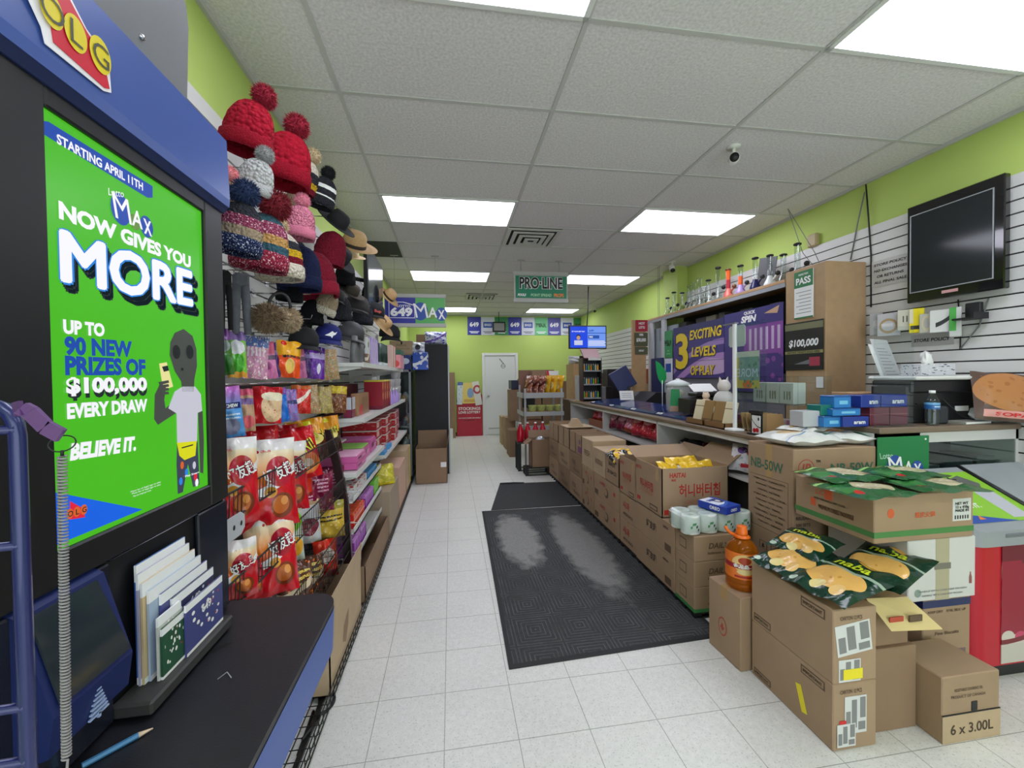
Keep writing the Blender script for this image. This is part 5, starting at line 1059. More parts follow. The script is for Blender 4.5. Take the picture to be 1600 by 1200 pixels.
for k in range(12):
    z = (0.458, 0.808, 1.158)[k % 3]; c = rnd.choice([(196, 140, 90), (190, 190, 196), (206, 120, 40), (90, 96, 110), (206, 170, 150)]); y = sy0 + 0.10 + 0.17 * (k // 3)
    b = MB(); hh = rnd.uniform(.1, .18); b.lathe([(0.0, 0), (0.04, 0), (0.042, hh * .7), (0.02, hh * .85), (0.02, hh)], mat('trinket_%d' % (k % 5), c, 0.3), 12); o = b.build('jar'); o.location = (sx1 - 0.11, y, z); tag(o, f'small jar, {ORD[k // 3]} from the front on the showcase {["lower", "middle", "upper"][k % 3]} shelf', 'jar', 'small jars in the glass showcase')
NVB = mat('black_blue_panel', (12, 14, 22), 0.55)
t = thing('display_cabinet', 'tall black display cabinet behind the tall carton near the back', 'cabinet', (-0.28, 6.8, 0)); b = MB(); b.box((-0.54, 6.40, 0), (-0.04, 6.44, 2.02), NVB, 0.004); b.box((-0.52, 6.44, 0), (-0.06, 7.2, 1.98), NVB); b.build('body', t, world=True)
b = MB(); b.box((-0.04, 6.40, 0), (-0.02, 6.46, 2.0), SILVER); b.build('edge_strip', t, world=True)
carton((-0.285, 6.10, 0), (0.44, 0.50, 0.50), 'tall open brown carton with small white label, before the black cabinet', open_=True, m=CARD3, flaps=(('Y', 86), ('X', 80)), prints=lambda b, w, d, h: (b.box((w / 2 - 0.09, -d / 2 - 0.001, h * 0.46), (w / 2 - 0.012, -d / 2, h * 0.6), PAPER), b.box((-w / 2, -d / 2 - 0.0008, h * 0.55), (w / 2, -d / 2, h * 0.555), CARDIN)))
# packs and cartons on top of the showcase and black cabinet
carton((-0.72, 6.35, 1.62), (0.30, 0.3, 0.22), 'dark blue tissue pack box on the glass showcase', m=design('blue_tissue_pack', (26, 50, 120), [('ell', .45, .35, .2, .3, (226, 206, 150)), ('ell', .7, .6, .2, .2, (210, 220, 240)), ('blob', 5, .2, (60, 100, 190))], rough=0.3), tape=False, name='tissue_pack', cat='tissue pack')
carton((-0.44, 6.30, 1.62), (0.22, 0.28, 0.26), 'blue and white tissue pack beside the dark blue one', m=design('blue_white_tissue_pack', (40, 84, 190), [('blob', 4, .4, (220, 226, 244)), ('diag', .5, .3, .08, (235, 240, 250))], rough=0.2), tape=False, name='tissue_pack', cat='tissue pack')
carton((-0.72, 6.40, 1.84), (0.34, 0.26, 0.22), 'tan carton on the dark blue tissue pack under the double lottery sign', m=CARD2, tape=False, prints=lambda b, w, d, h: (b.text('FRAGILE', (0, -d / 2, h * 0.7), X3, Z3, CARD3, h=0.03), b.text('HANDLE WITH CARE', (0, -d / 2, h * 0.45), X3, Z3, CARD3, h=0.018)))
carton((-0.36, 6.65, 2.02), (0.32, 0.3, 0.16), 'brown carton on top of the black display cabinet', m=CARD3, tape=False)
o = bag_mb(0.34, 0.2, 0.09, design('violet_white_tissue', (206, 206, 226), [('blob', 5, .35, (60, 80, 190)), ('diag', .7, .2, .07, (120, 90, 190))], rough=0.2, bump=(20, .3)), 9, 0.02).build('tissue_pack'); o.location = (-0.22, 6.50, 2.02); tag(o, 'violet and white wrapped tissue pack on the black cabinet corner', 'tissue pack')
o = bag_mb(0.2, 0.16, 0.06, design('white_wrap', (216, 216, 220), [('ell', .5, .5, .2, .25, (60, 60, 70))], rough=0.2, bump=(20, .3)), 12, 0.02).build('wrapped_pack'); o.location = (-0.48, 6.30, 1.46); o.location.z = 1.88; tag(o, 'white wrapped pack with dark mark on the blue and white tissue', 'tissue pack')
# ================================================================== mats on the floor
def mat_mat():
    m, nt, p = _new('ribbed_floor_mat'); tc = N(nt, 'ShaderNodeTexCoord'); sx = N(nt, 'ShaderNodeSeparateXYZ'); nt.links.new(tc.outputs['Object'], sx.inputs[0])
    def cell(s): return mth(nt, 'ABSOLUTE', mth(nt, 'SUBTRACT', mth(nt, 'FRACT', mth(nt, 'DIVIDE', mth(nt, 'ADD', s, 20.0), 0.27)), 0.5))
    q = mth(nt, 'MAXIMUM', cell(sx.outputs[0]), cell(sx.outputs[1])); rib = mth(nt, 'LESS_THAN', mth(nt, 'FRACT', mth(nt, 'MULTIPLY', q, 11.0)), 0.22)
    n1 = N(nt, 'ShaderNodeTexNoise'); n1.inputs['Scale'].default_value = 60; n1.inputs['Detail'].default_value = 6; n2 = N(nt, 'ShaderNodeTexNoise'); n2.inputs['Scale'].default_value = 9; n2.inputs['Detail'].default_value = 6
    nt.links.new(tc.outputs['Object'], n1.inputs['Vector']); nt.links.new(tc.outputs['Object'], n2.inputs['Vector'])
    def worn(cx, cy, rx, ry):
        a = mth(nt, 'DIVIDE', mth(nt, 'SUBTRACT', sx.outputs[0], cx), rx); b_ = mth(nt, 'DIVIDE', mth(nt, 'SUBTRACT', sx.outputs[1], cy), ry)
        r = mth(nt, 'ADD', mth(nt, 'MULTIPLY', a, a), mth(nt, 'MULTIPLY', b_, b_))
        return mth(nt, 'MULTIPLY_ADD', mth(nt, 'ADD', r, mth(nt, 'MULTIPLY_ADD', n2.outputs[0], 1.7, -0.85)), -1.6, 1.9, clamp=True)
    w = mth(nt, 'MAXIMUM', worn(-0.30, 0.42, 0.20, 0.62), mth(nt, 'MULTIPLY', worn(0.22, 0.15, 0.20, 0.85), 0.75))
    c = mixc(nt, n1.outputs[0], rgb((40, 41, 43)), rgb((64, 65, 67)))
    c = mixc(nt, mth(nt, 'MULTIPLY', rib, mth(nt, 'MULTIPLY_ADD', n2.outputs[0], 1.5, -0.42, clamp=True)), c, rgb((110, 111, 113)))
    c = mixc(nt, mth(nt, 'MULTIPLY', w, mth(nt, 'MULTIPLY_ADD', n1.outputs[0], 0.5, 0.55)), c, rgb((146, 145, 142)))
    nt.links.new(c, p.inputs['Base Color']); p.inputs['Roughness'].default_value = 0.9
    bp = N(nt, 'ShaderNodeBump'); bp.inputs['Strength'].default_value = 0.5; bp.inputs['Distance'].default_value = 0.004; nt.links.new(rib, bp.inputs['Height']); nt.links.new(bp.outputs[0], p.inputs['Normal'])
    return m
MATR = mat('mat_rubber_edge', (40, 41, 43), 0.8)
b = MB(); P = [(0.275, 2.04), (1.52, 2.10), (1.52, 4.50), (0.325, 4.52)]; b.prism([(x, y, 0.0) for x, y in P], (0, 0, 0.006), MATR)
b.add([(x + (0.025 if x < 1 else -0.025), y + (0.03 if y < 3 else -0.03), 0.0065) for x, y in P], [(0, 1, 2, 3)], mat_mat()); tag(b.build('floor_mat', at=(0.9, 3.3, 0)), 'large worn grey ribbed floor mat in the aisle', 'floor mat')
b = MB(); P = [(0.43, 4.54), (1.52, 4.54), (1.52, 5.60), (0.66, 5.64)]; vs = []
b.prism([(x, y, 0.0) for x, y in P], (0, 0, 0.006), mat('plain_floor_mat', (52, 53, 55), 0.9, noise=(50, 0.2))); b.tube([(0.66, 5.62, 0.012), (0.85, 5.615, 0.014), (1.0, 5.61, 0.006)], 0.012, MATR, 8); tag(b.build('floor_mat', at=(1.0, 5.1, 0)), 'plain dark floor mat behind the worn ribbed one', 'floor mat')
# ================================================================== cartons at the right, nearest group
LBL = mat('shipping_label', (208, 208, 206), 0.5); KRF = mat('kraft_print', (96, 76, 58), 0.7); YLT = mat('yellow_sticker', (232, 214, 30), 0.5)
def ship_labels(hi):
    def f(b, w, d, h):
        y = -d / 2 - 0.001
        def lab(x0, z0, ww, hh, tilt=0.0, out=0.0):
            b.T = Matrix.Translation((x0, y - out, z0)) @ Matrix.Rotation(tilt, 4, 'Y'); b.box((0, -0.0006, 0), (ww, 0, hh), LBL)
            for (a, c_, e_, g) in ((.32, .15, .55, .9), (.7, .4, .95, .95), (.06, .1, .26, .6), (.62, .08, .94, .3)): b.box((ww * a, -0.0012, hh * c_), (ww * e_, -0.0006, hh * g), mat('barcode_grey', (128, 128, 128), 0.6))
            b.T = None
        if hi: lab(-w * .4, h * .36, w * .8, h * .42, -0.12); lab(-w * .38, h * .02, w * .5, h * .30); b.box((-w * .28, y - 0.002, h * .05), (w * .16, y - .0014, h * .19), YLT)
        else: lab(-w * .24, h * .24, w * .5, h * .56); lab(-w * .42, h * .06, w * .42, h * .34, 0.0, .0015); b.box((-w * .36, y - 0.001, h * .4), (-w * .2, y, h * .45), RED)
        x = -w / 2 - 0.001
        for yy, zz, L, H in ((-d * .42, h * .80, d * .26, h * .14), (d * .22, h * .05, d * .24, h * .12)):
            b.box((x, yy, zz), (x + 0.0005, yy + L, zz + H), KRF); b.box((x - 0.0005, yy + 0.006, zz + 0.006), (x, yy + L - 0.006, zz + H - 0.006), CARD)
            b.text('IMPORTANT', (x - 0.0004, yy + L / 2, zz + H / 2), -Y3, Z3, KRF, h=H * .4, w=L * .8, lift=0.0008)
        if not hi: b.T = Matrix.Translation((x, -d * .17, h * .36)) @ Matrix.Rotation(-0.3, 4, 'X'); b.box((-0.0006, -0.014, -0.05), (0, 0.014, 0.06), YLT); b.T = None
        b.text('CARTON 12 PCS', (0 - w * .1, y, h * .88), X3, Z3, KRF, h=0.016, w=w * .5)
    return f
carton((1.575, 1.60, 0), (0.20, 0.44, 0.268), 'lower of two taped long cartons in front, yellow sticker on its side', prints=ship_labels(False), tape=False, group='two labelled cartons in front')
carton((1.575, 1.60, 0.269), (0.20, 0.44, 0.297), 'upper labelled long carton carrying the dark green snack packs', prints=ship_labels(True), tape=False, group='two labelled cartons in front')
def maple(b, w, d, h): b.disc((-w / 2, 0.01, h * .42), -Y3, Z3, 0.032, 0.05, mat('maple_ring_red', (168, 78, 60), 0.7), 0.001); b.disc((-w / 2, 0.01, h * .42), -Y3, Z3, 0.026, 0.042, CARD, 0.0016); b.flat([(-.018, -.004), (-.008, .002), (-.006, .02), (0, .014), (.006, .02), (.008, .002), (.018, -.004), (.008, -.014), (0, -.024), (-.008, -.014)], (-w / 2, 0.01, h * .42), -Y3, Z3, mat('maple_leaf_red', (168, 78, 60), 0.7), 0.0022)
carton((1.535, 1.955, 0), (0.24, 0.235, 0.375), 'carton with oval maple leaf mark under the cooking oil bottle', prints=maple, rot=0.06)
carton((1.81, 1.55, 0), (0.235, 0.25, 0.35), 'plain carton behind the labelled front cartons, under one with open pale flap', m=CARD3, tape=False)
carton((1.80, 1.56, 0.351), (0.21, 0.24, 0.15), 'small carton with pale yellow flap between white box and labelled cartons', m=CARD3, tape=False)
b = MB(); b.prism([(1.70, 1.44, 0.555), (1.90, 1.44, 0.545), (1.95, 1.35, 0.46), (1.72, 1.36, 0.47)], (0, 0.003, 0.004), mat('pale_yellow_card', (206, 184, 128), 0.7)); b.box((1.70, 1.44, 0.501), (1.90, 1.66, 0.552), CARD2)
fo = Vector((1.72, 1.36, 0.47)); fu = Vector((0.23, -0.01, -0.01)).normalized(); fv = Vector((0, 0.085, 0.083)).normalized()
b.text('KASTOORI', fo + fu * 0.07 + fv * 0.06, fu, fv, RED, h=0.022, w=0.08, bold=0.03, lift=-0.0015) if False else None
b.box((1.735, 1.378, 0.492), (1.80, 1.382, 0.512), mat('faded_red_print', (176, 70, 50), 0.7)); b.box((1.82, 1.37, 0.49), (1.88, 1.376, 0.515), KRF); tag(b.build('pale_tray', at=(1.8, 1.5, 0.5)), 'open pale yellow card lid with red print under the green snack packs', 'card tray')
def sixl(b, w, d, h):
    y = -d / 2; b.box((-w / 2 - .0005, y - 0.003, 0), (w / 2 + .0005, y, h * .42), CARD2); b.box((-w / 2 - .0005, y - 0.0035, h * .415), (w / 2, y, h * .43), INK)
    b.text('6 x 3.00L', (0.0, y - 0.003, h * .2), X3, Z3, mat('stencil_brown', (70, 56, 40), 0.7), h=0.042, w=w * .74, bold=0.015, lift=0.001); b.box((w * .0, y - 0.002, h * .44), (w * .10, y, h * .58), INK)
    b.text('VEGETABLE COOKING OIL', (-w * .05, y, h * .78), X3, Z3, KRF, h=0.012, w=w * .5, lift=0.001); b.text('PRODUCT OF CANADA', (-w * .05, y, h * .68), X3, Z3, KRF, h=0.012, w=w * .6, lift=0.001)
carton((2.078, 1.445, 0), (0.285, 0.21, 0.27), 'small carton stencilled 6 x 3.00L at the lower right', prints=sixl, tape=False)
carton((2.305, 1.74, 0), (0.27, 0.34, 0.10), 'dark shallow carton on the floor behind the 6 x 3.00L carton', m=mat('dark_carton', (86, 70, 58), 0.8), tape=False)
def blueband(b, w, d, h): b.box((-w / 2 - .001, -d / 2 - .001, h * .84), (w / 2 + .001, d / 2, h * .94), NAVY); b.text('Fine Biscuits', (0, -d / 2, h * .48), X3, Z3, KRF, h=0.016, w=w * .5); b.box((-w * .4, -d / 2 - .001, h * .06), (w * .4, -d / 2, h * .24), mat('faded_mauve', (120, 96, 96), 0.7)); b.text('KEEP DRY   THIS SIDE UP', (0, -d / 2, h * .78), X3, Z3, KRF, h=0.012, w=w * .8)
carton((2.305, 1.74, 0.101), (0.27, 0.32, 0.345), 'brown carton with dark blue band under the white box', prints=blueband, tape=False)
WHC = mat('white_cardboard', (206, 204, 202), 0.6, noise=(4, 0.04))
def whp(b, w, d, h):
    y = -d / 2; b.box((-w * .10, y - .001, h * .0), (w * .10, y, h), mat('brown_tape_smear', (176, 166, 140), 0.35)); b.box((-w * .12, y - .002, h * .5), (w * .12, y - .001, h * .6), mat('grey_stamp', (120, 116, 104), 0.5))
    for k, ww in enumerate((.36, .30)): b.text('HANDLE WITH CARE KEEP FROZEN', (0, y, h * (.16 - .07 * k)), X3, Z3, GREY, h=0.008, w=w * ww * 2)
    b.disc((-w * .36, y, h * .14), X3, Z3, 0.018, 0.018, mat('green_stamp', (130, 150, 140), 0.5)); b.flat([(-.008, 0), (.008, 0), (.008, .03), (.003, .045), (.003, .055), (-.003, .055), (-.003, .045), (-.008, .03)], (w * .42, y, h * .22), X3, Z3, mat('faint_red_stamp', (150, 90, 90), 0.6), 0.001)
carton((2.235, 1.75, 0.4465), (0.375, 0.40, 0.285), 'white cardboard box under the green-striped carton', m=WHC, prints=whp, tape=False)
def stripe(b, w, d, h):
    gs = mat('green_stripe', (74, 130, 70), 0.6); orr = mat('orange_print_faded', (206, 92, 50), 0.6); b.box((-w / 2 - .001, -d / 2 - .001, h * .12), (w / 2 + .001, d / 2 + .001, h * .24), gs)
    x = -w / 2; b.text('L.C.', (x, d * .14, h * .74), -Y3, Z3, orr, h=0.025, bold=0.03); b.box((x - .001, -d * .02, h * .62), (x, d * .08, h * .84), orr); b.box((x - .001, d * .20, h * .38), (x, d * .27, h * .56), orr); b.text('PREMIUM DRIED NOODLE', (x, -d * .06, h * .40), -Y3, Z3, orr, h=0.022, w=d * .44)
    b.text('RICE VERMICELLI NET 12 KG', (x, d * .02, h * .58), -Y3, Z3, KRF, h=0.01, w=d * .4)
    y = -d / 2; b.disc((-w * .34, y, h * .62), X3, Z3, .018, .022, orr); b.text('重庆火锅', (w * .0, y, h * .55), X3, Z3, orr, h=0.026, w=w * .2); b.box((w * .28, y - .0015, h * .36), (w * .47, y, h * .84), LBL); b.text('NET WT\n12 x 450g\nMADE IN', (w * .375, y - .0015, h * .66), X3, Z3, GREY, h=0.045, w=w * .14)
    for k in range(6): b.box((w * (.30 + .026 * k), y - .002, h * .40), (w * (.313 + .026 * k), y - .0015, h * .48), INK)
carton((2.13, 1.755, 0.7325), (0.54, 0.42, 0.215), 'wide carton with green stripe carrying flat green noodle packs', prints=stripe, tape=False)
# tall NB-50W carton
def nb(b, w, d, h):
    gp = mat('dark_green_stencil', (58, 104, 84), 0.7); rp = mat('red_stencil', (170, 70, 56), 0.7); y = -d / 2; x = -w / 2
    b.text('NB-50W', (w * .20, y, h * .895), X3, Z3, gp, h=0.052, w=w * .52, bold=0.025); b.disc((-w * .35, y, h * .90), X3, Z3, .052, .052, rp, .001, 28); b.disc((-w * .35, y, h * .90), X3, Z3, .047, .047, CARD, .0016, 28); b.text('IR', (-w * .35, y, h * .90), X3, Z3, rp, h=0.055, bold=0.02, shear=0.2, lift=.0024); b.text('TM', (-w * .21, y, h * .935), X3, Z3, gp, h=0.016)
    for k, s_ in enumerate(('3½ OZ BOWL', 'MULTI PURPOSE', 'MICROWAVABLE', 'REUSABLE', '500 SETS')): b.text(s_, (-w * .47, y, h * (.745 - .035 * k)), X3, Z3, mat('black_stencil', (60, 54, 46), 0.7), h=0.018, bold=0.02, anchor=(0, .5))
    b.text('NB-50W', (x, 0.02, h * .885), -Y3, Z3, gp, h=0.062, w=d * .72, bold=0.02)
    for zz in (.815, .52): b.box((x - .001, -d * .40, h * zz), (x, d * .44, h * (zz + .002)), KRF)
    b.box((x - .001, -d * .40, h * .52), (x, -d * .396, h * .815), KRF)
    for k in range(9): b.text('ITEM NO.  %s' % ('CAPACITY', 'QUANTITY', 'MATERIAL', 'COLOUR', 'N.W.  G.W.', 'MEAS.', 'LOT NO.', 'SIZE', 'ORIGIN')[k], (x, 0.0, h * (.795 - .03 * k)), -Y3, Z3, KRF, h=0.011, w=d * (.7 - .1 * (k % 3)))
    for k in range(3): b.box((x - .001, d * (.22 - .26 * k), h * .40), (x, d * (.04 - .26 * k), h * .445), KRF); b.box((x - .0016, d * (.20 - .26 * k), h * .403), (x - .0008, d * (.06 - .26 * k), h * .442), CARD); b.flat([(-.012, -.012), (.012, -.012), (.004, .014), (-.004, .014)], (x - .0016, d * (.13 - .26 * k), h * .42), -Y3, Z3, INK, .0004)
carton((2.15, 2.175, 0), (0.54, 0.35, 1.075), 'tall brown NB-50W carton at the counter corner', prints=nb)
# flat green noodle packs on the green-striped carton
NDP = design('green_noodle_pack', (38, 92, 50), [('ell', .66, .5, .26, .30, (196, 184, 150)), ('blob', 11, .25, (226, 216, 190), .42, .9, .26, .74), ('diag', .0, .86, .03, (150, 190, 110)), ('rect', .06, .3, .3, .7, (60, 124, 64)), ('ell', .2, .24, .05, .08, (190, 40, 40))], rough=0.2, bump=(18, 0.3))
def flat_pack(p, w, h, d, m, rz, lab, tilt=0.0, roll=0.0, group=None, seed=1, name='noodle_pack', cat='noodle pack', fn=None, wr=0.008):
    b = bag_mb(w, h, d, m, seed, wr, 14, 14); 
    if fn: fn(b, w, h, d)
    o = b.build(name); o.matrix_world = Matrix.Translation(p) @ Matrix.Rotation(rz, 4, 'Z') @ Matrix.Rotation(-PI / 2 + tilt, 4, 'X') @ Matrix.Rotation(roll, 4, 'Y'); return tag(o, lab, cat, group)
zt = 0.952
for (px, py, w, h, rz, z, lab) in ((1352, 765, .33, .26, 0.05, zt + .012, 'front left flat green noodle pack on the green-striped carton'), (1310, 742, .32, .25, 0.0, zt + .036, 'rear left flat green noodle pack overlapping the front one'), (1450, 757, .33, .26, -0.1, zt + .022, 'right flat green noodle pack on the green-striped carton'), (1410, 738, .32, .24, 0.12, zt + .042, 'rear right flat green noodle pack, half over the others')):
    q = oZ(px, py, z); flat_pack((q.x, q.y - 0.12, z), w, h, .016, NDP, rz, lab, seed=int(px), group='flat green noodle packs')
# dark green fried tofu packs on the labelled carton
NBG = design('dark_green_tofu_pack', (14, 52, 36), [('ell', .5, .40, .40, .24, (226, 176, 96)), ('blob', 6, .2, (206, 150, 70), .2, .8, .26, .56), ('ell', .45, .17, .09, .1, (224, 206, 140)), ('ell', .72, .2, .09, .1, (230, 190, 120)), ('band', .615, .66, (150, 170, 150)), ('ell', .5, .93, .12, .05, (214, 160, 60)), ('ell', .12, .1, .07, .04, (190, 210, 190))], rough=0.18, bump=(16, 0.35))
LIMEP = mat('lime_lettering', (206, 222, 40), 0.4)
def naba(b, w, h, d): bag_text(b, 'naba', w, h, d, -w * .03, h * .755, h * .16, w * .52, LIMEP, 0.02, 0.0, 0.0, 0.006)
for i, (p, w, h, rz, tl, rl, lab) in enumerate((((1.445, 1.665, .596), .255, .33, -1.42, 0.16, 0.0, 'dark green tofu snack pack at the left, beside the oil bottle'), ((1.455, 1.465, .600), .265, .36, -1.5, 0.14, -0.06, 'dark green tofu snack pack in front, at the carton edge'), ((1.745, 1.50, .600), .26, .33, -1.2, 0.22, 0.1, 'dark green tofu snack pack behind, reaching toward the white box'), ((1.60, 1.72, .64), .25, .22, -1.3, 0.25, 0.0, 'dark green tofu snack pack at the back in the shade'))):
    flat_pack(p, w, h, .022, NBG, rz, lab, tl, rl, 'dark green tofu snack packs', i + 3, 'snack_pack', 'snack pack', naba, 0.010)
# cooking oil bottle
ob = thing('oil_bottle', 'big amber cooking oil bottle with orange cap and handle', 'oil bottle', (1.515, 1.94, 0.376), (0, 0, -.45))
OIL = bpy.data.materials.new('amber_oil'); OIL.use_nodes = True; _p = OIL.node_tree.nodes['Principled BSDF']; _p.inputs['Base Color'].default_value = rgb((206, 116, 24)); _p.inputs['Roughness'].default_value = 0.06; _p.inputs['Transmission Weight'].default_value = 0.7; _p.inputs['IOR'].default_value = 1.25
b = MB(); b.lathe([(0.0, 0), (.066, 0), (.076, .012), (.078, .03), (.074, .036), (.078, .042), (.078, .062), (.075, .068), (.078, .074), (.078, .185), (.070, .215), (.048, .245), (.030, .262), (.022, .268), (.022, .285)], OIL, 32, cap=False, fn=lambda a, z, i: 1 + (0.012 * math.cos(10 * a) if z < .07 else 0)); b.build('body', ob)
OLB = design('oil_label', (222, 112, 30), [('ell', .5, .62, .36, .34, (226, 190, 120)), ('ell', .5, .72, .2, .14, (170, 60, 30)), ('band', .40, .58, (150, 24, 40)), ('lines', .3, .7, .44, .54, 1, (236, 220, 200)), ('ell', .5, .28, .24, .10, (222, 200, 140)), ('rect', .2, .8, .06, .14, (160, 30, 30))], rough=0.35, axes='XZ')
b = MB(); seg = 24; vs = []; 
for z in (.066, .200):
    for k in range(seg + 1): a = -PI / 2 - 1.5 + 3.0 * k / seg - 0.25; vs.append((.0790 * math.cos(a), .0790 * math.sin(a), z))
b.add(vs, [(k, k + 1, seg + 2 + k, seg + 1 + k) for k in range(seg)], OLB, True)
b.T = Matrix.Rotation(-0.25, 4, 'Z'); b.text('金龙鱼', (0, -.0795, .134), X3, Z3, WPRINT, h=.024, w=.075, bold=.02, warp=lambda p: Vector((.0805 * math.sin(p.x / .0805), -.0805 * math.cos(p.x / .0805), p.z))); b.T = None; b.build('label', ob)
ORC = mat('orange_cap', (226, 104, 20), 0.35); b = MB(); b.lathe([(.026, .272), (.028, .28), (.028, .296), (.024, .300), (.024, .318), (.020, .322)], ORC, 20, fn=lambda a, z, i: 1 + .02 * math.cos(16 * a)); b.lathe([(.029, .268), (.040, .262), (.041, .266), (.029, .276)], ORC, 20, cap=False); b.build('cap', ob)
b = MB(); b.tube([(-.03, 0, .268), (-.055, 0, .278), (-.072, -.004, .296), (-.08, -.004, .312)], .008, ORC, 8); b.build('handle', ob)
# toilet roll pack: rolls inside a clear film
tp = thing('toilet_roll_pack', 'clear film pack of white toilet rolls on a carton stack', 'toilet rolls', (1.665, 2.385, 0.515), (0, 0, 0.03)); tp.scale = (1.12, 1.0, 1.12); RLW = mat('tissue_white', (226, 226, 222), 0.9, noise=(60, 0.04)); FILM = glassy('packing_film', (236, 244, 242), 0.06, 0.12); RGR = mat('roll_green_print', (96, 160, 110), 0.5); RDK = mat('roll_dark_print', (44, 70, 60), 0.5)
for i in range(4):
    for j in range(2):
        b = MB(); cx = -.18 + .105 * i; cy = -.05 + .105 * j; b.lathe([(.018, 0), (.051, 0), (.052, .004), (.052, .096), (.049, .10), (.02, .10), (.018, .098), (.018, 0)], RLW, 24, (cx, cy, 0.004), cap=False)
        b.disc((cx, cy, .06), X3, Y3, .018, .018, mat('roll_core', (176, 156, 128), 0.8), 0)
        for q in range(5): a = -PI / 2 - .5 + .2 * q; a2 = a + .2; z = .035 + .02 * math.sin(q); b.add([(cx + .0525 * math.cos(a), cy + .0525 * math.sin(a), z), (cx + .0525 * math.cos(a2), cy + .0525 * math.sin(a2), z + .006), (cx + .0525 * math.cos(a2), cy + .0525 * math.sin(a2), z + .018), (cx + .0525 * math.cos(a), cy + .0525 * math.sin(a), z + .014)], [(0, 1, 2, 3)], RGR if q < 3 else RDK)
        b.build('roll', tp)
b = MB(); b.box((-.236, -.106, .001), (.19, .11, .110), FILM, .02); b.build('film', tp)
# biscuit carton with blue print lying on the rolls
OB = design('blue_biscuit_box', (28, 70, 170), [('rect', .04, .75, .3, .98, (226, 232, 244)), ('ell', .62, .62, .22, .2, (40, 50, 90)), ('ell', .62, .62, .12, .1, (226, 226, 232)), ('diag', .3, .2, .05, (60, 110, 200))], rough=0.3, axes='XY')
b = MB(); w, d, h = .14, .20, .045; b.box((-w / 2, -d / 2, 0), (w / 2, d / 2, h), mat('biscuit_blue', (22, 56, 160), 0.3), .002); b.box((-w / 2 + .004, -d / 2 + .004, h), (w / 2 - .004, d / 2 - .004, h + .0008), OB)
b.text('OREO', (-w / 2, -.02, h / 2), -Y3, Z3, WPRINT, h=.022, w=.07, bold=.03); b.text('OREO', (.0, -d / 2, h / 2), X3, Z3, WPRINT, h=.018, w=.06, bold=.03); b.text('OREO', (-w * .12, .045, h + .0008), X3, Y3, mat('print_blue', (30, 60, 160), .4), h=.03, w=.07, bold=.04)
o = b.build('biscuit_box'); o.location = (1.685, 2.365, .639); o.rotation_euler = (0, 0, 0.35); tag(o, 'blue and white biscuit box lying on the toilet roll pack', 'biscuit box')
# ------------------------------------------------------------------ the row of cartons along the counter
PAL = mat('black_pallet', (28, 28, 30), 0.6)
def pallet(x0, x1, y0, y1, lab, h=0.05):
    b = MB(); b.box((x0, y0, h - .014), (x1, y1, h), PAL); n = max(2, int((y1 - y0) / .11))
    for k in range(n + 1): yy = y0 + (y1 - y0 - .03) * k / n; b.box((x0, yy, 0), (x0 + .05, yy + .03, h - .014), PAL); b.box((x1 - .05, yy, 0), (x1, yy + .03, h - .014), PAL)
    b.box((x0, y0, 0), (x1, y0 + .02, .012), PAL); b.box((x0, y1 - .02, 0), (x1, y1, .012), PAL); tag(b.build('pallet', at=((x0 + x1) / 2, (y0 + y1) / 2, 0)), lab, 'pallet', 'black plastic pallets under the cartons')
pallet(1.46, 1.96, 2.28, 3.38, 'black plastic pallet under the nearest cartons of the row', .045); pallet(1.46, 1.96, 3.42, 4.42, 'black plastic pallet under the red fruit cartons', .045); pallet(1.46, 1.96, 4.46, 6.08, 'black plastic pallet under the farthest brown cartons', .045)
def side(txts, m=KRF):
    def f(b, w, d, h):
        x = -w / 2
        for (s_, cy, cz, hh, ww, mm) in txts: b.text(s_, (x, d * cy, h * cz), -Y3, Z3, mm or m, h=h * hh, w=d * ww, bold=.02)
    return f
RDP = mat('carton_red_print', (176, 40, 34), 0.6); BKP = mat('carton_black_print', (46, 40, 36), 0.6)
def greenbase(b, w, d, h): b.box((-w / 2 - .001, -d / 2 - .001, 0), (w / 2 + .001, d / 2, h * .14), mat('green_base', (56, 130, 70), 0.6)); mid(b, w, d, h)
def mid(b, w, d, h):
    x = -w / 2; b.box((x - .001, -d * .1, h * .3), (x, d * .25, h * .7), KRF); b.box((x - .0016, -d * .08, h * .34), (x - .0008, d * .23, h * .66), CARD); b.text('DAILY', (0, -d / 2, h * .6), X3, Z3, KRF, h=.035, w=.14, shear=.2); b.text('bathroom tissue', (0, -d / 2, h * .32), X3, Z3, KRF, h=.016, w=.15)
for k in range(3): carton((1.615, 2.372, .046 + .156 * k), (0.33, 0.21, 0.155), ['lowest carton with green base under the toilet rolls', 'middle carton under the toilet rolls', 'top carton directly under the toilet roll pack'][k], prints=greenbase if k == 0 else mid, tape=False, group='cartons stacked under the toilet rolls')
hy = side([('好友趣', .05, .55, .26, .28, BKP), ('ORION', -.3, .8, .08, .12, BKP)])
def hyp(b, w, d, h): hy(b, w, d, h); b.box((-w / 2 - .001, -d * .42, h * .1), (-w / 2, -d * .28, h * .32), KRF)
carton((1.70, 2.77, .046), (0.50, 0.565, 0.225), 'lower carton with black Chinese lettering below the red-lettered carton', prints=hyp, group='cartons with black Chinese lettering'); carton((1.70, 2.77, .272), (0.50, 0.565, 0.225), 'upper carton with black Chinese lettering below the red-lettered carton', prints=hyp, group='cartons with black Chinese lettering')
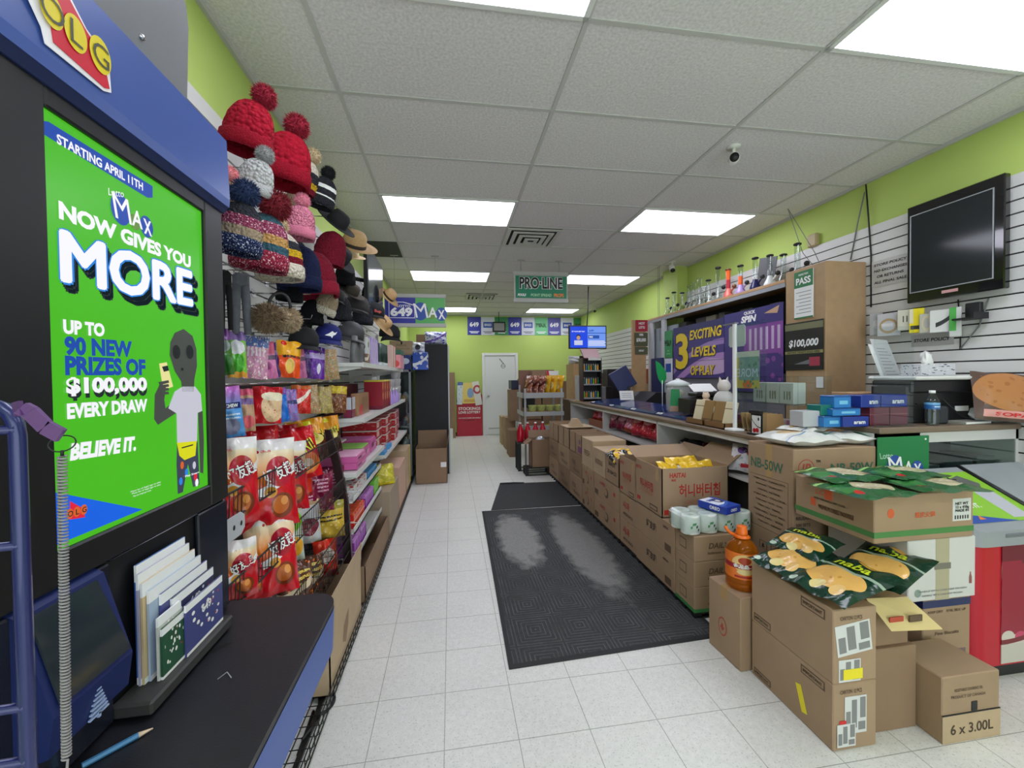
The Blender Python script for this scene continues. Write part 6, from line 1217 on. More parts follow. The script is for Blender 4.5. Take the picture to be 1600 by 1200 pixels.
def haitai(b, w, d, h):
    y = -d / 2; x = -w / 2; b.text('HAITAI', (-w * .27, y, h * .86), X3, Z3, RDP, h=.034, w=.12, bold=.03); b.text('해태', (-w * .33, y, h * .76), X3, Z3, RDP, h=.018); b.text('허니버터칩', (w * .06, y, h * .54), X3, Z3, RDP, h=h * .27, w=w * .62, bold=.015); b.text('HONEY BUTTER CHIP', (w * .06, y, h * .30), X3, Z3, mat('faded_kraft_red', (172, 118, 88), .7), h=h * .09, w=w * .46)
    b.text('HAITAI', (x, d * .36, h * .84), -Y3, Z3, RDP, h=.026, w=.09, bold=.02); b.text('허니버터칩', (x, d * .06, h * .52), -Y3, Z3, RDP, h=h * .2, w=d * .5); b.text('HONEY BUTTER', (x, d * .06, h * .36), -Y3, Z3, mat('faded_kraft_red', (172, 118, 88), .7), h=h * .07, w=d * .5)
    b.box((x - .001, d * .30, h * .10), (x, d * .44, h * .18), RDP); b.box((x - .001, -d * .34, h * .06), (x, -d * .06, h * .16), BKP); b.box((x - .0016, -d * .32, h * .08), (x - .0008, -d * .08, h * .14), CARD); b.box((-w * .47, y - .001, h * .06), (-w * .40, y, h * .16), RDP); b.box((x - .001, -d * .38, h * .72), (x, -d * .28, h * .97), TAPE)
carton((1.705, 2.85, .498), (0.51, 0.41, 0.345), 'open carton lettered HAITAI with red Korean print full of yellow chip bags', open_=True, prints=haitai, flaps=(('X', 35), ('Y', 20)))
HBC = design('honey_chip_bag', (236, 190, 40), [('rect', .0, .30, .12, .6, (206, 60, 40)), ('ell', .55, .4, .3, .28, (226, 226, 220)), ('ell', .6, .34, .2, .18, (236, 214, 120)), ('lines', .3, .9, .62, .74, 1, (120, 80, 30)), ('band', .92, 1, (244, 206, 70))], rough=0.2, bump=(20, 0.3))
for i, (x, y, z, rz, lean, lab) in enumerate(((1.60, 2.72, .70, .2, .5, 'yellow chip bag at the left front of the open HAITAI carton'), (1.70, 2.80, .71, .1, .45, 'yellow chip bag second from the left in the HAITAI carton'), (1.78, 2.72, .70, -.1, .55, 'yellow chip bag at the middle front of the HAITAI carton'), (1.84, 2.84, .71, .15, .45, 'yellow chip bag at the rear of the HAITAI carton'), (1.88, 2.74, .70, -.2, .5, 'yellow chip bag at the right front of the HAITAI carton'))):
    o = bag_mb(.20, .22, .035, HBC, i + 40, .012, 12, 12).build('chip_bag'); o.location = (x, y, z - .03); o.rotation_euler = (-lean * 1.4, 0.25 - .1 * i, rz); tag(o, lab, 'chip bag', 'yellow chip bags in the HAITAI carton')
carton((1.71, 3.225, .482), (0.50, 0.33, 0.32), 'second open HAITAI carton, right behind the first', open_=True, prints=haitai, flaps=(('X', 40),))
for k in range(2): carton((1.71, 3.225, .046 + .218 * k), (0.50, 0.33, 0.216), ['lower', 'upper'][k] + ' carton with red fruit print under the second HAITAI carton', prints=side([('사과', .1, .6, .3, .4, RDP), ('APPLE SNACK', 0, .25, .12, .6, KRF)]), group='cartons with red fruit print')
def fruit(b, w, d, h):
    x = -w / 2; b.text('사과맛', (x, d * .12, h * .72), -Y3, Z3, RDP, h=h * .18, w=d * .22, bold=.02); b.disc((x, -d * .04, h * .42), -Y3, Z3, d * .08, h * .2, KRF, .001); b.disc((x, -d * .02, h * .45), -Y3, Z3, d * .055, h * .14, CARD, .0016); b.disc((x, -d * .34, h * .6), -Y3, Z3, d * .035, h * .09, RDP, .001); b.box((x - .001, d * .30, h * .1), (x, d * .45, h * .32), KRF)
for k in range(2):
    carton((1.665, 3.73, .046 + .23 * k), (0.41, 0.64, 0.228), ['lower', 'upper'][k] + ' wide carton with red fruit print in the middle of the row', prints=fruit, group='cartons with red fruit print')
    carton((1.665, 4.25, .046 + .23 * k), (0.41, 0.36, 0.228), ['lower', 'upper'][k] + ' carton with fruit print, beside the purple-patched stack', prints=fruit, group='cartons with red fruit print')
carton((1.645, 3.565, .506), (0.37, 0.31, 0.25), 'open carton holding black and yellow snack bags, middle of the row', open_=True, prints=side([('SNACK', 0, .7, .14, .5, BKP), ('20 BAGS', 0, .4, .14, .7, BKP)])); carton((1.645, 3.895, .506), (0.37, 0.33, 0.26), 'closed pale-topped carton behind the black and yellow snack bags', m=CARD2, prints=side([('NOODLE', 0, .5, .2, .6, KRF)]), tape=False); carton((1.645, 4.255, .506), (0.37, 0.36, 0.31), 'closed pale carton before the purple-patched stack', m=CARD2, prints=side([('FRESH', 0, .5, .2, .5, KRF)]), tape=False)
BYB = design('black_yellow_bag', (36, 32, 34), [('ell', .6, .5, .3, .3, (236, 190, 50)), ('blob', 6, .25, (214, 206, 190)), ('diag', .4, .2, .06, (206, 170, 60))], rough=0.2, bump=(20, 0.3))
for i in range(5): o = bag_mb(.16, .19, .03, BYB if i % 2 == 0 else HBC, i + 60, .012, 10, 10).build('snack_bag'); o.location = (1.53 + .055 * i, 3.47 + .03 * (i % 2), .712 + .012 * (i % 2)); o.rotation_euler = (-1.15, .2 * (i % 3) - .2, .15); tag(o, f'{"black and yellow" if i % 2 == 0 else "yellow"} snack bag, {ORD[i]} from the aisle in the mid-row open carton', 'snack bag', 'snack bags in the mid-row open carton')
PURP = mat('purple_patch', (120, 66, 110), 0.6)
def purp(b, w, d, h): b.box((-w / 2 - .001, -d * .5, h * .1), (-w / 2, d * .1, h * .4), PURP); b.disc((-w / 2, -d * .2, h * .62), -Y3, Z3, d * .14, h * .12, PURP); b.box((-w / 2, -d / 2 - .001, h * .1), (w / 2, -d / 2, h * .4), PURP)
dirt = side([('FOOD', .1, .55, .2, .3, KRF), ('FRAGILE', -.1, .25, .12, .5, KRF)])
for c, (yc, dd) in enumerate(((4.69, .47), (5.20, .52), (5.74, .52))):
    for k in range(2): carton((1.645, yc, .046 + .27 * k), (0.37, dd, 0.268), f'{["lower", "middle"][k]} brown carton in the {["purple-patched", "second farthest", "farthest"][c]} stack of the row', m=CARD3 if (c + k) % 2 else CARD, prints=dirt, group='brown cartons at the far end of the row')
    for q in range(2): carton((1.645, yc - dd / 4 + q * dd / 2, .586), (0.36, dd / 2 - .01, 0.24), f'{["nearer", "farther"][q]} open top carton on the {["purple-patched", "second farthest", "farthest"][c]} stack of the row', open_=True, prints=purp if c == 0 and q == 0 else None, m=CARD, group='open top cartons at the far end of the row')
b = MB(); b.prism([(-.09, 0, 0), (.09, 0, 0), (.03, 0, .10), (-.03, 0, .10)], (0, .12, 0), CARD2); o = b.build('paper_pack'); o.location = (1.62, 5.12, .842); tag(o, 'small tan folded card box on the open cartons', 'card box')
b = MB(); b.box((1.47, 5.06, .834), (1.82, 5.4, .842), CARD2); tag(b.build('card_sheet', at=(1.65, 5.2, .834)), 'flat card sheet under the small tan folded box', 'card sheet')
# freezer at the right edge
fz = thing('ice_cream_freezer', 'red ice cream chest freezer with grey rim and lottery advert on its lid', 'freezer', (2.93, 1.75, 0)); FRD = mat('freezer_red', (186, 14, 40), 0.3); FGR = mat('freezer_grey_rim', (150, 154, 160), 0.35)
def rrect(x0, x1, y0, y1, r, n=6):
    o = []
    for cx, cy, a0 in ((x1 - r, y1 - r, 0), (x0 + r, y1 - r, PI / 2), (x0 + r, y0 + r, PI), (x1 - r, y0 + r, 1.5 * PI)): o += [(cx + r * math.cos(a0 + PI / 2 * k / n), cy + r * math.sin(a0 + PI / 2 * k / n)) for k in range(n + 1)]
    return o
b = MB(); b.prism([(x, y, .07) for x, y in rrect(2.46, 3.40, 1.58, 1.96, .07)], (0, 0, .60), FRD, True); b.box((2.50, 1.60, 0.0), (3.36, 1.94, .07), BLACK); b.build('body', fz, world=True)
FART = design('freezer_front_art', (150, 20, 50), [('blob', 5, .34, (206, 196, 186)), ('blob', 7, .22, (96, 24, 36)), ('blob', 4, .2, (196, 60, 100)), ('band', 0, .16, (196, 190, 180)), ('diag', .6, .18, .02, (120, 30, 40)), ('band', .86, 1, (110, 16, 36))], rough=0.35)
b = MB(); b.box((2.62, 1.576, .08), (3.36, 1.579, .66), FART); b.build('front_panel', fz, world=True)
b = MB(); rr = rrect(2.445, 3.415, 1.565, 1.97, .07); top = lambda y: .735 + (y - 1.565) * .5; n = len(rr); b.add([(x, y, .66) for x, y in rr] + [(x, y, top(y)) for x, y in rr], [(i, (i + 1) % n, n + (i + 1) % n, n + i) for i in range(n)] + [tuple(range(n, 2 * n))], FGR, False); b.build('rim', fz, world=True)
sl = Vector((0, 1, .5)).normalized(); so_ = Vector((2.48, 1.61, top(1.61) + .002)); b = MB(); LG = mat('advert_lime', (140, 196, 50), .35); AB = mat('advert_blue', (34, 76, 170), .35)
F = lambda a, c_: so_ + X3 * a + sl * c_; pl_ = lambda P, m, l=.0: b.add([F(a, c_) + Vector((0, -.001, .002)) * l for a, c_ in P], [tuple(range(len(P)))], m)
pl_([(0, 0), (.46, 0), (.46, .36), (0, .36)], LG); pl_([(0, 0), (.30, 0), (0, .07)], AB, .3); pl_([(.09, .02), (.13, .02), (.11, .045)], ORANGE, .6)
b.text('BELIEVE IT.', F(.12, .11), X3, sl, WPRINT, h=.03, w=.18, bold=.03, shear=.15); b.text('EVERY DRAW', F(.11, .16), X3, sl, WPRINT, h=.03, w=.17, bold=.03); b.text('$100,000', F(.11, .205), X3, sl, mat('advert_dark', (40, 60, 90), .4), h=.035, w=.18, bold=.03); b.text('MORE', F(.17, .30), X3, sl, WPRINT, h=.08, w=.3, bold=.01)
pl_([(.30, .02), (.40, .02), (.42, .2), (.38, .24), (.30, .2)], mat('advert_shirt', (190, 190, 200), .4), .3); pl_([(.22, .2), (.3, .23), (.36, .2), (.42, .26), (.36, .33), (.26, .3)], mat('advert_grey', (96, 100, 96), .4), .4); b.build('lid_advert', fz, world=True)
b = MB(); b.prism([F(.48, 0), F(.90, 0), F(.90, .40), F(.48, .40)], (0, 0, .012), mat('lid_glass', (150, 156, 160), 0.08)); b.tube([F(.47, -.01), F(.47, .41)], .012, BLACK, 8); b.build('sliding_lid', fz, world=True)
b = MB(); b.box((2.62, 1.56, .70), (2.9, 1.575, .72), mat('rim_dark_slot', (110, 114, 120), .4), .004); b.build('handle', fz, world=True)
# ================================================================== service counter with cubbies
WOODE = mat('counter_brown_edge', (122, 104, 86), 0.4, noise=(8, 0.08)); CTW = mat('counter_white', (206, 204, 202), 0.45)
ct = thing('service_counter', 'long white shop counter with brown top and open cubbies of snack bags', 'counter', (2.3, 4.5, 0))
b = MB(); b.box((1.975, 2.37, 1.06), (2.58, 6.66, 1.09), WOODE, .006); b.build('countertop', ct, world=True)
b = MB(); b.box((2.0, 2.37, 1.02), (2.02, 6.66, 1.06), CTW); b.box((2.0, 2.37, .755), (2.5, 6.66, .777), CTW, .003); b.box((2.5, 2.37, 0), (2.52, 6.66, 1.06), CTW); b.box((2.10, 2.37, .0), (2.13, 6.66, .755), mat('counter_kick', (60, 58, 58), .6))
for y in (2.375, 3.725, 5.17, 6.64): b.box((2.0, y, .777), (2.5, y + .02, 1.06), CTW)
b.build('carcass', ct, world=True)
REDB = design('rose_red_snack_bag', (186, 44, 62), [('ell', .5, .72, .3, .14, (226, 150, 160)), ('blob', 7, .3, (214, 110, 116)), ('band', 0, .12, (150, 26, 44))], rough=.22, bump=(20, .3)); MRNB = design('maroon_snack_bag', (112, 22, 50), [('ell', .5, .66, .34, .2, (196, 140, 160)), ('blob', 6, .25, (150, 60, 90)), ('band', 0, .1, (90, 14, 36))], rough=.22, bump=(20, .3)); WPB = design('white_berry_bag', (214, 210, 220), [('ell', .3, .7, .13, .14, (110, 70, 150)), ('ell', .55, .62, .13, .14, (206, 60, 90)), ('ell', .78, .7, .12, .14, (190, 40, 70)), ('blob', 6, .2, (170, 170, 200)), ('rect', .3, .6, .1, .22, (196, 40, 60))], rough=.22, bump=(20, .3)); PKW = design('pink_white_bag', (206, 110, 140), [('blob', 6, .34, (226, 206, 216)), ('band', 0, .2, (150, 60, 40))], rough=.22, bump=(20, .3))
for i, (y, m, nm) in enumerate(((5.02, MRNB, 'maroon'), (4.80, MRNB, 'maroon'), (4.58, PKW, 'pink and white'), (4.36, REDB, 'rose red'), (4.14, REDB, 'rose red'), (3.90, REDB, 'rose red'))):
    o = bag_mb(.21, .23, .055, m, i + 80, .014, 10, 10).build('snack_bag'); o.location = (2.10, y, .815); o.rotation_euler = (-.35, .15 * (i % 3) - .1, -1.2); tag(o, f'{nm} snack bag, {ORD[i]} from the far divider in the middle counter cubby', 'snack bag', 'snack bags in the middle counter cubby')
for i in range(6): o = bag_mb(.19, .17, .05, (PKW, PKW, REDB)[i % 3], i + 90, .014, 10, 10).build('snack_bag'); o.location = (2.11 + .10 * (i // 3), 5.36 + .17 * (i % 3), .86); o.rotation_euler = (-.5, 0, -1.2); tag(o, f'{("pink and white", "pink and white", "rose red")[i % 3]} snack bag, {ORD[i % 3]} in the {["front", "back"][i // 3]} row of the farthest cubby', 'snack bag', 'snack bags in the farthest counter cubby')
carton((2.20, 5.53, .778), (.34, .56, .10), 'low brown tray carton of pink snack bags in the farthest counter cubby', open_=True, m=mat('brown_red_carton', (150, 92, 66), .7))
o = bag_mb(.25, .21, .045, WPB, 99, .014, 12, 12).build('snack_bag'); o.location = (2.08, 2.60, .80); o.rotation_euler = (-.55, .1, -.75); tag(o, 'white bag with purple and red berries in the nearest counter cubby', 'snack bag')
for i, m in enumerate((mat('dark_wrap', (44, 40, 48), .25), mat('dark_red_wrap', (96, 30, 44), .25))): o = bag_mb(.26, .16, .05, m, 70 + i, .02, 10, 10).build('snack_bag'); o.location = (2.12 + .05 * i, 3.45 - .26 * i, .778); o.rotation_euler = (-.8, 0, -1.2); tag(o, ['black wrapped snack bag in the cubby behind the open HAITAI cartons', 'dark red wrapped snack bag beside the black one in the cubby'][i], 'snack bag')
# navy ticket trays along the counter edge
TRN = mat('ticket_tray_navy', (32, 48, 100), .16, noise=(7, .3)); TRN2 = mat('ticket_tray_edge', (24, 34, 74), .3)
for i, (ya, yc) in enumerate(((5.16, 5.84), (4.52, 5.14), (3.92, 4.50), (3.34, 3.90))):
    t = thing('ticket_tray', f'navy glass lottery ticket tray, {ORD[i]} from the far end of the counter', 'ticket tray', (2.26, (ya + yc) / 2, 1.091), group='navy ticket trays on the counter')
    b = MB(); b.prism([(2.06, ya, 1.091), (2.06, ya, 1.106), (2.10, ya, 1.122), (2.46, ya, 1.16), (2.46, ya, 1.091)], (0, yc - ya, 0), TRN); b.build('tray', t, world=True)
    b = MB(); b.prism([(2.064, yc - .12, 1.110), (2.092, yc - .12, 1.1205), (2.092, yc - .03, 1.1205), (2.064, yc - .03, 1.110)], (-.001, 0, .003), WPRINT); b.prism([(2.072, yc - .10, 1.1155), (2.086, yc - .10, 1.121), (2.086, yc - .05, 1.121), (2.072, yc - .05, 1.1155)], (-.001, 0, .0022), GREY); b.build('price_tag', t, world=True)
# clear jar with white lid and green sign
q = Vector((2.26, 3.80, 1.140)); t = thing('sweet_jar', 'clear plastic jar with white lid and green triangular sign on the ticket trays', 'jar', q); JW = mat('jar_clear', (222, 226, 220), .1, alpha=.32); GSG = mat('bright_green_sign', (20, 140, 84), .4)
b = MB(); b.lathe([(.10, 0), (.112, .01), (.115, .15), (.112, .235), (.09, .25)], JW, 24, cap=False); b.lathe([(0.0, .004), (.1, .004)], JW, 24, cap=False); b.build('body', t); b = MB(); b.lathe([(.095, .245), (.112, .25), (.115, .275), (.06, .30), (.02, .315), (.02, .325)], mat('jar_lid_white', (214, 220, 220), .3), 24); b.build('lid', t)
b = MB(); b.prism([(-.125, -.06, .0), (-.03, -.12, 0), (-.05, -.11, .22), (-.115, -.07, .22)], (.002, .004, 0), GSG); b.prism([(-.127, -.062, .0), (-.03, -.122, 0), (-.045, -.113, .055), (-.12, -.067, .055)], (.001, .001, 0), mat('sign_tan', (190, 150, 130), .5)); b.build('sign', t)
for k in range(5): b = MB(); b.ball((.05 * math.cos(k * 1.3), -.04 + .03 * math.sin(k * 2), .035 + .035 * k), .03, mat('candy_%d' % (k % 3), ((206, 150, 130), (214, 200, 180), (190, 160, 150))[k % 3], .4), 10, 7); b.build('candy', t)
q = Vector((2.34, 4.25, 1.152)); t = thing('green_fan', 'green plastic hand fan upright on a thin stick behind the jar', 'hand fan', q); t.scale = (.75, .75, .85); b = MB(); b.tube([(0, 0, 0), (0, 0, .34)], .006, WPRINT, 6); b.build('stick', t); b = MB(); LF = mat('fan_green', (20, 150, 80), .3); b.prism([(.0, 0, .28), (.07, 0, .36), (.06, 0, .46), (-.03, 0, .56), (-.10, 0, .60), (-.09, 0, .46), (-.06, 0, .36)], (0, .006, 0), LF); b.build('blade', t)
# payment terminal with paper slips
q = Vector((2.30, 3.46, 1.150)); t = thing('lottery_terminal', 'black counter terminal with white paper slips on top', 'terminal', q, (0, 0, -.1)); b = MB(); b.prism([(-.18, -.12, 0), (.22, -.12, 0), (.22, -.12, .16), (-.18, -.12, .13)], (0, .22, 0), BLACK); b.box((-.10, -.10, .15), (.1, .08, .19), DARK, .01); b.build('housing', t)
b = MB(); b.T = Matrix.Translation((-.02, -.08, .195)) @ Matrix.Rotation(.5, 4, 'X'); b.box((-.10, 0, 0), (.08, .13, .002), PAPER); b.box((-.06, .01, .002), (.12, .14, .004), PAPER); b.build('paper_slips', t)
# toy pile in a clear bag and biscuit displays
TW = mat('toy_white', (222, 214, 210), .6); TR = mat('toy_red', (176, 34, 48), .5); TPK = mat('toy_cream', (222, 196, 170), .6)
for i, (x, y, r, m, lab) in enumerate(((2.26, 3.10, .085, mat('toy_bag_clear', (206, 204, 200), .3), 'round pale bagged toy behind the biscuit displays'), (2.19, 3.24, .05, TPK, 'cream toy with red base left of the pale bagged toy'))):
    t = thing('soft_toy', lab, 'toy', (x, y, 1.091)); b = MB(); b.ball((0, 0, .10 + r), r, m, 16, 10, (1, 1, 1.1)); b.build('body', t); b = MB(); b.ball((0, 0, .10 + 2.5 * r), r * .62, (TW, TPK)[i], 14, 9); b.build('head', t)
    b = MB(); b.lathe([(r * .9, 0), (r, .03), (r * .8, .11)], TR, 16); b.build('base', t); b = MB(); [b.prism([(s * r * .2, 0, .1 + 3.0 * r), (s * r * .5, 0, .1 + 2.9 * r), (s * r * .45, 0, .1 + 3.4 * r)], (0, .01, 0), TW) for s in (-1, 1)]; b.build('ears', t)
BKD = mat('display_brown', (126, 92, 56), .6); CRP = design('cream_biscuit_pack', (226, 214, 180), [('ell', .5, .45, .2, .14, (190, 60, 50)), ('band', .7, .74, (150, 120, 90)), ('ell', .5, .25, .2, .1, (206, 176, 110))], rough=.35); BRP = design('brown_biscuit_pack', (150, 116, 70), [('ell', .45, .62, .24, .16, (226, 216, 196)), ('band', 0, .2, (110, 80, 46))], rough=.35)
def display(y, x, packs, lab, w=.24):
    t = carton((x, y, 1.091), (.20, w, .045), lab, open_=True, m=BKD, name='display_tray', cat='display tray')
    for k, (m, nm) in enumerate(packs):
        b = MB(); b.box((-.012, -w * .44 / len(packs), 0), (.012, w * .44 / len(packs), .19), m, .004); b = MB() if False else b
        o = b.build('biscuit_pack'); o.location = (x - .03, y - w / 2 + w * (k + .5) / len(packs), 1.102); o.rotation_euler = (0, .25, 0.12); tag(o, f'{nm} biscuit pack, {ORD[k]} in the {lab.split(",")[0]}', 'biscuit pack')
for yy, x, packs, lab in ((3.12, 2.10, ((BRP, 'brown'), (CRP, 'cream')), 'far brown display tray, left of the shield post'), (2.86, 2.10, ((CRP, 'cream'), (BRP, 'brown')), 'near brown display tray, right under the shield post')): display(yy, x, packs, lab)
for k in range(5): b = MB(); b.box((-.09, -.008, 0), (.09, .008, .13), mat('tan_pack', (168, 132, 86), .5), .003); o = b.build('biscuit_pack'); o.location = (2.20, 2.50 + .045 * k, 1.091); o.rotation_euler = (-.25, 0, 0); tag(o, f'tan biscuit pack, {ORD[k]} from the near counter end in the slanted row', 'biscuit pack', 'tan biscuit packs in a slanted row')
# acrylic shield with white post
t = thing('acrylic_shield', 'clear acrylic counter shield with a white post and foot', 'shield', (2.06, 2.75, 1.091)); b = MB(); b.box((2.055, 2.40, 1.11), (2.059, 2.69, 1.86), CLEAR); b.build('pane', t, world=True)
b = MB(); b.box((2.045, 2.685, 1.10), (2.065, 2.715, 1.87), WPRINT, .004); b.build('post', t, world=True); b = MB(); b.box((1.985, 2.62, 1.091), (2.07, 2.72, 1.108), WPRINT, .003); b.build('foot', t, world=True); b = MB(); b.box((2.04, 2.68, 1.866), (2.07, 2.81, 1.876), GREY); b.build('top_clip', t, world=True)
# sheets taped to the shield, their backs or mirrored fronts to the aisle
b = MB(); y0, y1, z0, z1 = 2.47, 2.70, 1.40, 1.66; x = 2.063; b.box((x, y0, z0), (x + .001, y1, z1), design('shield_poster', (126, 160, 150), [('band', 0, .22, (190, 180, 90)), ('ell', .5, .1, .2, .12, (206, 120, 60)), ('blob', 6, .3, (96, 130, 120)), ('col', .86, 1, (206, 176, 70)), ('rect', 0, 1, .85, 1, (200, 206, 190))], axes='YZ', rough=.4))
b.text('MORE', (x, (y0 + y1) / 2, z0 + .11), Y3, Z3, mat('mirrored_letters', (206, 216, 232), .4), h=.06, w=.20, bold=.0, lift=-.0015); tag(b.build('advert_sheet', at=(x, (y0 + y1) / 2, z0)), 'green advert sheet with mirrored MORE behind the clear shield', 'advert')
b = MB(); b.prism([(x, yy, zz) for yy, zz in [(yc_ + .065 * (1 if k in (0, 1, 5) else -1) * 1, 0) for k, yc_ in ()] or [(2.62, 1.70), (2.76, 1.70), (2.775, 1.715), (2.775, 1.84), (2.76, 1.855), (2.62, 1.855), (2.605, 1.84), (2.605, 1.715)]], (.004, 0, 0), mat('frosted_card', (186, 196, 190), .4)); tag(b.build('notice_card', at=(x, 2.69, 1.7)), 'pale rounded blank notice card hung on the clear shield', 'card')
# clear display case with small goods
t = thing('acrylic_case', 'clear acrylic display case with small packs on the counter', 'display case', (2.42, 2.78, 1.091)); b = MB()
for a, c_ in (((2.29, 2.40, 1.091), (2.294, 3.20, 1.48)), ((2.29, 2.40, 1.476), (2.55, 3.20, 1.48)), ((2.29, 2.40, 1.091), (2.55, 2.404, 1.48)), ((2.29, 3.196, 1.091), (2.55, 3.20, 1.48)), ((2.29, 2.404, 1.28), (2.55, 3.196, 1.284))): b.box(a, c_, CLEAR)
b.build('case', t, world=True)
CGN = design('white_green_carton', (206, 208, 198), [('vlines', .2, .8, .2, .6, 3, (120, 130, 110)), ('ell', .3, .5, .06, .1, (150, 150, 130))], axes='YZ')
for k in range(3): sweetbox((2.40, 2.56 + .13 * k, 1.285), (.10, .12, .15), CGN, f'pale green carton, {ORD[k]} from the near end on the clear case shelf', name='carton', group='pale green cartons in the clear case')
for k, c in enumerate(((206, 120, 160), (226, 206, 200), (196, 60, 80), (214, 190, 196), (150, 110, 130))): sweetbox((2.38, 2.50 + .13 * k, 1.092), (.08, .10, .08), mat('case_pack_%d' % k, c, .35), f'{["pink", "cream", "red", "pale", "mauve"][k]} small pack on the clear case floor', name='small_pack', group='small packs in the clear case')
# card clip stand
t = thing('card_stand', 'black clip stand with white cherry card at the counter corner', 'card stand', (2.03, 2.46, 1.091)); b = MB(); b.box((-.03, -.03, 0), (.03, .05, .01), BLACK); b.box((.005, -.045, .0), (.012, .055, .16), BLACK); b.box((-.01, -.05, .14), (.014, .06, .165), BLACK, .004); b.build('stand', t)
b = MB(); b.box((-.004, -.04, .0), (.0, .035, .13), design('cherry_card', (222, 222, 222), [('ell', .35, .25, .2, .12, (196, 24, 40)), ('ell', .7, .22, .2, .12, (196, 24, 40)), ('diag', .4, .4, .03, (40, 60, 40)), ('rect', .1, .3, .75, .9, (60, 60, 60))], axes='YZ')); b.build('card', t)
# white bags lying on the NB-50W carton
WBG = design('white_pouch', (216, 216, 210), [('ell', .40, .55, .26, .2, (206, 176, 130)), ('ell', .42, .54, .12, .1, (190, 110, 70)), ('rect', .7, .95, .15, .4, (60, 110, 80)), ('blob', 9, .12, (170, 176, 190)), ('diag', .6, .2, .02, (130, 160, 190))], rough=.25, bump=(18, .35))
flat_pack((2.06, 2.00, 1.115), .36, .29, .042, WBG, .05, 'white food pouch with pictured dish on the NB-50W carton', seed=21, name='food_pouch', cat='pouch'); flat_pack((2.30, 2.04, 1.112), .30, .27, .036, WBG, -.35, 'second white pouch with green corner, right on the NB-50W carton', seed=22, name='food_pouch', cat='pouch'); flat_pack((2.18, 2.12, 1.16), .26, .2, .018, WBG, .3, 'third white pouch lying across the other two pouches', seed=23, name='food_pouch', cat='pouch')
# ================================================================== right-hand showcase counter
rc = thing('showcase_counter', 'glass-fronted counter with brown top at the right, carrying the printer', 'counter', (2.95, 2.2, 0)); b = MB(); b.box((2.43, 1.985, 1.145), (3.44, 2.36, 1.18), WOODE, .006); b.build('countertop', rc, world=True)
b = MB(); b.box((2.43, 2.0, 1.085), (3.44, 2.02, 1.145), CTW); b.box((2.43, 2.0, 0), (3.44, 2.02, .55), CTW); b.box((2.43, 2.0, 0), (2.72, 2.02, 1.145), CTW); b.box((2.43, 2.33, 0), (3.44, 2.35, 1.145), mat('showcase_back_dark', (70, 76, 76), .6)); b.box((2.43, 2.02, .55), (3.44, 2.33, .57), CTW); b.box((2.43, 2.0, 0), (2.45, 2.35, 1.145), CTW); b.box((3.42, 2.0, 0), (3.44, 2.35, 1.145), CTW); b.build('carcass', rc, world=True)
b = MB(); b.box((2.72, 2.004, .55), (3.42, 2.008, 1.085), GLASS); b.build('glass_front', rc, world=True); b = MB(); b.box((2.74, 2.03, .82), (3.42, 2.30, .828), GLASS); b.box((2.80, 2.022, .86), (3.42, 2.03, .905), CTW); b.build('glass_shelf', rc, world=True)
for k, (x, w, h, c) in enumerate(((2.86, .2, .10, (86, 96, 96)), (3.10, .22, .12, (70, 82, 84)), (3.31, .14, .14, (110, 116, 112)))):
    sweetbox((x, 2.17, .829), (w, .2, h), mat('showcase_box_%d' % k, c, .4), f'dark grey box, {ORD[k]} from the left behind the showcase glass', name='goods_box', group='grey boxes in the glass showcase counter')
b = MB(); q0 = oY(1370, 682, 1.992); q1 = oY(1450, 745, 1.992); b.box((q0.x, 1.988, .86), (q1.x, 1.992, q0.z - .005), mat('poster_deep_green', (24, 120, 66), .45)); b.text('Lotto', (q0.x + .06, 1.988, 1.02), X3, Vector((-.2, 0, 1)).normalized(), mat('pale_mint', (170, 210, 190), .5), h=.035, w=.09); max_logo(b, ((q0.x + q1.x) / 2 + .01, 1.988, .955), X3, Z3, .25); b.box((q1.x - .03, 1.986, q0.z - .03), (q1.x - .02, 1.988, q0.z - .02), WPRINT); tag(b.build('poster', at=(q0.x, 1.99, .86)), 'deep green lottery poster on the right counter front', 'poster')
b = MB(); b.box((2.44, 2.03, 1.18), (2.715, 2.034, 1.77), CLEAR); b.box((2.44, 2.02, 1.18), (2.715, 2.045, 1.188), CLEAR); tag(b.build('acrylic_shield', at=(2.58, 2.03, 1.18)), 'clear acrylic pane standing before the blue boxes on the right counter', 'shield')
# blue boxes, printer, bottle and other things on the right counter
BLX = design('blue_cigar_box', (38, 62, 150), [('rect', .55, .9, .3, .42, (214, 220, 236)), ('ell', .72, .62, .06, .06, (200, 206, 226)), ('band', .92, 1, (90, 150, 210))], rough=.3); BLY = design('sky_blue_box', (40, 120, 190), [('rect', .3, .8, .3, .6, (120, 190, 226)), ('band', .85, 1, (30, 84, 150))], rough=.3); MRX = design('maroon_box', (110, 40, 60), [('band', .6, .66, (140, 80, 90))], rough=.3); TLX = mat('teal_box', (20, 110, 100), .35)
def bx(px0, px1, z0, z1, y, m, lab, d=.10, txt=None):
    a = oY(px0, 640, y); c_ = oY(px1, 640, y); b = MB(); b.box((a.x, y, z0), (c_.x, y + d, z1), m, .003)
    if txt: b.text(txt, ((a.x + c_.x) / 2 + (c_.x - a.x) * .12, y, z0 + (z1 - z0) * .42), X3, Z3, WPRINT, h=(z1 - z0) * .28, w=(c_.x - a.x) * .45, bold=.03)
    tag(b.build('box', at=((a.x + c_.x) / 2, y + d / 2, z0)), lab, 'box')
BL0 = mat('aram_blue', (34, 56, 146), .3)
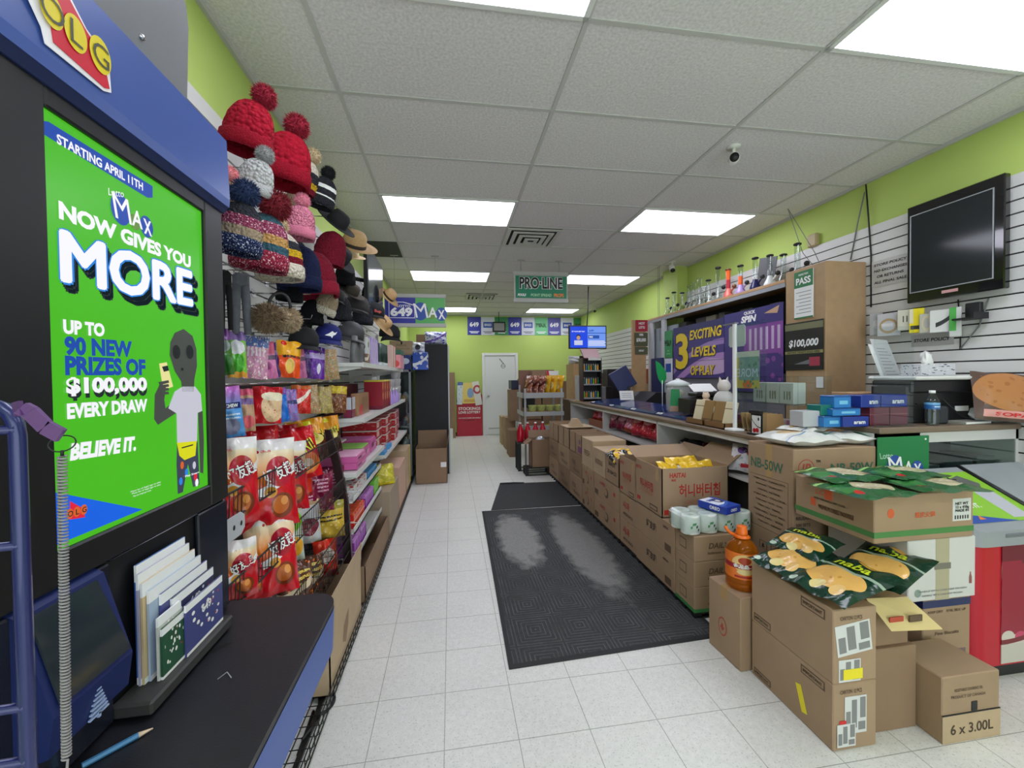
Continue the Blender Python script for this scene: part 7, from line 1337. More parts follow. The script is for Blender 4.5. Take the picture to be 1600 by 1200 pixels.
bx(1318, 1358, 1.181, 1.24, 2.07, BL0, 'dark blue lettered box at the bottom left of the blue box pile', .12, 'aram'); bx(1288, 1316, 1.181, 1.245, 2.09, BLY, 'sky blue box at the far left bottom of the blue box pile'); bx(1302, 1345, 1.247, 1.29, 2.08, BLY, 'sky blue box on the second layer of the blue box pile'); bx(1283, 1302, 1.247, 1.31, 2.12, TLX, 'teal box on the left of the blue box pile'); bx(1304, 1330, 1.291, 1.365, 2.10, BLY, 'sky blue box topmost on the left of the pile')
bx(1346, 1376, 1.291, 1.365, 2.09, BL0, 'dark blue lettered box, left of two topmost', .12, 'aram'); bx(1378, 1418, 1.291, 1.365, 2.09, BL0, 'dark blue lettered box, right of two topmost', .12, 'aram'); bx(1360, 1390, 1.181, 1.288, 2.09, MRX, 'maroon box below the left topmost dark blue box', .12); bx(1392, 1419, 1.181, 1.288, 2.09, MRX, 'maroon box below the right topmost dark blue box', .12)
bx(1255, 1287, 1.181, 1.275, 2.13, design('white_carton_red', (176, 178, 184), [('rect', .84, .92, .6, .72, (190, 60, 60))]), 'pale grey box left of the blue box pile')
pr = thing('printer', 'large black printer at the back of the right counter', 'printer', (3.02, 2.2, 1.181)); a = oY(1424, 600, 2.1); c_ = oY(1562, 600, 2.1); b = MB(); b.box((a.x, 2.12, 1.181), (min(c_.x, 3.42), 2.35, 1.42), BLACK, .012); b.box((a.x + .01, 2.10, 1.37), (min(c_.x, 3.42), 2.35, 1.45), DARK, .01); b.build('housing', pr, world=True)
b = MB(); q = oY(1502, 638, 2.12); b.box((q.x - .05, 2.116, q.z - .016), (q.x + .05, 2.12, q.z + .016), PAPER); b.build('label', pr, world=True); b = MB(); b.box((a.x + .06, 2.112, 1.30), (3.36, 2.12, 1.305), DARK); b.build('slot', pr, world=True)
q = oZ(1442, 663, 1.181); wb = thing('water_bottle', 'small clear water bottle with blue label on the right counter', 'bottle', (q.x, 2.03, 1.181)); s_ = .95; WCL = glassy('bottle_plastic', (226, 234, 238), .10, .05)
b = MB(); b.lathe([(0, 0), (.028, 0), (.034, .006)] + [(.034 - .002 * (k % 2), .012 + .009 * k) for k in range(9)] + [(.034, .10), (.034, .135), (.030, .155), (.018, .178), (.013, .186), (.013, .192)], WCL, 20, cap=False); b.build('body', wb); b = MB(); b.lathe([(.0345, .098), (.0348, .102), (.0348, .132), (.0345, .136)], design('water_label', (40, 96, 160), [('band', .7, 1, (110, 170, 214)), ('rect', .2, .8, .3, .5, (170, 200, 226))]), 20, cap=False); b.build('label', wb); b = MB(); b.lathe([(.015, .192), (.015, .208)], WPRINT, 14); b.build('cap', wb)
b = MB(); b.box((2.90, 2.05, 1.181), (3.0, 2.11, 1.29), mat('charcoal_device', (40, 44, 50), .4), .01); tag(b.build('charger', at=(2.95, 2.08, 1.181)), 'small charcoal device beside the water bottle', 'device'); b = MB(); b.T = Matrix.Translation((3.15, 2.06, 1.181)) @ Matrix.Rotation(.1, 4, 'Z'); b.box((-.11, -.05, 0), (.11, .05, .016), mat('notebook_cover', (150, 150, 140), .6)); b.box((-.108, -.052, .003), (.11, .048, .013), PAPER); b.T = None; tag(b.build('notebook', at=(3.15, 2.06, 1.181)), 'flat grey notebook on the right counter before the printer', 'notebook')
b = MB(); b.tube([(3.02, 2.10, 1.33), (3.07, 2.08, 1.27), (3.14, 2.08, 1.22), (3.26, 2.09, 1.195)], .004, BLACK, 6); tag(b.build('cable', at=(3.1, 2.08, 1.2)), 'thin black cable hanging down the printer front', 'cable')
b = MB(); b.box((2.78, 2.06, 1.451), (3.40, 2.36, 1.475), mat('white_tray', (214, 214, 210), .5), .008); tag(b.build('paper_sheaf', at=(3.1, 2.2, 1.451)), 'white flat tray lying on top of the black printer', 'tray')
tb = thing('tissue_box', 'floral tissue box with a white tissue on the printer', 'tissue box', (3.02, 2.18, 1.476)); b = MB(); b.box((-.13, -.06, 0), (.13, .06, .075), design('floral_box', (196, 196, 202), [('blob', 6, .3, (96, 98, 110)), ('blob', 9, .2, (226, 226, 230))], rough=.5), .003); b.build('carton', tb)
b = MB(); P = []; n = 12
for k in range(n): a_ = 2 * PI * k / n; P.append((.035 * math.cos(a_), .014 * math.sin(a_), .074))
Q = [(p[0] * 1.2 - .01 + .012 * math.sin(k * 2.1), p[1] * 1.6 + .01 * math.cos(k * 3), .115 + .03 * math.sin(k * 1.7)) for k, p in enumerate(P)]; b.add(P + Q + [(-.02, 0, .16)], [(k, (k + 1) % n, n + (k + 1) % n, n + k) for k in range(n)] + [(n + k, n + (k + 1) % n, 2 * n) for k in range(n)], RLW, True); b.build('tissue', tb)
CHB = design('fried_snack_bag', (84, 62, 52), [('ell', .5, .60, .48, .40, (176, 118, 66)), ('blob', 7, .3, (158, 100, 52), .1, .9, .3, .9), ('rect', .12, .9, .06, .2, (214, 150, 140))], rough=.3, bump=(18, .25)); b = bag_mb(.34, .30, .03, CHB, 31, .008, 12, 12); bag_text(b, 'SOPA', .34, .30, .03, 0, .036, .022, .16, RED, .03); o = b.build('snack_bag'); o.location = (3.27, 1.935, 1.20); o.rotation_euler = (-.30, .10, -.45); tag(o, 'brown snack bag with fried food picture leaning on the printer', 'snack bag')
o = bag_mb(.2, .14, .04, mat('pale_plastic_bag', (190, 194, 194), .3), 32, .012, 10, 10).build('plastic_bag'); o.location = (3.34, 2.06, 1.181); o.rotation_euler = (-.9, 0, 0); tag(o, 'pale plastic bag under the brown fried food bag', 'plastic bag')
# ================================================================== cigarette cabinet behind the counter, posters, glassware
CBW = mat('cabinet_wood', (182, 146, 106), .5, noise=(10, .08)); CBX = 3.04; CDK = mat('cabinet_dark', (34, 32, 34), .7); GST = mat('grey_strip', (150, 152, 158), .4)
cb = thing('tobacco_cabinet', 'long closed tobacco cabinet behind the counter with lottery banners', 'cabinet', (3.25, 4.6, 0))
b = MB(); b.box((CBX, 3.33, 2.335), (3.44, 5.96, 2.365), CBW, .003); b.build('top_board', cb, world=True); b = MB(); b.box((CBX, 3.33, 2.295), (CBX + .02, 5.96, 2.334), GST); b.build('light_rail', cb, world=True)
b = MB(); b.box((3.40, 3.33, .1), (3.42, 5.9, 2.33), CDK); b.box((CBX + .02, 3.33, .1), (3.42, 5.9, 1.0), CDK); b.box((CBX + .01, 5.88, .1), (3.42, 5.96, 2.33), WHITE); b.box((CBX, 5.44, .1), (CBX + .03, 5.54, 2.30), mat('white_frame', (190, 192, 196), .4)); b.box((CBX, 5.80, .1), (CBX + .03, 5.90, 2.30), mat('white_frame', (190, 192, 196), .4)); b.box((CBX + .03, 3.33, 1.4), (3.40, 5.88, 1.42), CDK); b.box((CBX + .012, 3.34, .98), (CBX + .02, 5.44, 1.50), mat('cabinet_lower_grey', (118, 114, 124), .5)); b.box((CBX + .05, 5.2, 1.0), (CBX + .07, 5.9, 2.2), mat('inner_door', (150, 156, 166), .3)); b.build('carcass', cb, world=True)
rnd = random.Random(21)
for k in range(9):
    c = rnd.choice([(96, 92, 84), (70, 66, 64), (120, 112, 96), (56, 52, 54)]); w = rnd.uniform(.10, .2); sweetbox((3.22, 3.55 + .2 * k, 1.421 + .0), (.16, w, rnd.uniform(.74, .82)), mat('stock_box_%d' % (k % 4), c, .6), f'dim stock carton, {ORD[k]} from the near end inside the tobacco cabinet', name='stock_carton', group='dim stock cartons inside the tobacco cabinet')
def C(px, py, x=CBX - .012): return oX(px, py, x)
def board(name, lab, ya, yc, z0, z1, m, fn=None, x=CBX - .012, cat='poster', th=.006, group=None):
    b = MB(); b.box((x, ya, z0), (x + th, yc, z1), m)
    if fn: fn(b, x, ya, yc, z0, z1)
    return tag(b.build(name, at=(x, (ya + yc) / 2, z0)), lab, cat, group)
PBN = design('purple_banner', (70, 56, 124), [('diag', -.5, .62, .05, (150, 120, 180)), ('diag', -.5, .36, .07, (170, 130, 190)), ('rect', 0, 1, .83, 1, (50, 46, 96)), ('ell', .2, .2, .3, .14, (190, 160, 200))], axes='YZ', rough=.4); YLL = mat('yellow_letters', (226, 196, 44), .4)
def three(b, x, ya, yc, z0, z1):
    U = -Y3; h = z1 - z0; w = yc - ya; at = lambda u, v: Vector((x, yc - u * w, z0 + v * h))
    b.text('3', at(.20, .50), U, Z3, mat('dark_letters', (40, 30, 70), .5), h=h * .74, w=w * .32, bold=.05, lift=.002); b.text('3', at(.20, .52), U, Z3, YLL, h=h * .70, w=w * .28, bold=.035, lift=.003)
    for t_, u, v, ww in (('EXCITING', .67, .80, .60), ('LEVELS', .64, .48, .46), ('OF PLAY', .62, .14, .46)): b.text(t_, at(u + .012, v - .012), U, Z3, mat('dark_letters', (40, 30, 70), .5), h=h * .185, w=w * ww, bold=.04, shear=.15, lift=.002); b.text(t_, at(u, v), U, Z3, YLL, h=h * .18, w=w * ww, bold=.03, shear=.15, lift=.003)
    for v in (.31, .64): b.box((x - .001, ya, z0 + h * v), (x, yc, z0 + h * v + .004), mat('banner_seam', (60, 50, 90), .5))
a = C(1052, 515); c_ = C(1131, 580); board('banner', 'purple banner reading 3 EXCITING LEVELS OF PLAY behind the counter', c_.y, a.y, 1.46, 2.135, PBN, three)
PBN2 = design('purple_banner_two', (74, 52, 120), [('blob', 9, .3, (150, 80, 160), .0, .62, .1, .8), ('grad', .1, 1, (60, 54, 116)), ('rect', .0, .62, .45, .8, (130, 70, 150)), ('vlines', .04, .58, .5, .76, 6, (196, 170, 206))], axes='YZ', rough=.4)
def spin(b, x, ya, yc, z0, z1): U = -Y3; w = yc - ya; b.text('QUICK', (x, yc - w * .48, z1 - .035), U, Vector((0, .25, 1)).normalized(), WPRINT, h=.04, w=.16, bold=.04, shear=.2); b.text('SPIN', (x, yc - w * .46, z1 - .095), U, Z3, WPRINT, h=.07, w=.22, bold=.05, shear=.2); b.prism([(x - .001, yc - w * .72, z1 - .07), (x - .001, yc - w * .95, z1 - .02), (x - .001, yc - w * .92, z1 - .09)], (-.001, 0, 0), mat('banner_tan', (200, 160, 130), .5))
board('banner', 'purple lottery banner with white SPIN lettering next to the brown cabinet', 3.335, c_.y - .01, 1.32, 2.16, PBN2, spin)
a = C(1033, 520); c2 = C(1052, 560)
def mx(b, x, ya, yc, z0, z1): b.text('MAX', (x, (ya + yc) / 2, z0 + (z1 - z0) * .55), -Y3, Z3, WPRINT, h=.09, w=(yc - ya) * .9, shear=-.1); b.box((x - .001, ya + .08, z0 + .09), (x, yc - .08, z0 + .11), PGR2); b.box((x - .001, ya + .05, z0 + .05), (x, yc - .05, z0 + .065), PGR2)
board('poster', 'dark green lottery poster inside the far cabinet door', 5.23, 5.43, 1.74, 2.12, PGR, mx); board('poster', 'pale poster with blue screen picture under the dark green one', 5.23, 5.43, 1.40, 1.73, LAV, lambda b, x, ya, yc, z0, z1: b.box((x - .001, ya + .03, z0 + .14), (x, yc - .03, z0 + .26), MAXB))
b = MB(); b.box((3.0, 5.45, 1.03), (3.03, 5.78, 1.75), NAVY, .005); tag(b.build('navy_panel', at=(3.0, 5.6, 1.03)), 'dark navy upright panel below the green fan', 'panel')
# far wooden end panel with signs
b = MB(); b.box((2.80, 5.99, .0), (3.03, 6.02, 2.36), CBW); tag(b.build('end_panel', at=(2.9, 6.0, 0)), 'light wooden end panel at the far end of the tobacco cabinet', 'panel')
def fsign(name, lab, px0, py0, px1, py1, m, txt, tm):
    a = oY(px0, py0, 5.985); c_ = oY(px1, py1, 5.985); b = MB(); b.box((a.x, 5.98, c_.z), (c_.x, 5.988, a.z), m); 
    for t_, v, hh, ww in txt: b.text(t_, ((a.x + c_.x) / 2, 5.98, c_.z + (a.z - c_.z) * v), X3, Z3, tm, h=(a.z - c_.z) * hh, w=(c_.x - a.x) * ww, bold=.03)
    tag(b.build(name, at=((a.x + c_.x) / 2, 5.985, c_.z)), lab, 'sign')
OLV = mat('olive_sign', (86, 86, 60), .5); fsign('sign', 'olive sign reading $30,000 on the far wooden end panel', 991, 520, 1012, 541, OLV, (('$30,000', .45, .3, .7), ('WIN', .85, .18, .3)), WPRINT); fsign('sign', 'lower olive strip sign on the far wooden end panel', 992, 542, 1012, 554, OLV, (('INSTANT', .5, .25, .4),), WPRINT); fsign('sign', 'small red sign at the top of the far wooden end panel', 993, 500, 1012, 518, mat('crimson_sign', (170, 30, 56), .5), (('HOT', .7, .22, .5), ('LOTTO', .35, .22, .5)), WPRINT)
# brown end cabinet
t = thing('brown_cabinet', 'tall plain brown cabinet beside the slat wall with PASS and $100,000 signs', 'cabinet', (3.24, 3.12, 0)); b = MB(); b.box((3.045, 2.92, 0), (3.43, 3.325, 2.42), mat('brown_board', (172, 142, 106), .6, noise=(14, .07)), .004); b.build('body', t, world=True); b = MB(); b.box((3.043, 2.925, 1.30), (3.046, 2.99, 1.305), CBW); b.build('seam', t, world=True)
xs = 3.036
def passs(b, x, ya, yc, z0, z1): b.box((x - .001, ya, z1 - .14), (x, yc, z1), GREENP); b.text('PASS', (x - .001, (ya + yc) / 2, z1 - .085), -Y3, Z3, WPRINT, h=.06, w=(yc - ya) * .78, bold=.03); b.text('INSPECTION', (x - .001, (ya + yc) / 2, z1 - .03), -Y3, Z3, WPRINT, h=.016, w=(yc - ya) * .5); [b.box((x - .001, ya + .02, z1 - .18 - .03 * k), (x, yc - .02 - .03 * (k % 2), z1 - .185 - .03 * k), GREY) for k in range(7)]; b.box((x - .0015, ya, z0), (x, yc, z0 + .012), GREENP)
board('notice', 'green and white PASS inspection notice on the brown cabinet', 3.03, 3.22, 1.98, 2.39, PAPER, passs, xs, 'notice')
def hund(b, x, ya, yc, z0, z1): h = z1 - z0; b.text('$100,000', (x, (ya + yc) / 2, z0 + h * .55), -Y3, Z3, WPRINT, h=.075, w=(yc - ya) * .78, bold=.04, shear=.15); b.box((x - .001, ya, z0 + h * .34), (x, yc, z0 + h * .40), mat('olive_gold', (150, 146, 96), .5)); b.text('INSTANT TICKETS SOLD HERE', (x - .001, (ya + yc) / 2, z0 + h * .37), -Y3, Z3, INK, h=.018, w=(yc - ya) * .85); b.box((x - .001, ya, z1 - h * .16), (x, yc, z1 - h * .03), mat('olive_gold2', (120, 120, 90), .5)); b.prism([(x - .001, yc - .1, z0 + h * .12), (x - .001, ya + .12, z0 + h * .22), (x - .001, ya + .12, z0 + h * .12)], (-.001, 0, 0), GREY); b.box((x - .002, ya + .03, z0 + h * .08), (x, ya + .13, z0 + h * .26), mat('ticket_rose', (170, 60, 80), .5))
board('lottery_sign', 'black sign reading $100,000 on the brown cabinet', 2.935, 3.32, 1.53, 1.95, mat('sign_black', (38, 36, 36), .4), hund, xs, 'sign'); board('paper_note', 'small white paper note on the brown cabinet side', 2.935, 3.0, 1.38, 1.47, PAPER, None, xs, 'note', .002)
# glass water pipes on the top board
GPL = glassy('pipe_glass', (238, 244, 242), .16, .03); GW = mat('frosted_glass', (220, 226, 226), .2)
def pipe(px, top, base, lab, rim=INK, c1=None, c2=None, foot=None, X=3.16):
    p = oX(px, base, X); p.z = 2.366; s = dpt(p); H_ = max(.12, (oX(px, top, X).z - 2.366)); r = min(.026, H_ * .11)
    t = thing('glass_pipe', lab, 'glass pipe', p, group='glass water pipes on the tobacco cabinet top'); k = H_
    b = MB(); b.lathe([(r * 2.1, 0), (r * 2.3, k * .03), (r * 2.0, k * .12), (r * 1.05, k * .28), (r * .9, k * .34)], c1 or GPL, 16, cap=False); b.build('base', t)
    b = MB(); b.lathe([(r * .9, k * .34), (r * .9, k * .62)], c2 or GPL, 14, cap=False); b.lathe([(r * .9, k * .62), (r * .95, k * .95)], GPL if not c2 else foot or GPL, 14, cap=False); b.build('tube', t)
    b = MB(); b.lathe([(r * .95, k * .94), (r * 1.25, k * .95), (r * 1.25, k * .985), (r * .95, k)], rim, 16, cap=False); b.build('rim', t)
    b = MB(); b.tube([(0, -r * 1.0, k * .16), (0, -r * 3.6, k * .34)], r * .35, c1 or GPL, 8); b.ball((0, -r * 3.8, k * .36), r * .9, rim if rim is not GPL else GPL, 10, 7); b.build('downstem', t)
PCO = mat('pipe_coral', (214, 110, 96), .15); PRD = mat('pipe_red', (176, 30, 50), .15); POR = mat('pipe_orange', (226, 96, 36), .15); PLV = mat('pipe_lavender', (176, 150, 206), .15); PNV = mat('pipe_navy', (36, 36, 84), .2)
for args, kw in (((1043, 465, 490, 'small clear glass pipe, leftmost on the cabinet top'), dict(rim=PNV)), ((1053, 456, 487, 'clear glass pipe second from the left on the cabinet top'), {}), ((1066, 457, 483, 'clear glass pipe with navy foot left of the clear cluster'), dict(rim=PNV)), ((1077, 446, 480, 'slim clear pipe, first of the rimless cluster'), dict(rim=GPL)), ((1084, 440, 478, 'slim clear pipe, second of the rimless cluster'), dict(rim=GPL)), ((1093, 434, 476, 'tallest clear pipe of the rimless cluster'), dict(rim=GPL)), ((1100, 448, 474, 'short clear pipe at the right of the rimless cluster'), dict(rim=GW)), ((1107, 437, 472, 'clear pipe with black rim left of the tall clear one'), {}), ((1122, 417, 466, 'tall clear glass pipe left of the red one'), {}), ((1138, 420, 462, 'red and coral glass pipe on the cabinet top'), dict(rim=mat('rim_brown', (120, 66, 40), .3), c1=PCO, c2=PRD, foot=POR)), ((1157, 414, 456, 'orange and lavender glass pipe with black rim'), dict(c1=PLV, c2=POR)), ((1180, 402, 449, 'clear glass pipe with navy foot before the grey card'), dict(c1=PNV)), ((1203, 398, 442, 'clear glass pipe right of the grey card'), dict(c1=GW)), ((1224, 397, 434, 'clear glass pipe with navy bowl, second from the right'), dict(rim=INK, c2=GPL)), ((1246, 380, 430, 'tall clear glass pipe at the right end by the brown cabinet'), {})): pipe(*args, **kw)
b = MB(); q = C(1192, 425, 3.30); b.T = Matrix.Translation((3.30, q.y, 2.366)) @ Matrix.Rotation(.18, 4, 'X'); b.box((0, -.13, .03), (.006, .11, .36), mat('grey_card', (96, 98, 100), .5)); b.T = None; tag(b.build('grey_card', at=(3.3, q.y, 2.366)), 'plain grey card leaning behind the glass pipes', 'card')
b = MB(); q = C(1108, 470, 3.10); b.ball((3.10, q.y, 2.38), .02, GW, 12, 8, (1, 2.2, .8)); tag(b.build('glass_hand_pipe', at=(3.1, q.y, 2.366)), 'small white glass hand pipe lying at the cabinet board edge', 'glass pipe')
b = MB()
for yy, zt in ((5.62, ZC), (5.58, ZC)): b.tube([(3.06, yy, 2.0), (3.06, yy + .05, 2.5), (3.05, yy + .02, zt)], .003, GREY, 5)
tag(b.build('hanging_cable', at=(3.06, 5.6, 2.0)), 'thin grey twin cable from the ceiling to the far cabinet end', 'cable'); q = oZ(1231, 326, ZC); b = MB(); b.tube([q, (3.2, 3.30, 2.6), (3.24, 3.2, 2.43)], .003, GREY, 5); b.tube([q, (3.28, 3.26, 2.6), (3.30, 3.2, 2.43)], .003, GREY, 5); tag(b.build('hanging_cable', at=q), 'thin twin cable dropping from the ceiling to the brown cabinet', 'cable')
# ------------------------------------------------------------------ slat wall: television, notices, hanging goods
WX = XR - .021; tv = thing('television', 'large black flat television on the right slat wall', 'television', (3.38, 2.285, 2.0)); y0, y1, z0, z1 = 2.02, 2.56, 2.008, 2.71
TVB = mat('tv_gloss_black', (14, 14, 17), .08, coat=.5); b = MB(); b.box((3.355, y0, z0), (3.40, y1, z1), TVB, .006); b.build('frame', tv, world=True); b = MB(); b.box((3.40, 2.15, 2.2), (WX, 2.43, 2.5), BLACK); b.build('wall_mount', tv, world=True)
ya, yc, za, zc = y0 + .055, y1 - .03, z0 + .075, z1 - .075; b = MB(); b.box((3.352, ya, za), (3.356, yc, zc), mat('tv_screen', (40, 44, 46), .1, spec=.35)); b.build('screen', tv, world=True); b = MB(); w = .006
for a, c_ in (((3.350, ya - w, za - w), (3.3535, yc + w, za)), ((3.350, ya - w, zc), (3.3535, yc + w, zc + w)), ((3.350, ya - w, za), (3.3535, ya, zc)), ((3.350, yc, za), (3.3535, yc + w, zc))): b.box(a, c_, SILVER)
b.build('inner_trim', tv, world=True); b = MB(); b.box((3.351, 2.25, z0 + .03), (3.3555, 2.34, z0 + .05), mat('tv_badge', (200, 150, 150), .4)); b.build('badge', tv, world=True)
def wp(px, py): return oX(px, py, WX - .004)
def wnote(name, lab, px0, px1, py0, py1, m, lines, tm=INK):
    a = wp(px0, (py0 + py1) / 2); c_ = wp(px1, (py0 + py1) / 2); zt_ = wp((px0 + px1) / 2, py0).z; zb_ = wp((px0 + px1) / 2, py1).z; b = MB(); b.box((WX - .004, c_.y, zb_), (WX - .002, a.y, zt_), m); H_ = zt_ - zb_
    for i, t_ in enumerate(lines): b.text(t_, (WX - .004, (a.y + c_.y) / 2, zt_ - H_ * (i + .75) / (len(lines) + .5)), -Y3, Z3, tm, h=H_ * .10 if len(lines) > 1 else H_ * .28, w=(a.y - c_.y) * (.86 if len(t_) > 10 else .7), bold=.03, shear=.1)
    tag(b.build(name, at=(WX, (a.y + c_.y) / 2, zb_)), lab, 'notice')
wnote('store_notice', 'white store policy notice on the slat wall left of the television', 1362, 1422, 402, 444, mat('laminated_paper', (196, 196, 194), .25), ('STORE POLICY', 'NO EXCHANGES', 'OR RETURNS', 'ALL FINAL SALE')); wnote('store_notice', 'small grey store policy strip under the hanging accessories', 1424, 1490, 521, 540, mat('grey_notice', (168, 168, 166), .4), ('STORE POLICY',))
for k, (px0, px1, py0, py1, m, lab) in enumerate(((1362, 1376, 490, 524, 'acc_grey', 'grey accessory pack, first from the left under the store notice'), (1376, 1402, 490, 525, 'acc_ring', 'accessory pack with pale ring, second under the store notice'), (1406, 1424, 484, 516, 'acc_ear', 'white earphone pack with two black strokes'), (1424, 1441, 482, 520, 'acc_yellow', 'bright yellow accessory pack'), (1440, 1457, 490, 520, 'acc_loop', 'clear accessory pack with cream loop'), (1458, 1487, 484, 519, 'acc_torch', 'white pack with black torch'), (1486, 1500, 480, 526, 'acc_green', 'green and white accessory pack at the right end'))):
    M_ = {'acc_grey': ((176, 178, 178), [('ell', .5, .5, .2, .2, (200, 200, 200))]), 'acc_ring': ((196, 196, 198), [('ell', .5, .45, .4, .33, (176, 150, 110)), ('ell', .5, .45, .3, .22, (196, 196, 198)), ('rect', .2, .7, .4, .56, (216, 216, 220))]), 'acc_ear': ((210, 208, 190), [('rect', .35, .42, .4, .7, (40, 40, 40)), ('rect', .58, .65, .4, .7, (40, 40, 40))]), 'acc_yellow': ((232, 214, 40), [('rect', .1, .8, .14, .3, (50, 50, 40)), ('rect', 0, .3, .4, 1, (226, 220, 190))]), 'acc_loop': ((190, 188, 176), [('ell', .5, .5, .35, .4, (206, 196, 160)), ('ell', .5, .5, .22, .28, (180, 178, 170))]), 'acc_torch': ((214, 216, 212), [('diag', .5, .3, .10, (60, 62, 64)), ('rect', .0, .25, 0, 1, (214, 216, 212)), ('rect', .8, 1, 0, 1, (214, 216, 212))]), 'acc_green': ((196, 200, 196), [('rect', .0, .6, .2, 1, (80, 170, 80))])}[m]
    X = WX - .09; a = oX(px0, (py0 + py1) / 2, X); c_ = oX(px1, (py0 + py1) / 2, X); pm = (px0 + px1) / 2; zt_ = oX(pm, py0, X).z; zb_ = oX(pm, py1, X).z
    t = thing('accessory_pack', lab, 'accessory pack', (X, (a.y + c_.y) / 2, zb_), (0, 0, -PI / 2 + .35), 'accessory packs hanging on the slat wall'); w = (a.y - c_.y) * 1.15; h = zt_ - zb_; b = MB(); b.box((-w / 2, -.008, 0), (w / 2, .008, h), design(m, M_[0], M_[1], rough=.3), .003); b.build('pack', t); b = MB(); t.rotation_euler = (0, 0, -PI / 2 + .35); b.tube([(0, .0, h - .01), (-.02, .09, h + .01)], .002, DARK, 5); b.build('peg_hook', t)
t = thing('wall_bracket', 'black plastic device holder on the slat wall under the television', 'holder', oX(1518, 497, 3.40)); b = MB(); b.box((-.01, -.05, .0), (.02, .03, .10), BLACK, .004); b.box((-.09, -.06, -.012), (.02, .05, 0), BLACK, .004); b.box((-.1, -.075, -.012), (.02, -.06, .03), DARK); b.build('holder', t)
b = MB(); b.tube([oX(1497, 468, WX - .006), oX(1501, 520, WX - .006), oX(1500, 545, WX - .006)], .004, INK, 6); b.tube([oX(1545, 466, WX - .006), oX(1530, 510, WX - .006), oX(1500, 545, WX - .006)], .004, GREY, 6); tag(b.build('power_cable', at=oX(1500, 545, WX)), 'thin cables hanging below the television to the counter', 'cable')
b = MB(); b.tube([oX(1353, 288, WX - .004), oX(1357, 340, WX - .004), oX(1361, 400, WX - .004), oX(1361, 480, WX - .004)], .006, INK, 6); b.tube([oX(1351, 300, WX - .004), oX(1340, 350, WX - .004), oX(1329, 406, WX - .004)], .005, GREY, 6); tag(b.build('wall_cable', at=oX(1355, 340, WX)), 'black and grey cables down the wall beside the brown cabinet', 'cable')
b = MB(); q = oX(1273, 376, XR - .01); b.box((XR - .05, q.y - .05, q.z - .06), (XR, q.y + .05, q.z + .06), mat('beige_device', (176, 160, 120), .5), .01); tag(b.build('wall_sensor', at=q), 'small beige sensor box on the green wall above the brown cabinet', 'sensor')
# clipboard papers behind the pane
b = MB(); b.T = Matrix.Translation((3.13, 2.45, 1.36)) @ Matrix.Rotation(.35, 4, 'Z') @ Matrix.Rotation(-.30, 4, 'X'); b.box((-.15, 0, 0), (.13, .004, .36), PAPER); b.box((-.10, -.004, .02), (.18, 0, .40), mat('paper_grey', (206, 206, 208), .6)); [b.box((-.06, -.0045, .05 + .025 * k), (.14 - .03 * (k % 3), -.004, .056 + .025 * k), mat('faint_ink', (150, 150, 156), .7)) for k in range(12)]; b.T = None; tag(b.build('paper_sheets', at=(3.0, 2.45, 1.36)), 'white paper sheets propped up behind the blue boxes', 'papers')
b = MB(); b.box((2.82, 2.40, .0), (3.25, 2.62, 1.335), mat('shelf_wood', (176, 140, 100), .5), .003); b.box((2.80, 2.40, 1.335), (3.27, 2.64, 1.36), CBW, .003); tag(b.build('wooden_stand', at=(3.0, 2.5, 0)), 'light wooden stand behind the right counter holding paper sheets', 'stand')
# ================================================================== far right: shelves, boxes and the lit monitor
mo = thing('lit_monitor', 'lit blue information monitor on a dark pole near the back', 'monitor', (0, 0, 0)); Y = 6.9; a = oY(889, 511, Y); c_ = oY(948, 545, Y); mo.location = ((a.x + c_.x) / 2, Y, 1.09); xm = a.x + (c_.x - a.x) * .49; zt_, zb_ = a.z + .03, c_.z
mo.rotation_euler = (0, 0, 0); b = MB(); b.box((a.x, Y, zb_), (c_.x, Y + .05, zt_), BLACK, .006); b.build('housing', mo, world=True); sM = lit('monitor_blue', (24, 70, 222)); sP = lit('monitor_pale', (110, 150, 236)); sD = lit('monitor_deep', (30, 80, 170)); b = MB(); yy = Y - .002; e = .02
b.box((a.x + e, yy, zb_ + e), (xm, Y, zt_ - e), sM); b.box((xm, yy, zb_ + e), (c_.x - e, Y, zt_ - e), sP); w = c_.x - a.x; h = zt_ - zb_; b.box((xm + .01, yy - .001, zb_ + h * .44), (c_.x - w * .2, yy, zb_ + h * .58), sD); b.box((xm, yy - .001, zb_ + h * .66), (c_.x - e, yy, zb_ + h * .69), sD)
b.text('BE YOUR BEST SELF', ((a.x + xm) / 2, yy, zb_ + h * .74), X3, Z3, SW, h=h * .05, w=w * .34); b.text('649', (xm + w * .1, yy - .001, zb_ + h * .78), X3, Z3, sD, h=h * .10, w=w * .12); b.text('MAX', (xm + w * .09, yy - .002, zb_ + h * .51), X3, Z3, SW, h=h * .08, w=w * .1)
for k in range(4): b.box((xm + .01, yy - .001, zb_ + h * (.14 + .06 * k)), (c_.x - e - .02 * (k % 2), yy, zb_ + h * (.165 + .06 * k)), SW)
cx = (a.x + xm) / 2; b.disc((cx, yy, zb_ + h * .47), X3, Z3, w * .05, h * .09, lit('monitor_skin', (190, 150, 120)), .002); b.disc((cx, yy, zb_ + h * .53), X3, Z3, w * .055, h * .08, lit('monitor_hair', (30, 26, 40)), .001); b.box((cx - w * .11, yy - .001, zb_ + h * .16), (cx + w * .11, yy, zb_ + h * .36), lit('monitor_paper', (196, 200, 226))); b.build('screen', mo, world=True)
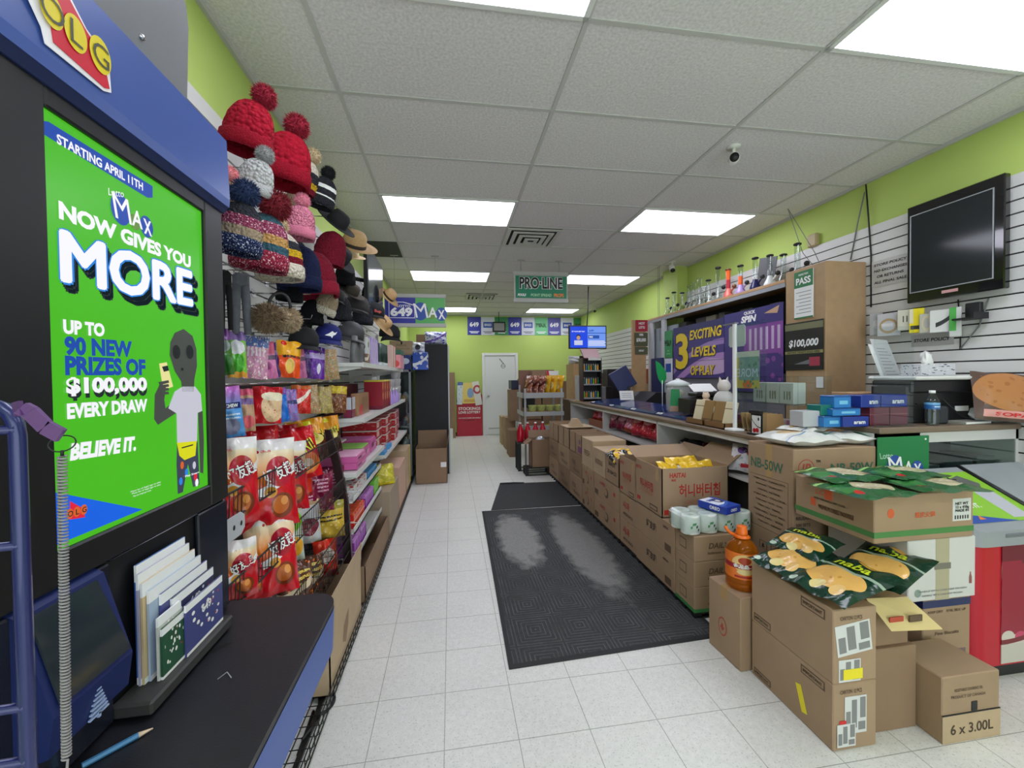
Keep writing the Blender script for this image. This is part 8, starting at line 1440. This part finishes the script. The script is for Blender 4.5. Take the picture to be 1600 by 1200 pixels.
b = MB(); b.box((mo.location.x + .02, Y + .02, 1.09), (mo.location.x + .07, Y + .06, zb_ + .02), NAVY); b.build('pole', mo, world=True); b = MB(); b.tube([(mo.location.x, Y + .05, zt_), (mo.location.x + .04, Y + .1, zt_ + .3), (mo.location.x + .05, Y + .1, ZC - .005)], .01, INK, 6); b.build('cable', mo, world=True)
# back counter running under the monitor
b = MB(); b.box((2.02, 6.70, 0), (2.9, 7.2, 1.09), mat('back_counter_brown', (110, 84, 66), .6), .004); tag(b.build('side_counter', at=(2.4, 6.9, 0)), 'brown cabinet counter at the far end under the monitor pole', 'counter')
# lighter tower with lighters
q = oZ(945, 634, 1.091); lt = thing('lighter_rack', 'black stepped counter rack of lighters at the far counter end', 'lighter rack', (2.24, 6.36, 1.091)); b = MB(); b.box((-.13, .10, 0), (.17, .14, .74), BLACK); b.box((-.14, -.06, 0), (-.12, .14, .70), mat('rack_maroon', (56, 28, 36), .4)); b.box((.16, -.06, 0), (.18, .14, .70), BLACK); b.build('frame', lt)
LC = [(120, 190, 60), (226, 120, 40), (40, 110, 80), (200, 204, 196), (236, 170, 60), (70, 110, 170)]
for r in range(3):
    z = .06 + .22 * r; b = MB(); b.box((-.12, -.08, z - .02), (.16, .10, z), SILVER); b.build('tier', lt)
    for k in range(7):
        t = thing('lighter', f'{["lime", "orange", "dark green", "pale", "amber", "blue"][(k + 2 * r) % 6]} lighter, {ORD[k]} from the left on the {["bottom", "middle", "top"][r]} tier of the lighter rack', 'lighter', (2.24 - .10 + .038 * k, 6.34, 1.091 + z), group='lighters on the counter rack'); b = MB(); b.box((-.012, -.008, 0), (.012, .008, .085), mat('lighter_%d' % ((k + 2 * r) % 6), LC[(k + 2 * r) % 6], .3), .003); b.build('body', t); b = MB(); b.box((-.009, -.006, .085), (.009, .006, .105), CHROME); b.build('cap', t)
b = MB(); b.prism([(-.12, -.08, .70), (.16, -.08, .70), (.16, .12, .86), (-.12, .12, .86)], (0, .01, -.02), mat('rack_head_red', (110, 50, 50), .4)); b.box((-.05, -.085, .66), (.16, -.08, .70), PAPER); b.build('header', lt)
# scale, scanner stand and sign on the counter
for (px, X, Y_, w, d, h, m, lab, nm, cat) in ((912, 2.20, 6.55, .26, .14, .42, design('mint_screen_unit', (176, 180, 176), [('rect', .14, .86, .12, .78, (150, 176, 130))], rough=.3), 'grey framed pale green display unit left of the lighter rack', 'display_unit', 'display'), (884, 2.42, 6.85, .14, .1, .24, WHITE, 'white box beside a lime green one on the brown side counter', 'goods_box', 'box'), (893, 2.54, 6.85, .08, .1, .24, mat('lime_box', (160, 196, 70), .4), 'lime green box on the brown side counter', 'goods_box', 'box'), (900, 2.64, 6.85, .09, .1, .22, GREY, 'grey box right of the lime green one', 'goods_box', 'box'), (905, 2.76, 6.85, .10, .1, .22, BLACK, 'black box at the end of the side counter row', 'goods_box', 'box')):
    sweetbox((X, Y_, 1.091), (w, d, h), m, lab, name=nm, cat=cat)
b = MB(); b.box((2.0, 6.42, 1.091), (2.10, 6.5, 1.10), mat('amber_cup', (206, 160, 80), .3), .01); tag(b.build('candle_cup', at=(2.05, 6.46, 1.091)), 'small amber cup at the far counter corner', 'cup')
for i, (x, y, w, h, rz, m, lab) in enumerate(((2.40, 5.30, .20, .13, .0, PAPER, 'white folded notice card on the far ticket trays'), )):
    b = MB(); b.T = Matrix.Rotation(-.25, 4, 'X'); b.box((-w / 2, 0, 0), (w / 2, .003, h), m); [b.box((-w * .35, -.001, h * (.3 + .2 * k)), (w * .35, 0, h * (.34 + .2 * k)), GREY) for k in range(3)]; b.T = None; o = b.build('notice_card'); o.location = (x, y, 1.163); tag(o, lab, 'card')
t = thing('cash_register', 'dark cash register with raised navy screen behind the ticket trays', 'cash register', (2.78, 5.55, .0)); b = MB(); b.box((2.62, 5.2, .0), (2.98, 5.95, 1.06), mat('register_stand', (60, 56, 54), .6)); b.prism([(2.62, 5.25, 1.06), (2.95, 5.25, 1.06), (2.95, 5.25, 1.26), (2.80, 5.25, 1.26), (2.62, 5.25, 1.12)], (0, .6, 0), BLACK); b.build('body', t, world=True); b = MB(); b.T = Matrix.Translation((2.70, 5.9, 1.30)) @ Matrix.Rotation(-.5, 4, 'Y') @ Matrix.Rotation(-.2, 4, 'X'); b.box((-.16, 0, 0), (.16, .03, .34), NAVY, .006); b.T = None; b.tube([(2.72, 5.9, 1.1), (2.70, 5.9, 1.34)], .02, BLACK, 8); b.build('screen', t, world=True)
# stacked cartons and shelving behind the monitor
for i, (x, y, w, d, h, z, m, lab) in enumerate(((2.55, 8.2, .20, .5, 1.75, 0, CBW, 'tall narrow wooden board box behind the lit monitor'), (2.85, 8.1, .36, .5, 1.45, 0, CARD3, 'tall brown carton right of the narrow board box'), (3.2, 8.0, .30, .5, 1.40, 0, CARD, 'tall carton by the far right slat wall'), (2.85, 8.1, .34, .4, .22, 1.451, CARD, 'carton on top of the tall brown one'), (3.2, 8.0, .28, .4, .16, 1.401, CARD2, 'flat carton on top of the tall one by the wall'), (3.25, 7.1, .30, .4, 1.62, 0, CARD3, 'brown carton column right of the pole'), (3.22, 6.4, .36, .5, 1.36, 0, CARD2, 'pale carton column beside the wooden end panel'), (3.22, 6.4, .30, .3, .24, 1.361, mat('terracotta_box', (176, 96, 70), .6), 'terracotta box on the pale carton column'))):
    carton((x, y, z), (w, d, h), lab, m=m, tape=False)
b = MB(); b.box((2.78, 6.95, 1.091), (3.08, 7.2, 1.62), DARK, .01); b.box((2.80, 6.945, 1.5), (3.06, 6.95, 1.58), BLACK); tag(b.build('dark_machine', at=(2.9, 7.05, 1.091)), 'dark grey machine on the side counter right of the pole', 'machine')
o = bag_mb(.34, .16, .1, mat('crumpled_white_bag', (214, 214, 216), .4), 44, .03).build('plastic_bag'); o.location = (2.55, 8.05, 1.752); tag(o, 'crumpled white plastic bag on the narrow board box', 'plastic bag')
# ------------------------------------------------------------------ grey chip stand past the counter end
st = thing('chip_stand', 'grey wire-sided chip stand past the far end of the counter', 'stand', (1.62, 7.0, 0)); SGR = mat('stand_grey', (170, 172, 172), .45); x0, x1, y0, y1 = 1.22, 1.88, 6.72, 7.3
b = MB()
for x in (x0, x1 - .03):
    for y in (y0, y1 - .03): b.box((x, y, 0), (x + .03, y + .03, 1.35 if y > 7 else 1.30), SGR)
b.build('uprights', st, world=True)
for z, lip in ((1.16, .07), (.86, .05), (.62, .06)): b = MB(); b.box((x0 - .02, y0 - .04, z - .02), (x1 + .01, y1, z), SGR); b.box((x0 - .03, y0 - .05, z - .02), (x1 + .01, y0 - .04, z + lip), SGR); b.box((x0 - .03, y0 - .05, z - .02), (x0 - .02, y1, z + lip), SGR); b.build('shelf', st, world=True)
b = MB(); b.box((x0, y1 - .02, 1.18), (x1, y1, 1.62), mat('header_brown', (120, 84, 66), .6)); b.build('header_board', st, world=True)
GLB_ = design('gold_chip_bag', (220, 170, 40), [('ell', .5, .45, .3, .2, (236, 220, 150)), ('blob', 6, .25, (206, 130, 40))], rough=.2, bump=(20, .3)); BRW = design('brown_pink_bag', (150, 90, 70), [('blob', 6, .33, (226, 196, 190)), ('diag', .4, .3, .08, (90, 40, 40))], rough=.2, bump=(20, .3))
for i in range(6): o = bag_mb(.25, .34, .04, (BRW, BRW, BRW, GLB_, GLB_, GLB_)[i], i + 120, .014, 10, 10).build('chip_bag'); o.location = (1.30 + .105 * i, 6.86 + .02 * (i % 2), 1.185); o.rotation_euler = (-.2, .05 * (i % 3) - .05, -1.25); tag(o, f'{"brown and pink" if i < 3 else "gold"} chip bag, {ORD[i]} from the left on the chip stand top shelf', 'chip bag', 'chip bags on the chip stand top shelf')
YTB = design('lime_tub', (200, 206, 120), [('band', 0, .4, (206, 176, 96)), ('blob', 6, .25, (120, 140, 60))], rough=.3)
for i in range(4): b = MB(); b.lathe([(.05, 0), (.075, .13), (.09, .15)], YTB, 14); o = b.build('snack_tub'); o.location = (1.38 + .15 * i, 6.82, .862); tag(o, f'pale lime snack tub, {ORD[i]} from the left on the chip stand middle shelf', 'snack tub', 'pale lime snack tubs on the chip stand')
sweetbox((1.40, 6.85, .621), (.26, .2, .14), mat('brown_speckled_box', (140, 90, 66), .5), 'brown speckled box on the chip stand lower shelf', name='snack_box'); sweetbox((1.66, 6.80, .621), (.12, .16, .06), mat('bright_yellow_box', (236, 214, 50), .4), 'bright yellow box on the chip stand lower shelf', name='snack_box')
carton((1.55, 7.15, 1.162), (.24, .16, .44), 'brown carton standing on the chip stand behind the bags', m=CARD3, tape=False); b = MB(); b.box((1.70, 7.12, 1.162), (1.92, 7.16, 1.60), PAPER); b.prism([(1.70, 7.118, 1.2), (1.80, 7.118, 1.2), (1.74, 7.118, 1.6), (1.70, 7.118, 1.6)], (0, .001, 0), RED); tag(b.build('red_white_board', at=(1.8, 7.14, 1.162)), 'red and white display board behind the gold chip bags', 'board')
RBT = mat('red_bottle', (176, 16, 40), .15)
for i in range(4): t = thing('red_bottle', f'big red drink bottle, {ORD[i]} from the left at the chip stand foot', 'bottle', (1.10 + .125 * i, 6.46 + .03 * (i % 2), .452), group='big red bottles at the chip stand foot'); b = MB(); b.lathe([(0, 0), (.055, 0), (.058, .02), (.058, .16), (.04, .22), (.018, .27), (.018, .29)], RBT, 16); b.build('body', t); b = MB(); b.lathe([(.02, .29), (.02, .31)], WPRINT, 12); b.build('cap', t)
pallet(1.04, 1.60, 6.34, 6.62, 'black crate under the big red bottles', .45); pallet(1.10, 1.50, 6.02, 6.24, 'low black pallet at the far end of the carton row', .12)
carton((1.38, 6.16, .121), (.36, .26, .42), 'open brown carton with one flap hanging toward the aisle, far end of the row', open_=True, m=CARD3, flaps=(('x', -40), ('Y', 70)))
b = MB(); b.box((1.10, 6.10, .56), (1.3, 6.12, .70), SILVER) if False else b.box((1.28, 5.99, .40), (1.44, 6.0, .43), SILVER); b = MB(); b.ball((1.36, 6.15, .50), .08, mat('silver_pouch', (190, 194, 200), .25, .5), 12, 8, (1, .7, 1)); tag(b.build('silver_pouch', at=(1.36, 6.15, .45)), 'silver pouch inside the far open carton', 'pouch')
for i, (px0, px1, y, h, z, m, lab) in enumerate(((784, 792, 8.9, .62, 0, CARD2, 'thin pale carton standing nearest the white door'), (790, 806, 8.3, .66, 0, CARD, 'carton left of the big red bottles'), (796, 812, 7.5, .5, 0, CARD3, 'dark carton directly behind the red bottles, left'), (798, 816, 8.0, .62, .66 - .04, CARD3, 'brown carton stacked behind the red bottles'), (800, 816, 8.1, .18, 1.25, mat('dark_navy_box', (40, 44, 70), .4), 'dark navy box on the stacked brown carton'))):
    a = oY(px0, 690, y); c_ = oY(px1, 690, y); carton(((a.x + c_.x) / 2, y + .2, z), (c_.x - a.x, .4, h), lab, m=m, tape=False)
carton((1.92, 9.9, 0), (.5, .5, 1.45), 'brown carton column right of the white door', m=CARD3, tape=False); carton((2.55, 9.9, 0), (.7, .5, 1.38), 'wide brown carton column against the back wall', m=CARD3, tape=False)
b = MB(); b.box((1.72, 9.64, 1.0), (2.1, 9.648, 1.38), design('pink_notice_sheet', (206, 196, 200), [('blob', 6, .3, (170, 120, 130)), ('rect', .3, .8, .1, .5, (226, 226, 226))])); tag(b.build('notice_sheet', at=(1.9, 9.645, 1.0)), 'pink and white notice sheet on the carton column by the door', 'notice')
b = MB(); b.box((1.70, 9.60, .76), (2.0, 9.645, .98), BLACK); tag(b.build('black_box', at=(1.85, 9.62, .76)), 'black box fixed under the pink notice sheet', 'box')
# ------------------------------------------------------------------ back wall left of the door
a = oY(713, 600, 10.44); c_ = oY(754, 682, 10.44); SRD_ = mat('stockings_red', (176, 24, 50), .45); b = MB(); x0, x1 = a.x, c_.x; w = x1 - x0
prof = [(0, 0), (1, 0), (1, 1.0), (.95, 1.02), (.85, .96), (.7, .92), (.5, .88), (.3, .9), (0, .93)]; hz = 1.05; b.prism([(x0 + u * w, 10.43, v * hz) for u, v in prof], (0, .012, 0), SRD_)
for t_, v, hh, ww in (('STOCKINGS', .67, .075, .86), ('LOVE LOTTERY', .58, .065, .86), ('EVEN SANTA TICKETS ADD SPARKLE', .44, .025, .86), ('PLAY SMART', .38, .025, .5)): b.text(t_, (x0 + w * .5, 10.43, hz * v), X3, Z3, WPRINT, h=hh, w=w * ww, bold=.02, lift=.002)
tag(b.build('floor_sign', at=((x0 + x1) / 2, 10.436, 0)), 'red standing board reading STOCKINGS LOVE LOTTERY by the door', 'sign')
for i, (px0, px1, py0, py1, m, ang, lab) in enumerate(((722, 748, 598, 630, design('yellow_flyer', (226, 200, 96), [('ell', .5, .5, .2, .24, (120, 150, 190)), ('rect', .1, .9, .05, .2, (206, 160, 60))]), 0, 'yellow flyer pinned above the red standing board'), (714, 723, 597, 632, design('white_blue_flyer', (206, 214, 220), [('rect', 0, 1, .85, 1, (60, 90, 160)), ('blob', 6, .25, (110, 140, 180))]), .05, 'white and blue flyer left of the yellow one'), (740, 751, 596, 633, design('white_red_flyer', (216, 212, 204), [('ell', .5, .66, .4, .18, (176, 40, 50)), ('ell', .5, .66, .22, .1, (216, 212, 204))]), -.15, 'white flyer with red ring right of the yellow one'))):
    p0 = oY(px0, py0, 10.42); p1 = oY(px1, py1, 10.42); b = MB(); b.T = Matrix.Translation(((p0.x + p1.x) / 2, 10.418 - .004 * i, (p0.z + p1.z) / 2)) @ Matrix.Rotation(ang, 4, 'Y'); b.box(((p0.x - p1.x) / 2, 0, (p1.z - p0.z) / 2), ((p1.x - p0.x) / 2, .002, (p0.z - p1.z) / 2), m); b.T = None; tag(b.build('flyer', at=((p0.x + p1.x) / 2, 10.42, p1.z)), lab, 'flyer', 'flyers pinned above the red board')
a = oY(700, 582, 10.2); c_ = oY(712, 680, 10.2); b = MB(); b.prism([(a.x, 10.15, 0), (c_.x, 10.15, 0), (c_.x, 10.42, a.z), (a.x, 10.42, a.z)], (0, .02, 0), CARD3); tag(b.build('cardboard_sheet', at=(a.x, 10.3, 0)), 'tall brown cardboard sheet leaning on the back wall', 'cardboard')
a = oY(701, 664, 9.8); b = MB(); b.box((a.x, 9.8, 0), (a.x + .1, 9.86, .28), PAPER, .004); tag(b.build('white_box', at=(a.x + .05, 9.83, 0)), 'small white box at the foot of the cardboard sheet', 'box')
